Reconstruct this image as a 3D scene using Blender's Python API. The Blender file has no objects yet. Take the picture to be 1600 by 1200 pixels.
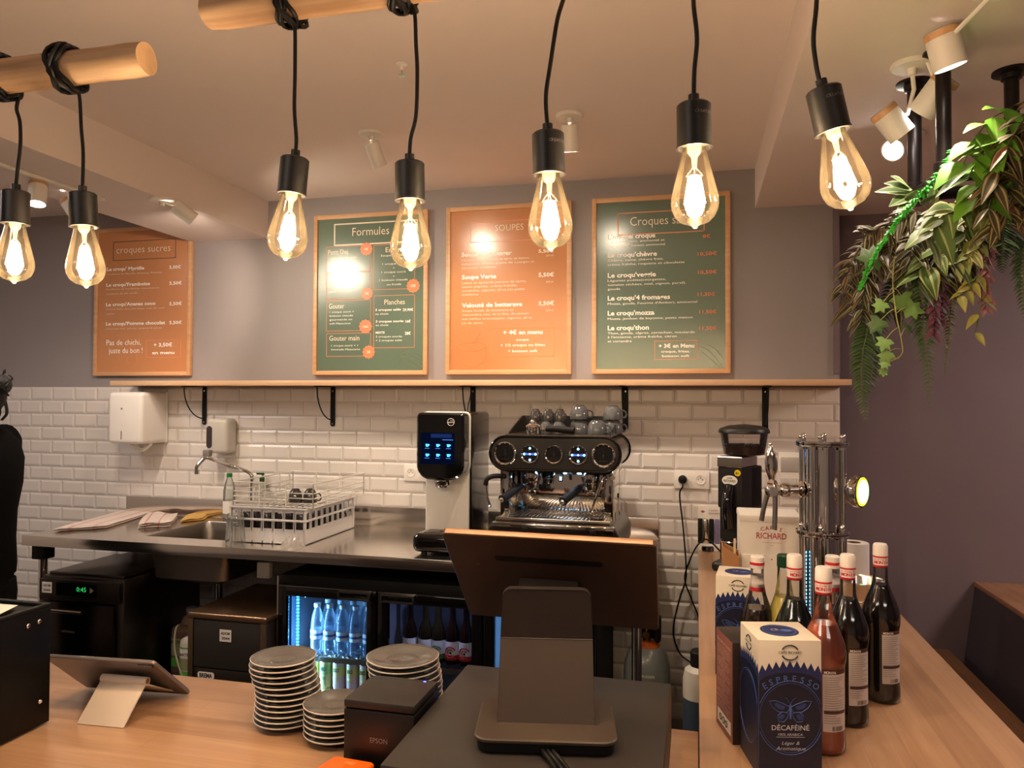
import bpy, bmesh, math, random
from mathutils import Vector, Matrix
random.seed(7)
PI = math.pi
SC = bpy.context.scene
COL = SC.collection

# ------------------------------------------------------------------ camera
CF = Vector((-0.24122225, 0.97023867, 0.02118378))
CR = Vector((0.97046949, 0.24118461, 0.00435226))
CU = Vector((0.000886475, -0.0216080728, 0.999766125))
CO = Vector((0, 0, 1.6))
FPX = 1164.5
cam = bpy.data.objects.new('camera', bpy.data.cameras.new('camera'))
COL.objects.link(cam)
cam.data.sensor_width = 36.0
cam.data.lens = FPX / 1600 * 36
cam.data.clip_start = 0.02
cam.matrix_world = Matrix(((CR.x, CU.x, -CF.x, 0), (CR.y, CU.y, -CF.y, 0), (CR.z, CU.z, -CF.z, 1.6), (0, 0, 0, 1)))
SC.camera = cam

def at(px, py, **k):
    """survey helper: a sight line of the photo cut with a real plane (X, Y, Z) or a distance (d)"""
    d = CF * FPX + CR * (px - 800) + CU * (600 - py)
    (a, val), = k.items()
    t = val / FPX if a == 'd' else (val - CO['XYZ'.index(a)]) / d['XYZ'.index(a)]
    return CO + d * t

# ------------------------------------------------------------------ world, exposure, large lights
w = bpy.data.worlds.new('world'); SC.world = w; w.use_nodes = True
w.node_tree.nodes['Background'].inputs[0].default_value = (0.9, 0.8, 0.72, 1)
w.node_tree.nodes['Background'].inputs[1].default_value = 0.02
SC.view_settings.view_transform = 'Standard'
SC.view_settings.look = 'None'
SC.view_settings.gamma = 1
SC.view_settings.use_curve_mapping = False
SC.view_settings.exposure = 1.30

BULB_W = 3.2          # each filament bulb
WALL_SPOT_W = 13       # ceiling spots that wash the menu wall
PLANT_SPOT_W = 5
def area(name, loc, sx, sy, power, col, aim=(0, 0, -1)):
    l = bpy.data.lights.new(name, 'AREA'); l.shape = 'RECTANGLE'; l.size = sx; l.size_y = sy
    l.energy = power; l.color = col
    o = bpy.data.objects.new(name, l); COL.objects.link(o); o.location = loc
    o.rotation_euler = Vector(aim).to_track_quat('-Z', 'Y').to_euler()
    return o
# guest room: unseen fill lights added over the guest side
area('guest_room_fill', (-1.6, -1.0, 2.60), 1.2, 0.6, 11, (1.0, 0.88, 0.78))
area('guest_room_fill', (1.5, -1.2, 2.42), 1.2, 0.6, 8, (1.0, 0.84, 0.74))
area('guest_room_fill', (2.3, 2.6, 2.42), 0.5, 0.5, 14, (1.0, 0.78, 0.66))
area('staff_side_lamp', (-3.5, 1.7, 2.60), 0.5, 0.5, 8, (1.0, 0.90, 0.84))

# ------------------------------------------------------------------ materials
def lin(h):
    if isinstance(h, str):
        h = h.lstrip('#'); c = [int(h[i:i + 2], 16) / 255 for i in (0, 2, 4)]
    else:
        c = [v / 255 for v in h]
    return tuple((v / 12.92 if v <= 0.04045 else ((v + 0.055) / 1.055) ** 2.4) for v in c) + (1.0,)
MT = {}
def mat(name, col, rough=0.5, metal=0.0, noise=0.0, scale=8.0, stretch=None, bump=0.0, bscale=60.0, coat=0.0,
        emit=None, es=0.0, trans=0.0, sheen=0.0, spec=None, aniso=0.0, alpha=None):
    if name in MT: return MT[name]
    m = bpy.data.materials.new(name); m.use_nodes = True
    nt = m.node_tree; N = nt.nodes; L = nt.links; b = N['Principled BSDF']
    c = lin(col)
    b.inputs['Base Color'].default_value = c
    b.inputs['Roughness'].default_value = rough
    b.inputs['Metallic'].default_value = metal
    b.inputs['Coat Weight'].default_value = coat
    b.inputs['Coat Roughness'].default_value = 0.22 if 'poster' in name else 0.08
    if trans: b.inputs['Transmission Weight'].default_value = trans
    if spec is not None: b.inputs['Specular IOR Level'].default_value = spec
    if aniso: b.inputs['Anisotropic'].default_value = aniso
    if sheen: b.inputs['Sheen Weight'].default_value = sheen
    if emit is not None:
        b.inputs['Emission Color'].default_value = lin(emit); b.inputs['Emission Strength'].default_value = es
    tc = None
    if noise or bump:
        tc = N.new('ShaderNodeTexCoord'); mp = N.new('ShaderNodeMapping'); L.new(tc.outputs['Object'], mp.inputs[0])
        if stretch: mp.inputs['Scale'].default_value = stretch
    if noise:
        nz = N.new('ShaderNodeTexNoise'); nz.inputs['Scale'].default_value = scale; nz.inputs['Detail'].default_value = 5
        L.new(mp.outputs[0], nz.inputs['Vector'])
        rp = N.new('ShaderNodeValToRGB'); rp.color_ramp.elements[0].position = 0.3; rp.color_ramp.elements[1].position = 0.7
        rp.color_ramp.elements[0].color = tuple(v * (1 - noise) for v in c[:3]) + (1,)
        rp.color_ramp.elements[1].color = tuple(min(1, v * (1 + noise * 0.6)) for v in c[:3]) + (1,)
        L.new(nz.outputs['Fac'], rp.inputs[0]); L.new(rp.outputs[0], b.inputs['Base Color'])
    if bump:
        n2 = N.new('ShaderNodeTexNoise'); n2.inputs['Scale'].default_value = bscale; n2.inputs['Detail'].default_value = 3
        L.new(mp.outputs[0], n2.inputs['Vector'])
        bp = N.new('ShaderNodeBump'); bp.inputs['Strength'].default_value = bump; bp.inputs['Distance'].default_value = 0.002
        L.new(n2.outputs['Fac'], bp.inputs['Height']); L.new(bp.outputs[0], b.inputs['Normal'])
    MT[name] = m
    return m
def thin_glass(name, tint=(1, 1, 1), refl=1.0, haze=0.0, hazecol=(1, 1, 1), rough=0.02, ior=1.45):
    if name in MT: return MT[name]
    m = bpy.data.materials.new(name); m.use_nodes = True
    nt = m.node_tree; N = nt.nodes; L = nt.links; N.remove(N['Principled BSDF'])
    out = N['Material Output']
    tr = N.new('ShaderNodeBsdfTransparent'); tr.inputs[0].default_value = (*tint, 1)
    gl = N.new('ShaderNodeBsdfGlossy'); gl.inputs['Roughness'].default_value = rough; gl.inputs[0].default_value = (refl, refl, refl, 1)
    fr = N.new('ShaderNodeFresnel'); fr.inputs[0].default_value = ior
    mx = N.new('ShaderNodeMixShader'); L.new(fr.outputs[0], mx.inputs[0]); L.new(tr.outputs[0], mx.inputs[1]); L.new(gl.outputs[0], mx.inputs[2])
    last = mx
    if haze:
        df = N.new('ShaderNodeBsdfDiffuse'); df.inputs[0].default_value = (*hazecol, 1)
        tl = N.new('ShaderNodeBsdfTranslucent'); tl.inputs[0].default_value = (*hazecol, 1)
        m1 = N.new('ShaderNodeMixShader'); m1.inputs[0].default_value = 0.5; L.new(df.outputs[0], m1.inputs[1]); L.new(tl.outputs[0], m1.inputs[2])
        m2 = N.new('ShaderNodeMixShader'); m2.inputs[0].default_value = haze; L.new(mx.outputs[0], m2.inputs[1]); L.new(m1.outputs[0], m2.inputs[2])
        last = m2
    L.new(last.outputs[0], out.inputs[0])
    MT[name] = m
    return m
def emis(name, col, strength):
    if name in MT: return MT[name]
    m = bpy.data.materials.new(name); m.use_nodes = True
    nt = m.node_tree; N = nt.nodes; N.remove(N['Principled BSDF'])
    e = N.new('ShaderNodeEmission'); e.inputs[0].default_value = lin(col); e.inputs[1].default_value = strength
    nt.links.new(e.outputs[0], N['Material Output'].inputs[0]); MT[name] = m
    return m
def wood(name, c1, c2, axis='x', rough=0.35, stave=None, grain=1.0, coat=0.15):
    """grain running along axis; stave=(length, width) adds glued staves"""
    if name in MT: return MT[name]
    m = bpy.data.materials.new(name); m.use_nodes = True
    nt = m.node_tree; N = nt.nodes; L = nt.links; b = N['Principled BSDF']
    tc = N.new('ShaderNodeTexCoord'); mp = N.new('ShaderNodeMapping'); L.new(tc.outputs['Object'], mp.inputs[0])
    if axis == 'y': mp.inputs['Rotation'].default_value = (0, 0, PI / 2)
    m2 = N.new('ShaderNodeMapping'); L.new(mp.outputs[0], m2.inputs[0]); m2.inputs['Scale'].default_value = (1.2, 22, 22)
    nz = N.new('ShaderNodeTexNoise'); nz.inputs['Scale'].default_value = 2.2; nz.inputs['Detail'].default_value = 7; nz.inputs['Distortion'].default_value = 0.6
    L.new(m2.outputs[0], nz.inputs['Vector'])
    rp = N.new('ShaderNodeValToRGB'); rp.color_ramp.elements[0].position = 0.28; rp.color_ramp.elements[1].position = 0.72
    rp.color_ramp.elements[0].color = lin(c2); rp.color_ramp.elements[1].color = lin(c1)
    L.new(nz.outputs['Fac'], rp.inputs[0])
    src = rp.outputs[0]
    if stave:
        br = N.new('ShaderNodeTexBrick'); L.new(mp.outputs[0], br.inputs['Vector'])
        br.inputs['Scale'].default_value = 1; br.inputs['Brick Width'].default_value = stave[0]; br.inputs['Row Height'].default_value = stave[1]
        br.inputs['Mortar Size'].default_value = 0.0006; br.inputs['Mortar Smooth'].default_value = 0.4; br.offset = 0.37
        br.inputs['Color1'].default_value = (1, 1, 1, 1); br.inputs['Color2'].default_value = (0.74, 0.70, 0.66, 1); br.inputs['Mortar'].default_value = (0.72, 0.68, 0.62, 1)
        mx = N.new('ShaderNodeMix'); mx.data_type = 'RGBA'; mx.blend_type = 'MULTIPLY'; mx.inputs[0].default_value = 1
        L.new(src, mx.inputs[6]); L.new(br.outputs[0], mx.inputs[7]); src = mx.outputs[2]
    L.new(src, b.inputs['Base Color'])
    b.inputs['Roughness'].default_value = rough; b.inputs['Coat Weight'].default_value = coat; b.inputs['Coat Roughness'].default_value = 0.25
    bp = N.new('ShaderNodeBump'); bp.inputs['Strength'].default_value = 0.15; bp.inputs['Distance'].default_value = 0.001
    L.new(nz.outputs['Fac'], bp.inputs['Height']); L.new(bp.outputs[0], b.inputs['Normal'])
    MT[name] = m
    return m

black = mat('black_plastic', (10, 9, 9), 0.35, spec=0.3)
blackm = mat('black_matte', (11, 10, 10), 0.6, spec=0.25)
blackg = mat('black_gloss', (8, 8, 9), 0.08, coat=0.5)
chrome = mat('chrome', (215, 212, 208), 0.07, 1.0)
steel = mat('brushed_steel', (232, 226, 218), 0.17, 1.0, noise=0.05, scale=3, stretch=(1, 30, 30))
steeld = mat('dark_steel', (92, 84, 78), 0.33, 1.0, noise=0.15, scale=5)
whitep = mat('white_plastic', (226, 220, 214), 0.3)
whitem = mat('white_lacquer', (224, 220, 214), 0.4)
card = mat('white_card', (226, 220, 212), 0.6)
inkblack = mat('black_ink', (20, 18, 18), 0.6)
inkwhite = mat('white_ink', (236, 230, 220), 0.6)
inkred = mat('red_ink', (176, 40, 38), 0.6)
greytxt = mat('grey_ink', (120, 112, 108), 0.6)
rubber = mat('black_rubber', (8, 7, 7), 0.5, spec=0.3)

# ------------------------------------------------------------------ mesh helpers
WM = {}
def rot(z=0, x=0, y=0): return Matrix.Rotation(z, 4, 'Z') @ Matrix.Rotation(y, 4, 'Y') @ Matrix.Rotation(x, 4, 'X')
def frame(o, x, y, z):
    return Matrix(((x[0], y[0], z[0], o[0]), (x[1], y[1], z[1], o[1]), (x[2], y[2], z[2], o[2]), (0, 0, 0, 1)))
def axis_frame(o, z, hint=Vector((0, 0, 1))):
    z = Vector(z).normalized(); h = Vector(hint)
    if abs(z.dot(h)) > 0.98: h = Vector((0, 1, 0))
    x = h.cross(z).normalized(); y = z.cross(x)
    return frame(Vector(o), x, y, z)
def rrect(w_, h_, r, n=6, cx=0, cy=0):
    out = []
    for (sx, sy, a0) in ((1, 1, 0), (-1, 1, PI / 2), (-1, -1, PI), (1, -1, 1.5 * PI)):
        for i in range(n + 1):
            a = a0 + PI / 2 * i / n
            out.append((cx + sx * (w_ / 2 - r) + r * math.cos(a), cy + sy * (h_ / 2 - r) + r * math.sin(a)))
    return out
def smooth_path(pts, k=6):
    P = [Vector(p) for p in pts]
    if len(P) < 3: return P
    Q = [P[0] * 2 - P[1]] + P + [P[-1] * 2 - P[-2]]
    out = []
    for i in range(1, len(Q) - 2):
        a, b, c, d = Q[i - 1], Q[i], Q[i + 1], Q[i + 2]
        for j in range(k):
            t = j / k
            out.append(0.5 * ((2 * b) + (c - a) * t + (2 * a - 5 * b + 4 * c - d) * t * t + (3 * b - a - 3 * c + d) * t ** 3))
    out.append(P[-1])
    return out
TXT = {}
def text_geo(s, bold):
    key = (s, bold)
    if key not in TXT:
        cu = bpy.data.curves.new('lettering', 'FONT'); cu.body = s; cu.size = 1; cu.offset = bold; cu.resolution_u = 2
        ob = bpy.data.objects.new('lettering', cu)
        me = ob.to_mesh()
        TXT[key] = ([v.co.copy() for v in me.vertices], [tuple(p.vertices) for p in me.polygons])
        ob.to_mesh_clear(); bpy.data.objects.remove(ob); bpy.data.curves.remove(cu)
    return TXT[key]
class MB:
    def __init__(s, M=None):
        s.v = []; s.f = []; s.m = []; s.M = M
    def add(s, vs, fs, mat=0, M=None):
        o = len(s.v)
        for p in vs:
            p = Vector(p)
            if M is not None: p = M @ p
            if s.M is not None: p = s.M @ p
            s.v.append(p)
        for i, f in enumerate(fs):
            s.f.append(tuple(a + o for a in f)); s.m.append(mat[i] if isinstance(mat, list) else mat)
        return s
    def box(s, x0, x1, y0, y1, z0, z1, mat=0, b=0.0, seg=2, M=None):
        if b <= 0:
            vs = [(x, y, z) for x in (x0, x1) for y in (y0, y1) for z in (z0, z1)]
            fs = [(0, 1, 3, 2), (4, 6, 7, 5), (0, 4, 5, 1), (2, 3, 7, 6), (0, 2, 6, 4), (1, 5, 7, 3)]
            return s.add(vs, fs, mat, M)
        bm = bmesh.new(); bmesh.ops.create_cube(bm, size=1)
        for v in bm.verts:
            v.co = Vector(((x0 + x1) / 2 + v.co.x * (x1 - x0), (y0 + y1) / 2 + v.co.y * (y1 - y0), (z0 + z1) / 2 + v.co.z * (z1 - z0)))
        b = min(b, 0.49 * min(abs(x1 - x0), abs(y1 - y0), abs(z1 - z0)))
        bmesh.ops.bevel(bm, geom=list(bm.edges), offset=b, segments=seg, profile=0.5, affect='EDGES')
        bm.verts.index_update()
        s.add([v.co.copy() for v in bm.verts], [tuple(v.index for v in f.verts) for f in bm.faces], mat, M)
        bm.free(); return s
    def cyl(s, p0, p1, r0, r1=None, n=20, mat=0, cap=True):
        r1 = r0 if r1 is None else r1
        p0 = Vector(p0); p1 = Vector(p1); F = axis_frame(p0, p1 - p0); h = (p1 - p0).length
        vs = []; fs = []
        for z, r in ((0, r0), (h, r1)):
            for i in range(n):
                a = 2 * PI * i / n; vs.append((r * math.cos(a), r * math.sin(a), z))
        for i in range(n): fs.append((i, (i + 1) % n, n + (i + 1) % n, n + i))
        if cap: fs += [tuple(range(n - 1, -1, -1)), tuple(range(n, 2 * n))]
        return s.add(vs, fs, mat, F)
    def lathe(s, prof, o=(0, 0, 0), z=(0, 0, 1), n=28, mat=0, cap=True):
        """prof: (r, h) pairs or (r, h, mat) upwards"""
        F = axis_frame(Vector(o), Vector(z)); vs = []; fs = []; ms = []
        for p in prof:
            for i in range(n):
                a = 2 * PI * i / n; vs.append((p[0] * math.cos(a), p[0] * math.sin(a), p[1]))
        for k in range(len(prof) - 1):
            mm = prof[k + 1][2] if len(prof[k + 1]) > 2 else mat
            for i in range(n):
                fs.append((k * n + i, k * n + (i + 1) % n, (k + 1) * n + (i + 1) % n, (k + 1) * n + i)); ms.append(mm)
        if cap:
            if prof[0][0] > 1e-5: fs.append(tuple(range(n - 1, -1, -1))); ms.append(prof[0][2] if len(prof[0]) > 2 else mat)
            if prof[-1][0] > 1e-5: fs.append(tuple(range((len(prof) - 1) * n, len(prof) * n))); ms.append(prof[-1][2] if len(prof[-1]) > 2 else mat)
        return s.add(vs, fs, ms, F)
    def tube(s, pts, r, n=8, mat=0, closed=False, k=0, taper=None):
        P = smooth_path(pts, k) if k else [Vector(p) for p in pts]
        if s.M is not None: pass
        N = len(P); vs = []; fs = []; prev = None
        for i, p in enumerate(P):
            a = P[i - 1] if i > 0 else (P[-1] if closed else p); b = P[(i + 1) % N] if (i < N - 1 or closed) else p
            t = (b - a).normalized() if (b - a).length > 1e-9 else Vector((0, 0, 1))
            if prev is None:
                h = Vector((0, 0, 1)) if abs(t.z) < 0.9 else Vector((1, 0, 0)); x = h.cross(t).normalized()
            else:
                x = prev - t * prev.dot(t); x = x.normalized() if x.length > 1e-6 else prev
            prev = x; y = t.cross(x); rr = r if taper is None else r * (1 + (taper - 1) * i / max(1, N - 1))
            for j in range(n):
                an = 2 * PI * j / n; vs.append(p + x * rr * math.cos(an) + y * rr * math.sin(an))
        for i in range(N if closed else N - 1):
            for j in range(n):
                i2 = (i + 1) % N
                fs.append((i * n + j, i * n + (j + 1) % n, i2 * n + (j + 1) % n, i2 * n + j))
        if not closed: fs += [tuple(range(n - 1, -1, -1)), tuple(range((N - 1) * n, N * n))]
        return s.add(vs, fs, mat)
    def prism(s, poly, h0, h1, M=None, mat=0, bev=0.0):
        """polygon in local xy, extruded local z h0..h1, optional chamfered rim"""
        n = len(poly); cx = sum(p[0] for p in poly) / n; cy = sum(p[1] for p in poly) / n
        def ring(k, z):
            out = []
            for i, (x, y) in enumerate(poly):
                if k:
                    a = poly[i - 1]; c = poly[(i + 1) % n]; tx, ty = c[0] - a[0], c[1] - a[1]; l = math.hypot(tx, ty) or 1
                    nx, ny = ty / l, -tx / l
                    if nx * (x - cx) + ny * (y - cy) < 0: nx, ny = -nx, -ny
                    x, y = x - nx * k, y - ny * k
                out.append((x, y, z))
            return out
        rings = [ring(bev, h0), ring(0, h0 + bev), ring(0, h1 - bev), ring(bev, h1)] if bev else [ring(0, h0), ring(0, h1)]
        vs = [p for r in rings for p in r]; fs = []
        for k in range(len(rings) - 1):
            for i in range(n): fs.append((k * n + i, k * n + (i + 1) % n, (k + 1) * n + (i + 1) % n, (k + 1) * n + i))
        fs += [tuple(range(n - 1, -1, -1)), tuple(range((len(rings) - 1) * n, len(rings) * n))]
        return s.add(vs, fs, mat, M)
    def ball(s, c, r, n=16, mat=0, M=None):
        if not isinstance(r, (tuple, list)): r = (r, r, r)
        vs = [(c[0], c[1], c[2] - r[2])]; m = n // 2
        for i in range(1, m):
            ph = -PI / 2 + PI * i / m
            for j in range(n):
                a = 2 * PI * j / n; vs.append((c[0] + r[0] * math.cos(ph) * math.cos(a), c[1] + r[1] * math.cos(ph) * math.sin(a), c[2] + r[2] * math.sin(ph)))
        vs.append((c[0], c[1], c[2] + r[2])); L_ = len(vs) - 1; fs = []
        for j in range(n): fs.append((0, 1 + (j + 1) % n, 1 + j)); fs.append((L_, 1 + (m - 2) * n + j, 1 + (m - 2) * n + (j + 1) % n))
        for i in range(m - 2):
            for j in range(n):
                a = 1 + i * n; b = a + n; fs.append((a + j, a + (j + 1) % n, b + (j + 1) % n, b + j))
        return s.add(vs, fs, mat, M)
    def torus(s, o, z, R_, r, n=28, m=8, mat=0):
        F = axis_frame(Vector(o), Vector(z))
        return s.tube([F @ Vector((R_ * math.cos(2 * PI * i / n), R_ * math.sin(2 * PI * i / n), 0)) for i in range(n)], r, m, mat, True)
    def text(s, string, o, x, y, w_=None, h=0.01, mat=0, bold=0.0, align='l', slant=0.0):
        """flat lettering: o = baseline start, x / y unit vectors, w_ = exact width, h = capital height"""
        vs, fs = text_geo(string, bold)
        if not vs: return s
        x0 = min(v.x for v in vs); x1 = max(v.x for v in vs); sy = h / 0.70
        sx = (w_ / (x1 - x0)) if w_ else sy
        x = Vector(x); y = Vector(y); o = Vector(o); W_ = (x1 - x0) * sx
        off = {'l': 0, 'c': -W_ / 2, 'r': -W_}[align]
        return s.add([o + x * (off + (v.x - x0) * sx + slant * v.y * sy) + y * (v.y * sy) for v in vs], fs, mat)
    def build(s, name, mats, parent=None, label=None, sharp=35, solid=True, loc=None):
        me = bpy.data.meshes.new(name)
        if parent is not None:
            inv = WM[parent.name].inverted(); vs = [inv @ v for v in s.v]; base = WM[parent.name]
        else:
            if loc is None:
                xs = [v.x for v in s.v]; ys = [v.y for v in s.v]; zs = [v.z for v in s.v]
                loc = Vector(((min(xs) + max(xs)) / 2, (min(ys) + max(ys)) / 2, min(zs)))
            base = Matrix.Translation(loc); inv = base.inverted(); vs = [inv @ v for v in s.v]
        me.from_pydata([tuple(v) for v in vs], [], s.f)
        if not isinstance(mats, (list, tuple)): mats = [mats]
        for m in mats: me.materials.append(m)
        me.polygons.foreach_set('material_index', s.m)
        if solid:
            bm = bmesh.new(); bm.from_mesh(me); bmesh.ops.recalc_face_normals(bm, faces=bm.faces); bm.to_mesh(me); bm.free()
        me.polygons.foreach_set('use_smooth', [True] * len(me.polygons))
        me.set_sharp_from_angle(angle=math.radians(sharp))
        me.update()
        o = bpy.data.objects.new(name, me); COL.objects.link(o)
        if parent is not None: o.parent = parent
        else: o.matrix_world = base
        WM[o.name] = base.copy()
        if label: o['label'] = label
        return o
def tag(o, label, cat, group=None, kind=None):
    o['label'] = label; o['category'] = cat
    if group: o['group'] = group
    if kind: o['kind'] = kind
    return o
def thing(name, label, cat, loc, group=None, M=None):
    o = bpy.data.objects.new(name, None); COL.objects.link(o)
    m = Matrix.Translation(Vector(loc)) if M is None else M
    o.matrix_world = m; WM[o.name] = m.copy(); o.empty_display_size = 0.05
    return tag(o, label, cat, group)
def struct(o):
    o['kind'] = 'structure'; return o
def copy_tree(o, loc=None, label=None, parent=None, M=None):
    c = o.copy(); COL.objects.link(c)
    if parent is not None: c.parent = parent
    if loc is not None: c.location = loc
    if M is not None: c.matrix_world = M
    if label: c['label'] = label
    for ch in list(o.children): copy_tree(ch, parent=c)
    return c
def lamp(name, kind, loc, power, col, parent, aim=None, r=0.02, size=60, blend=0.6):
    l = bpy.data.lights.new(name, kind); l.energy = power; l.color = col; l.shadow_soft_size = r
    if kind == 'SPOT': l.spot_size = math.radians(size); l.spot_blend = blend
    o = bpy.data.objects.new(name, l); COL.objects.link(o)
    M = Matrix.Translation(Vector(loc))
    if aim is not None: M = M @ Vector(aim).to_track_quat('-Z', 'Y').to_matrix().to_4x4()
    if parent is not None: o.parent = parent; o.matrix_local = WM[parent.name].inverted() @ M
    else: o.matrix_world = M
    return o
X = Vector((1, 0, 0)); Y = Vector((0, 1, 0)); Z = Vector((0, 0, 1))

# ================================================================== THE ROOM
D = 3.483      # menu wall
D2 = 3.713     # recessed wall on the right
CZ = 0.956     # wooden counter top
SZ = 0.97      # steel worktop top
wall_m = mat('grey_wall_paint', (146, 138, 138), 0.62, noise=0.04, scale=2.5, bump=0.08, bscale=250)
wall_d = mat('plum_wall_paint', (112, 97, 104), 0.6, noise=0.06, scale=2.0, bump=0.08, bscale=250)
wall_w = mat('pale_wall_paint', (190, 180, 172), 0.7)
ceil_m = mat('ceiling_paint', (222, 210, 206), 0.8, noise=0.03, scale=1.5)
tile_m = mat('white_glazed_tile', (212, 205, 200), 0.26, noise=0.03, scale=3)
grout = mat('grout', (188, 180, 174), 0.9)
floor_m = mat('dark_floor_tile', (70, 62, 58), 0.5, noise=0.2, scale=4)

def sbox(name, m, *a, **k):
    return struct(MB().box(*a, **k).build(name, m))
sbox('floor', floor_m, -4.6, 3.2, -3.2, 3.9, -0.1, 0)
wb = sbox('wall_back', wall_m, -4.4, 0.6, D, D2 + 0.1, 0, 2.64)
sbox('wall_back_right', wall_d, 0.6, 3.1, D2, D2 + 0.1, 0, 2.64)
sbox('wall_left', wall_w, -4.5, -4.4, -3.1, D2 + 0.1, 0, 2.64)
sbox('wall_right', wall_d, 3.1, 3.2, -3.1, D2 + 0.1, 0, 2.64)
sbox('wall_front', wall_w, -4.4, 3.1, -3.2, -3.1, 0, 2.64)
sbox('ceiling', ceil_m, -4.5, 3.2, -3.2, D2 + 0.1, 2.64, 2.74)
sbox('trim_1', ceil_m, 0.252, 3.1, -3.1, D2, 2.462, 2.64)        # lowered ceiling on the right
sbox('trim_2', ceil_m, -2.648, -2.193, -3.1, D, 2.445, 2.64)      # beam on the left
sbox('trim_3', wall_d, 0.575, 0.6, D - 0.012, D, 1.72, 2.462)     # dark edge strip of the wall end
# bevelled metro tiles
tb = MB(); tw, th, g = 0.15, 0.075, 0.003
TT = 1.661
for r in range(20):
    z1 = TT - r * th; z0 = z1 - th
    x = -4.4 + (tw / 2 if r % 2 else 0) - 0.05
    while x < 0.6:
        a, b = max(x, -4.4) + g / 2, min(x + tw, 0.6) - g / 2
        if b - a > 0.01:
            zz0, zz1 = z0 + g / 2, z1 - g / 2; e = min(0.011, (b - a) * 0.3); yb, yf = D - 0.0052, D - 0.0090
            vs = [(a, D - .0005, zz0), (b, D - .0005, zz0), (b, D - .0005, zz1), (a, D - .0005, zz1), (a, yb, zz0), (b, yb, zz0), (b, yb, zz1), (a, yb, zz1),
                  (a + e, yf, zz0 + e), (b - e, yf, zz0 + e), (b - e, yf, zz1 - e), (a + e, yf, zz1 - e)]
            fs = [(8, 9, 10, 11)]
            for o_ in (0, 4):
                for i in range(4): fs.append((o_ + i, o_ + (i + 1) % 4, o_ + 4 + (i + 1) % 4, o_ + 4 + i))
            tb.add(vs, fs, 0)
        x += tw
tb.box(-4.4, 0.6, D - 0.003, D, TT - 20 * th, TT, 1)
tb.build('tiling', [tile_m, grout], wb, sharp=10)
# bench, backrest and ledge of the guest side
bw = wood('bench_wood', (186, 140, 104), (150, 106, 74), 'y', stave=(0.6, 0.07))
t = thing('wall_bench', 'wooden bench with dark slanted backrest along plum wall right of counter', 'bench', (1.0, 3.0, 0))
MB().box(0.62, 1.085, 0.8, D2 - 0.004, 0.465, 0.50, b=0.004).build('seat', bw, t)
MB().prism([(1.085, 0.0), (1.20, 0.0), (1.26, 0.785), (1.19, 0.785)], 0.8, D2 - 0.004, M=frame((0, 0, 0), X, Z, Y)).build('backrest', mat('dark_bench_panel', (58, 52, 60), 0.6), t)
MB().box(0.95, 1.0, 0.9, D2 - 0.05, 0.0, 0.465).build('plinth', blackm, t)
tl = MB().box(1.185, 1.62, 0.6, D2 - 0.004, 0.786, 0.808, b=0.004).build('ledge', bw)
tag(tl, 'brown wooden ledge on top of the dark bench backrest at right edge', 'ledge')
# ================================================================== MENU POSTERS
frame_w = wood('poster_frame_wood', (212, 166, 122), (194, 146, 104), 'x', rough=0.4)
YP = D - 0.019
def poster_paper(name, top, bot):
    m = bpy.data.materials.new(name); m.use_nodes = True; nt = m.node_tree; N = nt.nodes; L = nt.links; b = N['Principled BSDF']
    tc = N.new('ShaderNodeTexCoord'); sp = N.new('ShaderNodeSeparateXYZ'); L.new(tc.outputs['Generated'], sp.inputs[0])
    rp = N.new('ShaderNodeValToRGB'); rp.color_ramp.elements[0].color = lin(bot); rp.color_ramp.elements[1].color = lin(top)
    rp.color_ramp.elements[0].position = 0.0; rp.color_ramp.elements[1].position = 0.6
    L.new(sp.outputs['Z'], rp.inputs[0]); L.new(rp.outputs[0], b.inputs['Base Color'])
    b.inputs['Roughness'].default_value = 0.16; b.inputs['Coat Weight'].default_value = 0.6; b.inputs['Coat Roughness'].default_value = 0.13
    return m
orange_p = mat('orange_poster_print', (194, 130, 82), 0.24, noise=0.05, scale=2, coat=0.7)
green_p = mat('green_poster_print', (96, 114, 98), 0.24, noise=0.10, scale=2, coat=0.7)
p_white = mat('poster_white_print', (252, 246, 236), 0.4)
p_cream = mat('poster_cream_print', (238, 222, 200), 0.4)
p_dark = mat('poster_dark_print', (86, 74, 52), 0.4)
p_orange = mat('poster_salmon_print', (222, 130, 88), 0.4)
p_ghost_g = mat('poster_pale_green_print', (112, 132, 100), 0.4)
p_ghost_o = mat('poster_pale_orange_print', (222, 142, 84), 0.4)
p_rose = mat('poster_rose_print', (226, 140, 108), 0.4)
pinks = [p_white, p_cream, p_dark, p_orange, p_ghost_g, p_ghost_o, p_rose]
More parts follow.
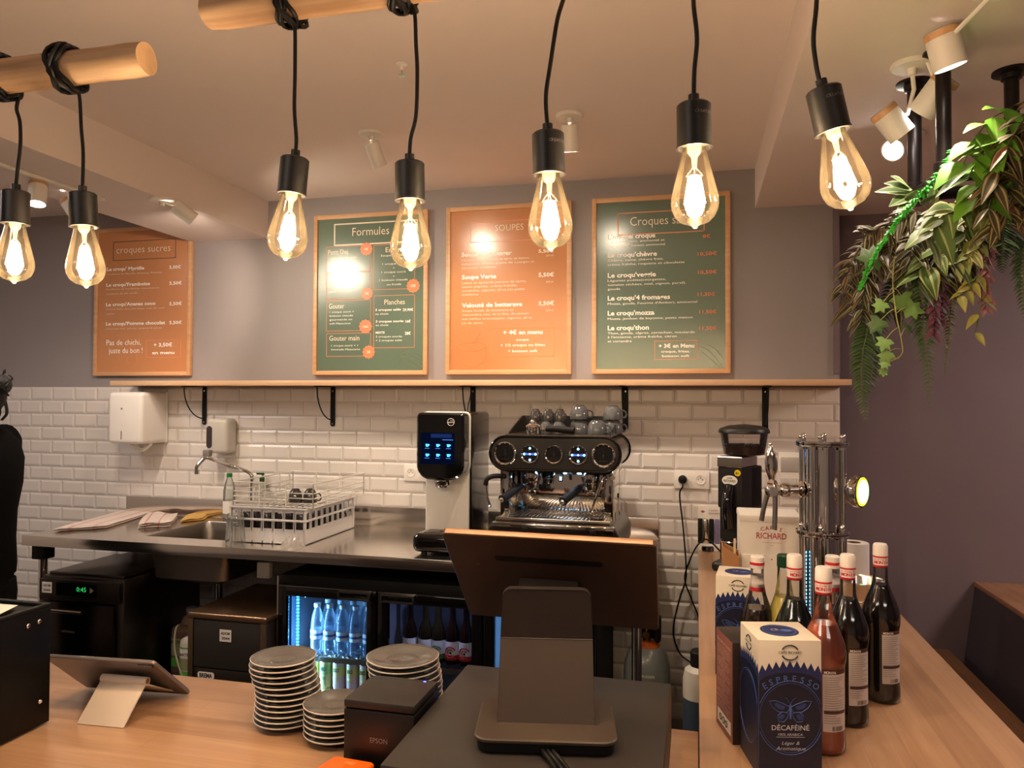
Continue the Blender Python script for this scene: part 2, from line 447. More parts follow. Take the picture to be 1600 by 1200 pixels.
def poster(x0, paper, label, org, items, sc=4.0):
    W_, H_, zb, fw = 0.623, 0.82, 1.722, 0.022
    t = thing('menu_poster', label, 'poster', (x0 + W_ / 2, D, zb), 'framed menu posters on the grey wall')
    mb = MB(); y0, y1 = D - 0.026, D - 0.001
    mb.box(x0, x0 + fw, y0, y1, zb, zb + H_, b=0.003); mb.box(x0 + W_ - fw, x0 + W_, y0, y1, zb, zb + H_, b=0.003)
    mb.box(x0 + fw * .9, x0 + W_ - fw * .9, y0, y1, zb, zb + fw, b=0.003); mb.box(x0 + fw * .9, x0 + W_ - fw * .9, y0, y1, zb + H_ - fw, zb + H_, b=0.003)
    mb.build('frame', frame_w, t)
    MB().box(x0 + fw, x0 + W_ - fw, D - 0.0175, D - 0.004, zb + fw, zb + H_ - fw).build('print', paper, t)
    q = MB(); yl = D - 0.0182
    def P(cx, cy): return at(org[0] + cx / sc, org[1] + cy / sc, Y=yl)
    for it in items:
        k = it[0]
        if k == 'T':      # x0, x1, baseline, cap height, text, material, bold
            _, a, b, yb, h, s, m, bo = it
            pa, pb = P(a, yb), P(b, yb); dep = (pa - CO).dot(CF) / FPX / sc
            q.text(s, (pa.x, yl, pa.z), X, Z, (pb - pa).x, h * dep, m, bo)
        elif k == 'R':    # outline box x0,y0,x1,y1,width
            _, a, b, c, d, wd, m = it
            p = P(a, b); r = P(c, d); wd = wd * (p - CO).dot(CF) / FPX / sc
            for (u0, u1, v0, v1) in ((p.x, r.x, p.z - wd, p.z), (p.x, r.x, r.z, r.z + wd), (p.x, p.x + wd, r.z, p.z), (r.x - wd, r.x, r.z, p.z)):
                q.box(u0, u1, yl, D - 0.0174, v0, v1, m)
        elif k == 'C':    # scalloped badge
            _, a, b, rr, m = it
            c = P(a, b); rr = rr * (c - CO).dot(CF) / FPX / sc
            poly = [((rr + rr * 0.06 * math.cos(12 * an)) * math.cos(an), (rr + rr * 0.06 * math.cos(12 * an)) * math.sin(an)) for an in [2 * PI * i / 96 for i in range(96)]]
            q.prism(poly, 0, 0.0009, frame((c.x, D - 0.0174, c.z), X, Z, -Y), m)
        elif k == 'S':    # stroke drawing
            _, pts, wd, m = it
            q.tube([P(*p_) for p_ in pts], wd, 4, m, k=4)
    q.build('lettering', pinks, t, solid=False)
    return t
# -- sweet sandwiches (left)
poster(-3.264, orange_p, 'orange menu poster of sweet croques, leftmost, half under the beam', (0, 300), [
    ('R', 708, 312, 1098, 412, 4, 2), ('T', 728, 1065, 385, 44, 'croques sucres', 1, -0.008),
    ('T', 668, 902, 494, 20, "Le croqu' Myrtille", 0, 0.03), ('T', 668, 1010, 520, 9, 'Confiture de Myrtille, Noisette, Pistache', 1, 0),
    ('T', 664, 938, 592, 20, "Le croqu'Framboise", 0, 0.03), ('T', 662, 995, 614, 9, 'Confiture de framboise, mascarpone', 1, 0), ('T', 662, 862, 642, 9, 'confiture de lait vanille', 1, 0),
    ('T', 662, 972, 714, 20, "Le croqu'Ananas coco", 0, 0.03), ('T', 662, 1028, 738, 9, 'Ananas frais, chocolat blanc, noix de coco', 1, 0), ('T', 662, 715, 766, 9, 'rapée', 1, 0),
    ('T', 662, 1032, 834, 20, "Le croqu'Pomme chocolat", 0, 0.03), ('T', 662, 1012, 860, 9, 'Chocolat noir, poires, caramel & pécan', 1, 0),
    ('T', 1058, 1130, 480, 20, '5,50€', 0, 0.02), ('T', 1058, 1136, 580, 20, '5,50€', 0, 0.02), ('T', 1058, 1136, 708, 20, '5,50€', 0, 0.02), ('T', 1058, 1136, 826, 20, '5,50€', 0, 0.02),
    ('T', 665, 880, 958, 34, 'Pas de chichi,', 0, 0.0), ('T', 680, 890, 1008, 34, 'juste du bon !', 0, 0.0),
    ('R', 914, 925, 1130, 1034, 3, 6), ('T', 960, 1076, 966, 22, '+ 3,50€', 0, 0.03), ('T', 950, 1090, 1014, 20, 'en menu', 0, 0.03),
    ('S', [(800, 1010), (790, 1050), (820, 1075), (850, 1050), (845, 990), (800, 960), (850, 900)], 0.0012, 5)])
# -- formulas
poster(-1.915, green_p, 'green menu poster with orange price badges, second from left', (400, 300), [
    ('R', 488, 200, 1010, 312, 8, 1), ('T', 602, 832, 275, 52, 'Formules', 1, -0.006),
    ('R', 440, 342, 716, 494, 3, 3), ('R', 440, 508, 716, 662, 3, 3), ('R', 440, 680, 716, 866, 3, 3), ('R', 440, 884, 716, 1026, 3, 3),
    ('R', 736, 332, 992, 604, 3, 3), ('R', 736, 648, 990, 972, 3, 3),
    ('T', 450, 574, 392, 30, 'Petit Dej', 1, 0), ('T', 450, 628, 420, 11, '1 café/ thé/ chocolat', 0, 0), ('T', 450, 612, 444, 11, '1 jus ou viennoiserie', 0, 0), ('T', 450, 560, 468, 11, 'au choix', 0, 0),
    ('T', 450, 640, 548, 30, 'Petit dej XL', 1, 0), ('T', 456, 612, 582, 11, '1 café/ thé/ chocolat', 0, 0), ('T', 452, 600, 606, 11, '+ 1 croque sucré au', 0, 0), ('T', 452, 506, 630, 11, 'choix', 0, 0),
    ('T', 456, 552, 730, 32, 'Gouter', 1, 0), ('T', 460, 612, 756, 11, '1 croque sucré +', 0, 0), ('T', 460, 606, 780, 11, 'boisson chaude', 0, 0), ('T', 460, 600, 804, 11, 'gourmande ou', 0, 0), ('T', 460, 592, 828, 11, 'soft Maaxcarat', 0, 0),
    ('T', 458, 646, 930, 32, 'Gouter main', 1, 0), ('T', 470, 636, 966, 11, '1 croque sucré + 1', 0, 0), ('T', 470, 650, 990, 11, 'limonade Maaxcarat', 0, 0),
    ('T', 810, 940, 376, 30, 'Enfants', 1, 0), ('T', 780, 940, 404, 12, 'Soupe ou frites', 0, 0), ('T', 790, 920, 456, 12, '1 croque salé', 0, 0), ('T', 856, 866, 480, 12, '+', 0, 0), ('T', 785, 936, 508, 12, '1 croque sucré', 0, 0), ('T', 856, 866, 532, 12, '+', 0, 0), ('T', 770, 948, 558, 12, '1 boisson chaude', 0, 0), ('T', 816, 908, 584, 12, 'ou froide', 0, 0),
    ('T', 802, 930, 704, 32, 'Planches', 1, 0), ('T', 746, 906, 744, 14, '3 croques salés', 0, 0.02), ('T', 918, 982, 744, 16, '29,90€', 0, 0.02), ('T', 746, 828, 768, 12, 'au choix', 0, 0),
    ('T', 748, 922, 816, 14, '3 croques sucrés', 0, 0.02), ('T', 934, 966, 816, 16, '16€', 0, 0.02), ('T', 748, 828, 838, 12, 'au choix', 0, 0),
    ('T', 748, 804, 886, 14, 'MIXTE', 0, 0.02), ('T', 930, 966, 892, 18, '28€', 0, 0.02), ('T', 748, 912, 910, 12, '2 croques sucrés', 0, 0), ('T', 748, 912, 934, 12, '+ 2 croques salés', 0, 0),
    ('C', 689, 356, 40, 3), ('C', 982, 586, 42, 3), ('C', 694, 634, 38, 3), ('C', 684, 840, 42, 3), ('C', 704, 1000, 40, 3),
    ('S', [(870, 1050), (900, 1010), (960, 1000), (1030, 1040)], 0.001, 4), ('S', [(880, 1066), (920, 1030), (980, 1050), (1036, 1090)], 0.001, 4), ('S', [(900, 1006), (930, 1060), (1000, 1092)], 0.001, 4), ('S', [(930, 990), (960, 1030), (1034, 1064)], 0.001, 4)])
q = MB()
for (cx, cy, s) in ((689, 356, '6€'), (982, 586, '13€'), (694, 634, '9€'), (684, 840, '7,80€'), (704, 1000, '5€')):
    p = at(400 + cx / 4, 300 + (cy + 8) / 4, Y=D - 0.019)
    q.text(s, (p.x, D - 0.0188, p.z), X, Z, None, 0.013 if len(s) < 4 else 0.010, 0, 0.01, 'c')
q.build('badge_lettering', [p_white], bpy.data.objects['menu_poster.001'], solid=False)
# -- soups
poster(-1.197, orange_p, 'orange menu poster of soups, third from left', (600, 300), [
    ('R', 540, 190, 1080, 292, 4, 6), ('T', 694, 872, 245, 40, 'SOUPES', 1, -0.006),
    ('T', 484, 800, 405, 26, 'Soupe du potager', 0, 0.03), ('T', 966, 1060, 380, 20, '5,50€', 0, 0.02), ('T', 1010, 1058, 402, 10, '25cl', 1, 0),
    ('T', 486, 910, 434, 13, 'Carottes, navet, pomme de terre, de blettes,', 1, 0), ('T', 486, 940, 458, 13, 'échalotes, crème, graine de courges et', 1, 0), ('T', 486, 700, 482, 13, 'ses petits croûtons', 1, 0),
    ('T', 486, 702, 546, 26, 'Soupe Verte', 0, 0.03), ('T', 966, 1062, 530, 24, '5,50€', 0, 0.02), ('T', 1012, 1056, 566, 10, '25cl', 1, 0),
    ('T', 486, 888, 576, 13, 'Laitue et épinards pomme de terre,', 1, 0), ('T', 486, 832, 600, 13, 'cumin paprika, crème fraîche,', 1, 0), ('T', 486, 878, 624, 13, 'coriandre, oignons, ail et ses petits', 1, 0), ('T', 486, 588, 648, 13, 'croûtons', 1, 0),
    ('T', 486, 864, 722, 26, 'Velouté de betterave', 0, 0.03), ('T', 966, 1062, 708, 24, '5,50€', 0, 0.02), ('T', 1012, 1056, 744, 10, '25cl', 1, 0),
    ('T', 486, 808, 750, 13, 'Soupe froide de betterave et', 1, 0), ('T', 486, 904, 774, 13, 'concombre avec de la féta, du yaourt', 1, 0), ('T', 486, 926, 800, 13, 'aux herbes aromatiques, oignons, ail et', 1, 0), ('T', 486, 620, 826, 13, 'jus de citron', 1, 0),
    ('R', 672, 845, 1064, 1030, 4, 5), ('R', 680, 852, 1056, 1024, 3, 5), ('T', 744, 992, 890, 24, '+ 4€ en menu', 0, 0.03), ('T', 826, 906, 930, 15, 'soupe', 0, 0.01), ('T', 728, 1008, 966, 17, '+ 1/2 croque ou frites', 0, 0.01), ('T', 774, 958, 1002, 17, '+ boisson soft', 0, 0.01),
    ('S', [(452, 970), (450, 1020), (490, 1070), (560, 1090), (620, 1060), (640, 1010), (635, 965)], 0.0014, 5), ('S', [(450, 970), (500, 945), (590, 940), (636, 965), (590, 990), (500, 992), (452, 972)], 0.0014, 5), ('S', [(560, 950), (600, 880)], 0.0014, 5), ('S', [(600, 1088), (626, 1104)], 0.0014, 5)])
# -- savoury sandwiches
poster(-0.478, green_p, 'green menu poster of savoury croques, rightmost, beside lowered ceiling', (800, 300), [
    ('R', 660, 132, 1204, 246, 6, 6), ('T', 738, 1130, 212, 56, 'Croques salés', 1, -0.006),
    ('T', 600, 896, 296, 28, "L'originel croque", 0, 0.03), ('T', 1192, 1240, 286, 20, '8€', 3, 0.02), ('T', 620, 954, 320, 14, 'Jambon blanc, emmental et', 0, 0), ('T', 620, 956, 346, 14, 'béchamel maison emmental', 0, 0),
    ('T', 598, 906, 410, 28, "Le croqu'chèvre", 0, 0.03), ('T', 1160, 1280, 398, 22, '10,50€', 3, 0.02), ('T', 598, 946, 436, 14, 'Chèvre, tome, chèvre frais,', 0, 0), ('T', 598, 1078, 462, 14, 'crème fraîche, roquette et ciboulette', 0, 0),
    ('T', 598, 900, 536, 28, "Le croqu'veggie", 0, 0.03), ('T', 1162, 1280, 512, 22, '10,50€', 3, 0.02), ('T', 598, 962, 562, 14, 'Légumes poêlés(courgettes,', 0, 0), ('T', 598, 1088, 588, 14, 'tomates séchées, miel, oignon, persil),', 0, 0), ('T', 598, 676, 614, 14, 'gouda', 0, 0),
    ('T', 598, 988, 678, 28, "Le croqu'4 fromages", 0, 0.03), ('T', 1160, 1270, 650, 22, '11,50€', 3, 0.02), ('T', 598, 1158, 706, 14, "Mozza, gouda, Fourme d'Ambert, emmental", 0, 0),
    ('T', 598, 890, 772, 28, "Le croqu'mozza", 0, 0.03), ('T', 1170, 1278, 760, 22, '11,50€', 3, 0.02), ('T', 598, 1130, 800, 14, 'Mozza, jambon de bayonne, pesto maison', 0, 0),
    ('T', 598, 856, 864, 28, "Le croqu'thon", 0, 0.03), ('T', 1170, 1280, 862, 22, '11,50€', 3, 0.02), ('T', 598, 1142, 890, 14, 'Thon, gouda, câpres, cornichon, moutarde', 0, 0), ('T', 598, 1030, 914, 14, "à l'ancienne, crème fraîche, citron", 0, 0), ('T', 598, 748, 940, 14, 'et coriandre', 0, 0),
    ('R', 890, 930, 1160, 1046, 3, 3), ('T', 916, 1140, 974, 24, '+ 3€ en Menu', 0, 0.03), ('T', 932, 1112, 1004, 15, 'croque, frites,', 0, 0.01), ('T', 938, 1108, 1032, 15, 'boisson soft', 0, 0.01),
    ('S', [(1180, 960), (1240, 1000), (1316, 1090)], 0.001, 4), ('S', [(1210, 950), (1270, 980), (1320, 1040)], 0.001, 4), ('S', [(1190, 1000), (1250, 1050), (1300, 1096)], 0.001, 4)])

# ================================================================== SHELF AND BRACKETS
t = MB().box(-2.99, 0.612, D - 0.20, D - 0.0005, 1.665, 1.690, b=0.002).build('wall_shelf', wood('shelf_wood', (218, 180, 142), (202, 160, 122), 'x', rough=0.4))
tag(t, 'long thin light wood shelf under the menu posters', 'shelf')
bl = ['black curved shelf bracket nearest to the soap dispenser', 'black curved shelf bracket above the dish rack', 'black shelf bracket behind the touch screen drink machine',
      'black shelf bracket right of the grey cups', 'black shelf bracket behind the coffee bean hopper']
br0 = None
for i, (x, zb) in enumerate(((-2.556, 1.478), (-1.804, 1.458), (-1.058, 1.478), (-0.322, 1.462), (0.291, 1.478))):
    if br0 is None:
        t = thing('shelf_bracket', bl[0], 'bracket', (x, D - 0.01, 1.665), 'black metal shelf brackets'); br0 = t
        yy = D - 0.0105
        m_ = MB(); m_.prism(rrect(0.026, 0.205, 0.012, cx=x, cy=1.5625), yy - 0.004, yy, frame((0, 0, 0), X, Z, Y), bev=0.0005)
        m_.box(x - 0.013, x + 0.013, D - 0.185, yy - 0.004, 1.6605, 1.6645, b=0.0008)
        m_.build('arm', blackm, t)
        c = MB(); c.tube([(x, yy - 0.008 - 0.16 * math.cos(a) , 1.659 - 0.16 * math.sin(a)) for a in [PI / 2 * k / 12 for k in range(13)]][::-1], 0.003, 6)
        c.v = [Vector((v.x, D - 0.172 + (v.y - (yy - 0.168)), v.z)) for v in c.v]
        # arc from the arm's tip down to the wall plate
        c = MB(); c.tube([(x, yy - 0.007 - 0.16 + 0.16 * (1 - math.cos(a)), 1.659 - 0.165 * math.sin(a)) for a in [PI / 2 * k / 14 for k in range(15)]], 0.0032, 6)
        c.build('curved_brace', blackm, t)
        for zz in (1.64, 1.474): MB().cyl((x, yy - 0.006, zz), (x, yy - 0.004, zz), 0.004, n=10).build('screw', steel, t)
    else:
        copy_tree(br0, loc=(x, D - 0.01, 1.665), label=bl[i])

# ================================================================== PENDANTS
bulb_glass = thin_glass('amber_bulb_glass', (1.0, 0.97, 0.92), 1.0, haze=0.003, hazecol=(1, 0.82, 0.55), ior=1.5)
fil_m = emis('filament_glow', (255, 214, 150), 120)
brass = mat('brass', (210, 160, 90), 0.25, 1.0)
cap_m = mat('lampholder_black', (14, 11, 10), 0.42)
log_w = wood('log_wood', (208, 174, 136), (146, 108, 76), 'x', rough=0.6, coat=0)
LP = 0.172
pend = [((25, 299), (22, 443), [(30, 112), (29, 150), (26, 170), (31, 190), (32, 225), (28, 262), (25, 290)], 'far left'),
        ((129, 302), (135, 450), [(123, 104), (124, 150), (127, 200), (130, 240), (129, 290)], ''),
        ((461, 247), (446, 407), [(464, 46), (461, 110), (460, 170), (463, 215), (462, 236)], ''),
        ((640, 254), (642, 423), [(645, 20), (650, 70), (652, 115), (650, 180), (642, 215), (640, 241)], ''),
        ((856, 208), (861, 392), [(876, -20), (871, 30), (860, 100), (853, 150), (855, 193)], ''),
        ((1084, 163), (1086, 357), [(1080, -22), (1084, 10), (1089, 60), (1085, 110), (1084, 150)], ''),
        ((1286, 139), (1330, 329), [(1278, -30), (1276, 0), (1271, 60), (1275, 100), (1280, 124)], '')]
plabel = ['lit pendant bulb on black cord, furthest left, cut by photo edge', 'lit pendant bulb on black cord beside orange sweet croques poster',
          'lit pendant bulb between the beam and green poster with price badges', 'lit pendant bulb covering the top right of badge poster',
          'lit pendant bulb in front of the orange soup poster', 'lit pendant bulb in front of the rightmost green poster', 'tilted lit pendant bulb furthest right, below lowered ceiling']
log_y = 1.10
wrapx = {0: (0, 118), 1: (105, 70), 2: (452, 22), 3: (626, 2), 4: (856, -22), 5: (1060, -40), 6: (1250, -60)}
for i, (a, b, cord, _) in enumerate(pend):
    L_px = math.hypot(b[0] - a[0], b[1] - a[1]); dd = LP * FPX / L_px
    pa, pb = at(*a, d=dd), at(*b, d=dd); ax = (pb - pa).normalized()
    t = thing('pendant_lamp', plabel[i], 'lamp', pa, 'pendant bulbs hanging from the logs')
    F = axis_frame(pa, -ax)
    def lz(prof, **k):
        m_ = MB(F); m_.lathe(prof, **k); return m_
    lz([(0.003, 0.013), (0.0075, 0.013), (0.0075, 0.0), (0.021, 0.0), (0.0235, -0.0025), (0.0235, -0.058), (0.0245, -0.0585), (0.0245, -0.0615), (0.0215, -0.062), (0.0195, -0.056), (0.006, -0.054)], n=32).build('lamp_holder', cap_m, t)
    gm = MB(F)
    gm.lathe([(0.0145, -0.0555), (0.0165, -0.065), (0.0195, -0.078), (0.0235, -0.094), (0.028, -0.112), (0.0318, -0.128), (0.0327, -0.137), (0.0315, -0.146), (0.027, -0.156), (0.019, -0.1635), (0.009, -0.167), (0.005, -0.1685), (0.0028, -0.1715), (0.0001, -0.172)], n=40, cap=False)
    gm.build('bulb_glass', bulb_glass, t, sharp=80)
    st = MB(F); st.lathe([(0.010, -0.056), (0.0085, -0.068), (0.004, -0.074), (0.003, -0.088), (0.0005, -0.090)], n=16)
    for k in range(4):
        an = PI / 2 * k; st.tube([(0.002 * math.cos(an), 0.002 * math.sin(an), -0.088), (0.008 * math.cos(an), 0.008 * math.sin(an), -0.095), (0.011 * math.cos(an), 0.011 * math.sin(an), -0.100)], 0.0005, 5)
    st.build('glass_stem', thin_glass('stem_glass', (1, 0.93, 0.75), 1, haze=0.25, hazecol=(1, 0.8, 0.45)), t)
    fm = MB(F)
    for k in range(6):
        an = PI / 3 * k; c, s = math.cos(an), math.sin(an)
        fm.tube([(0.006 * c, 0.006 * s, -0.100), (0.0125 * c, 0.0125 * s, -0.138)], 0.0024, 8)
    fm.build('filament', fil_m, t)
    if i >= 4:
        tm = MB(); h0_ = (CO - (F @ Vector((0, 0, -0.012)))).normalized(); u_ = -ax; r0_ = u_.cross(h0_).normalized(); r0_ = -r0_ if r0_.dot(CR) < 0 else r0_; n0_ = r0_.cross(u_)
        n0_ = -n0_ if n0_.dot(h0_) < 0 else n0_
        for j, ch in enumerate('CREATIVE'):
            a_ = 0.15 + j * 0.15; nn_ = n0_ * math.cos(a_) + r0_ * math.sin(a_); rr_ = r0_ * math.cos(a_) - n0_ * math.sin(a_); tm.text(ch, F @ Vector((0, 0, -0.019)) + nn_ * 0.0238, rr_, u_, None, 0.0042, 0, 0.0, 'c')
        tm.build('holder_lettering', greytxt, t, solid=False)
    core = F @ Vector((0, 0, -0.120))
    lamp('filament_light', 'POINT', core, BULB_W, (1.0, 0.74, 0.52), t, r=0.0135)
    cp = [at(*c, d=dd) for c in cord]; cp.append(F @ Vector((0, 0, 0.010)))
    top = cp[0]
    cp = [Vector((top.x, log_y - 0.01, top.z + 0.03))] + cp if False else cp
    # coil around the log
    lc = at(*wrapx[i], Y=log_y) if i < 2 else None
    cw = MB(); zc = 2.195 if i < 2 else 2.262
    wx = at(wrapx[i][0], wrapx[i][1], Y=log_y).x; wr = 0.0355
    turns = 4
    pts = [(wx + 0.016 * (k / 24 - turns / 2) / turns * 2 + 0.006 * math.sin(k * 0.9), log_y + wr * math.sin(2 * PI * k / 24), zc + wr * math.cos(2 * PI * k / 24)) for k in range(24 * turns)]
    cw.tube(pts, 0.0038, 7)
    cw.tube([(x_ + 0.008, log_y + (y_ - log_y) * 1.16, zc + (z_ - zc) * 1.16) for (x_, y_, z_) in pts[6:60]], 0.0038, 7)
    cw.build('cord_wrap', rubber, t)
    c0 = Vector((top.x, log_y + 0.002, zc - wr - 0.002)); 
    cdm = MB(); cdm.tube([Vector((wx, log_y, zc - wr))] + [c0] + [p for p in cp[1:]], 0.0032, 8, k=5); cdm.build('cord', rubber, t)
def log(x0, x1, zc, label):
    m_ = MB(); n = 26; vs = []; fs = []; segs = 40
    for i in range(segs + 1):
        x = x0 + (x1 - x0) * i / segs
        for j in range(n):
            a = 2 * PI * j / n; r = 0.030 + 0.0012 * math.sin(x * 9 + 1) + 0.0008 * math.sin(a * 3 + x * 6) + 0.0006 * math.sin(x * 31 + a * 2)
            if i in (0, segs): r -= 0.002
            vs.append((x, log_y + r * math.sin(a), zc + r * math.cos(a)))
    for i in range(segs):
        for j in range(n): fs.append((i * n + j, i * n + (j + 1) % n, (i + 1) * n + (j + 1) % n, (i + 1) * n + j))
    m_.add(vs, fs); vs2 = [vs[j] for j in range(n)] + [vs[segs * n + j] for j in range(n)]
    m_.add(vs2, [tuple(range(n - 1, -1, -1)), tuple(range(n, 2 * n))], 1)
    o = m_.build('wooden_pole', [log_w, mat('log_end_grain', (206, 168, 128), 0.7, noise=0.15, scale=30)], sharp=50)
    for q_ in (x0 + 0.25, x1 - 0.25):
        pass
    return tag(o, label, 'log')
xl = at(230, 60, Y=log_y).x; xr = at(326, 28, Y=log_y).x
l1 = log(xl - 1.3, xl, 2.195, 'left round wooden log holding the two leftmost pendant cords')
l2 = log(xr, xr + 1.25, 2.262, 'right round wooden log at photo top holding five pendant cords')
for o, xs, zc in ((l1, (xl - 0.9, xl - 0.35), 2.195), (l2, (xr + 0.30, xr + 1.0), 2.262)):
    s_ = MB()
    for x in xs: s_.cyl((x, log_y, zc + 0.028), (x, log_y, 2.64 if x < 0.252 else 2.462), 0.0015, n=6)
    s_.build('hanging_wire', blackm, o)

# ================================================================== CEILING SPOTS
lens_m = emis('spot_lens_glow', (255, 236, 208), 340); lens_b = emis('beam_spot_lens_glow', (255, 236, 208), 520); lens_s = emis('plant_spot_lens_glow', (255, 246, 232), 9)
def spotlight(name, label, c, zc, head, dirv, power=WALL_SPOT_W, ring=False, r=0.031, L_=0.095, group='white ceiling spotlights', base=True, size=95, aim=None, arm=None):
    """c = base xy on a ceiling at zc; head = top end of the can; dirv = where it points"""
    t = thing(name, label, 'spotlight', (c[0], c[1], zc), group)
    if base: MB().lathe([(0.05, 0), (0.05, -0.006), (0.046, -0.011), (0.012, -0.013), (0.010, -0.03)], o=(c[0], c[1], zc), n=32).build('base', whitem, t)
    d = Vector(dirv).normalized(); h = Vector(head)
    pts = [Vector((c[0], c[1], zc - 0.012))] + ([Vector(p) for p in arm] if arm else []) + [h + d * 0.03]
    MB().tube(pts, 0.0055, 8).build('arm', whitem, t)
    hb = MB(axis_frame(h, d))
    hb.lathe([(0.004, 0.0), (r * 0.93, 0.0), (r, 0.003), (r, L_), (r - 0.004, L_), (r - 0.0045, L_ - 0.02)], n=32, cap=False)
    hd = hb.build('head', whitem, t)
    if ring: MB(axis_frame(h, d)).lathe([(r + 0.0008, 0.002), (r + 0.0008, 0.016), (r * 0.9, 0.016), (r * 0.9, -0.001), (r, 0.0)], n=32, cap=False).build('wooden_ring', frame_w, hd)
    lb = MB(axis_frame(h + d * (L_ - 0.018), d)); lb.lathe([(0.0001, 0.0), (r - 0.005, 0.0), (r - 0.006, 0.006), (0.0001, 0.008)], n=28)
    lb.build('lens', lens_s if 'plant' in name else (lens_b if zc < 2.5 else lens_m), hd)
    lamp('spot_light', 'SPOT', h + d * (L_ + 0.004), power, (1.0, 0.80, 0.62), t, aim=aim or d, r=0.02, size=size, blend=0.7)
    return t
spotlight('ceiling_spotlight', 'white can spotlight on ceiling above the badge poster', (-1.236, 2.673), 2.64, (-1.24, 2.68, 2.605), (0.18, 0.45, -0.85))
spotlight('ceiling_spotlight', 'white can spotlight on ceiling above the soup poster', (-0.452, 2.670), 2.64, (-0.452, 2.672, 2.605), (0.0, 0.32, -0.95))
spotlight('ceiling_spotlight', 'white can spotlight under the left beam above sweet croques poster', (-2.16 - .04, 2.69), 2.445, at(272, 320, Y=2.7), (0.55, 0.62, -0.55), power=WALL_SPOT_W * 0.9, aim=(-0.8, 0.75, -0.25), size=80)
# right hand group with wooden rings, aimed at the hanging plants
def aimv(a, b): return (Vector(b) - Vector(a)).normalized()
hd = at(1378, 172, Y=2.1); spotlight('plant_spotlight', 'white spotlight with wooden ring, lit, left of the black pipes', (0.533, 2.076), 2.462, hd, aimv(hd, at(1412, 214, Y=2.115)), PLANT_SPOT_W * 0.35, True, 0.034, 0.085, 'spotlights with wooden rings', arm=[at(1428, 140, Y=2.09), at(1418, 178, Y=2.1)], aim=(-0.2, -0.5, -1), size=90)
hd = at(1480, 122, Y=2.05); spotlight('plant_spotlight', 'cream spotlight with wooden ring turned away, behind the two black pipes', (0.56, 2.04), 2.462, hd, aimv(hd, at(1446, 168, Y=2.09)), PLANT_SPOT_W * 0.3, True, 0.034, 0.095, 'spotlights with wooden rings', base=False, aim=(-0.5, 0.2, -1))
hd = at(1470, 48, Y=1.85); spotlight('plant_spotlight', 'large white spotlight with wooden ring, highest and nearest of the group', (0.60, 1.72), 2.462, hd, aimv(hd, at(1484, 100, Y=1.862)), PLANT_SPOT_W, True, 0.036, 0.085, 'spotlights with wooden rings', aim=(0.12, 0.25, -1), size=80)
hd = at(1412, 222, Y=2.6); spotlight('plant_spotlight', 'white spotlight showing its bright lens, lowest of the group', (0.66, 2.62), 2.462, hd, aimv(hd, at(1388, 240, Y=2.52)), PLANT_SPOT_W * 0.4, False, 0.036, 0.085, 'spotlights with wooden rings', aim=(-0.6, -0.2, -1), size=90)
# track on the left beam
t = thing('track_light', 'white track with two wood-ringed spots under the beam at far left', 'spotlight', (-2.44, 2.3, 2.445))
MB().box(-2.452, -2.425, 1.9, 2.62, 2.432, 2.4445, b=0.002).build('rail', whitem, t)
for (px, py, dx, dy) in ((60, 286, 0.15, -0.2), (104, 310, 0.5, 0.35)):
    h = at(px, py, Y=2.33 if px < 80 else 2.5); d = Vector((dx, dy, -1)).normalized()
    hb = MB(axis_frame(h, d)); hb.lathe([(0.004, 0), (0.031, 0.0), (0.032, 0.003), (0.032, 0.09), (0.028, 0.09), (0.0275, 0.07)], n=28, cap=False)
    o = hb.build('head', whitem, t)
    MB(axis_frame(h, d)).lathe([(0.033, 0.002), (0.033, 0.014), (0.03, 0.014), (0.03, 0.0)], n=28, cap=False).build('wooden_ring', frame_w, o)
    MB(axis_frame(h + d * 0.07, d)).lathe([(0.0001, 0), (0.027, 0), (0.0001, 0.006)], n=24).build('lens', lens_m, o)
    MB().tube([(-2.438, h.y, 2.434), h + d * 0.02], 0.005, 8).build('stem', whitem, o)
    lamp('spot_light', 'SPOT', h + d * 0.095, 6, (1, 0.82, 0.66), t, aim=(-0.45, 0.5, -1), r=0.02, size=90)
sp = thing('sprinkler_head', 'small white sprinkler on the ceiling between two pendant cords', 'sprinkler', (-0.888, 2.139, 2.64))
MB().lathe([(0.018, 0), (0.017, -0.004), (0.006, -0.006), (0.005, -0.02)], o=(-0.888, 2.139, 2.64), n=20).build('rosette', whitem, sp)
MB().lathe([(0.003, -0.02), (0.002, -0.034), (0.011, -0.035), (0.011, -0.037)], o=(-0.888, 2.139, 2.64), n=16).build('nozzle', chrome, sp)
# ================================================================== STEEL WORKTOP WITH SINK
WX0, WX1, WY0 = -3.0, -0.17, 2.783
t = thing('steel_worktop', 'long brushed steel worktop with built-in sink along tiled wall', 'counter', (-1.6, 3.1, 0))
m_ = MB(); bx0, bx1, by0, by1 = -2.45, -2.03, 2.92, 3.36
zt, zl = SZ, SZ - 0.004
m_.box(WX0, bx0, WY0, D - 0.012, zl, zt); m_.box(bx1, WX1, WY0, D - 0.012, zl, zt)
m_.box(bx0, bx1, WY0, by0, zl, zt); m_.box(bx0, bx1, by1, D - 0.012, zl, zt)
m_.box(WX0, WX1, WY0 - 0.002, WY0 + 0.002, zt - 0.045, zt, b=0.001)
m_.box(WX0 - 0.002, WX0 + 0.002, WY0, D - 0.012, zt - 0.045, zt, b=0.001); m_.box(WX1 - 0.002, WX1 + 0.002, WY0, D - 0.012, zt - 0.045, zt, b=0.001)
m_.build('top', steel, t)
MB().box(WX0 - 0.03, WX1, D - 0.0115 - 0.015, D - 0.0105, zt - 0.01, zt + 0.095, b=0.002).build('backsplash', steel, t)
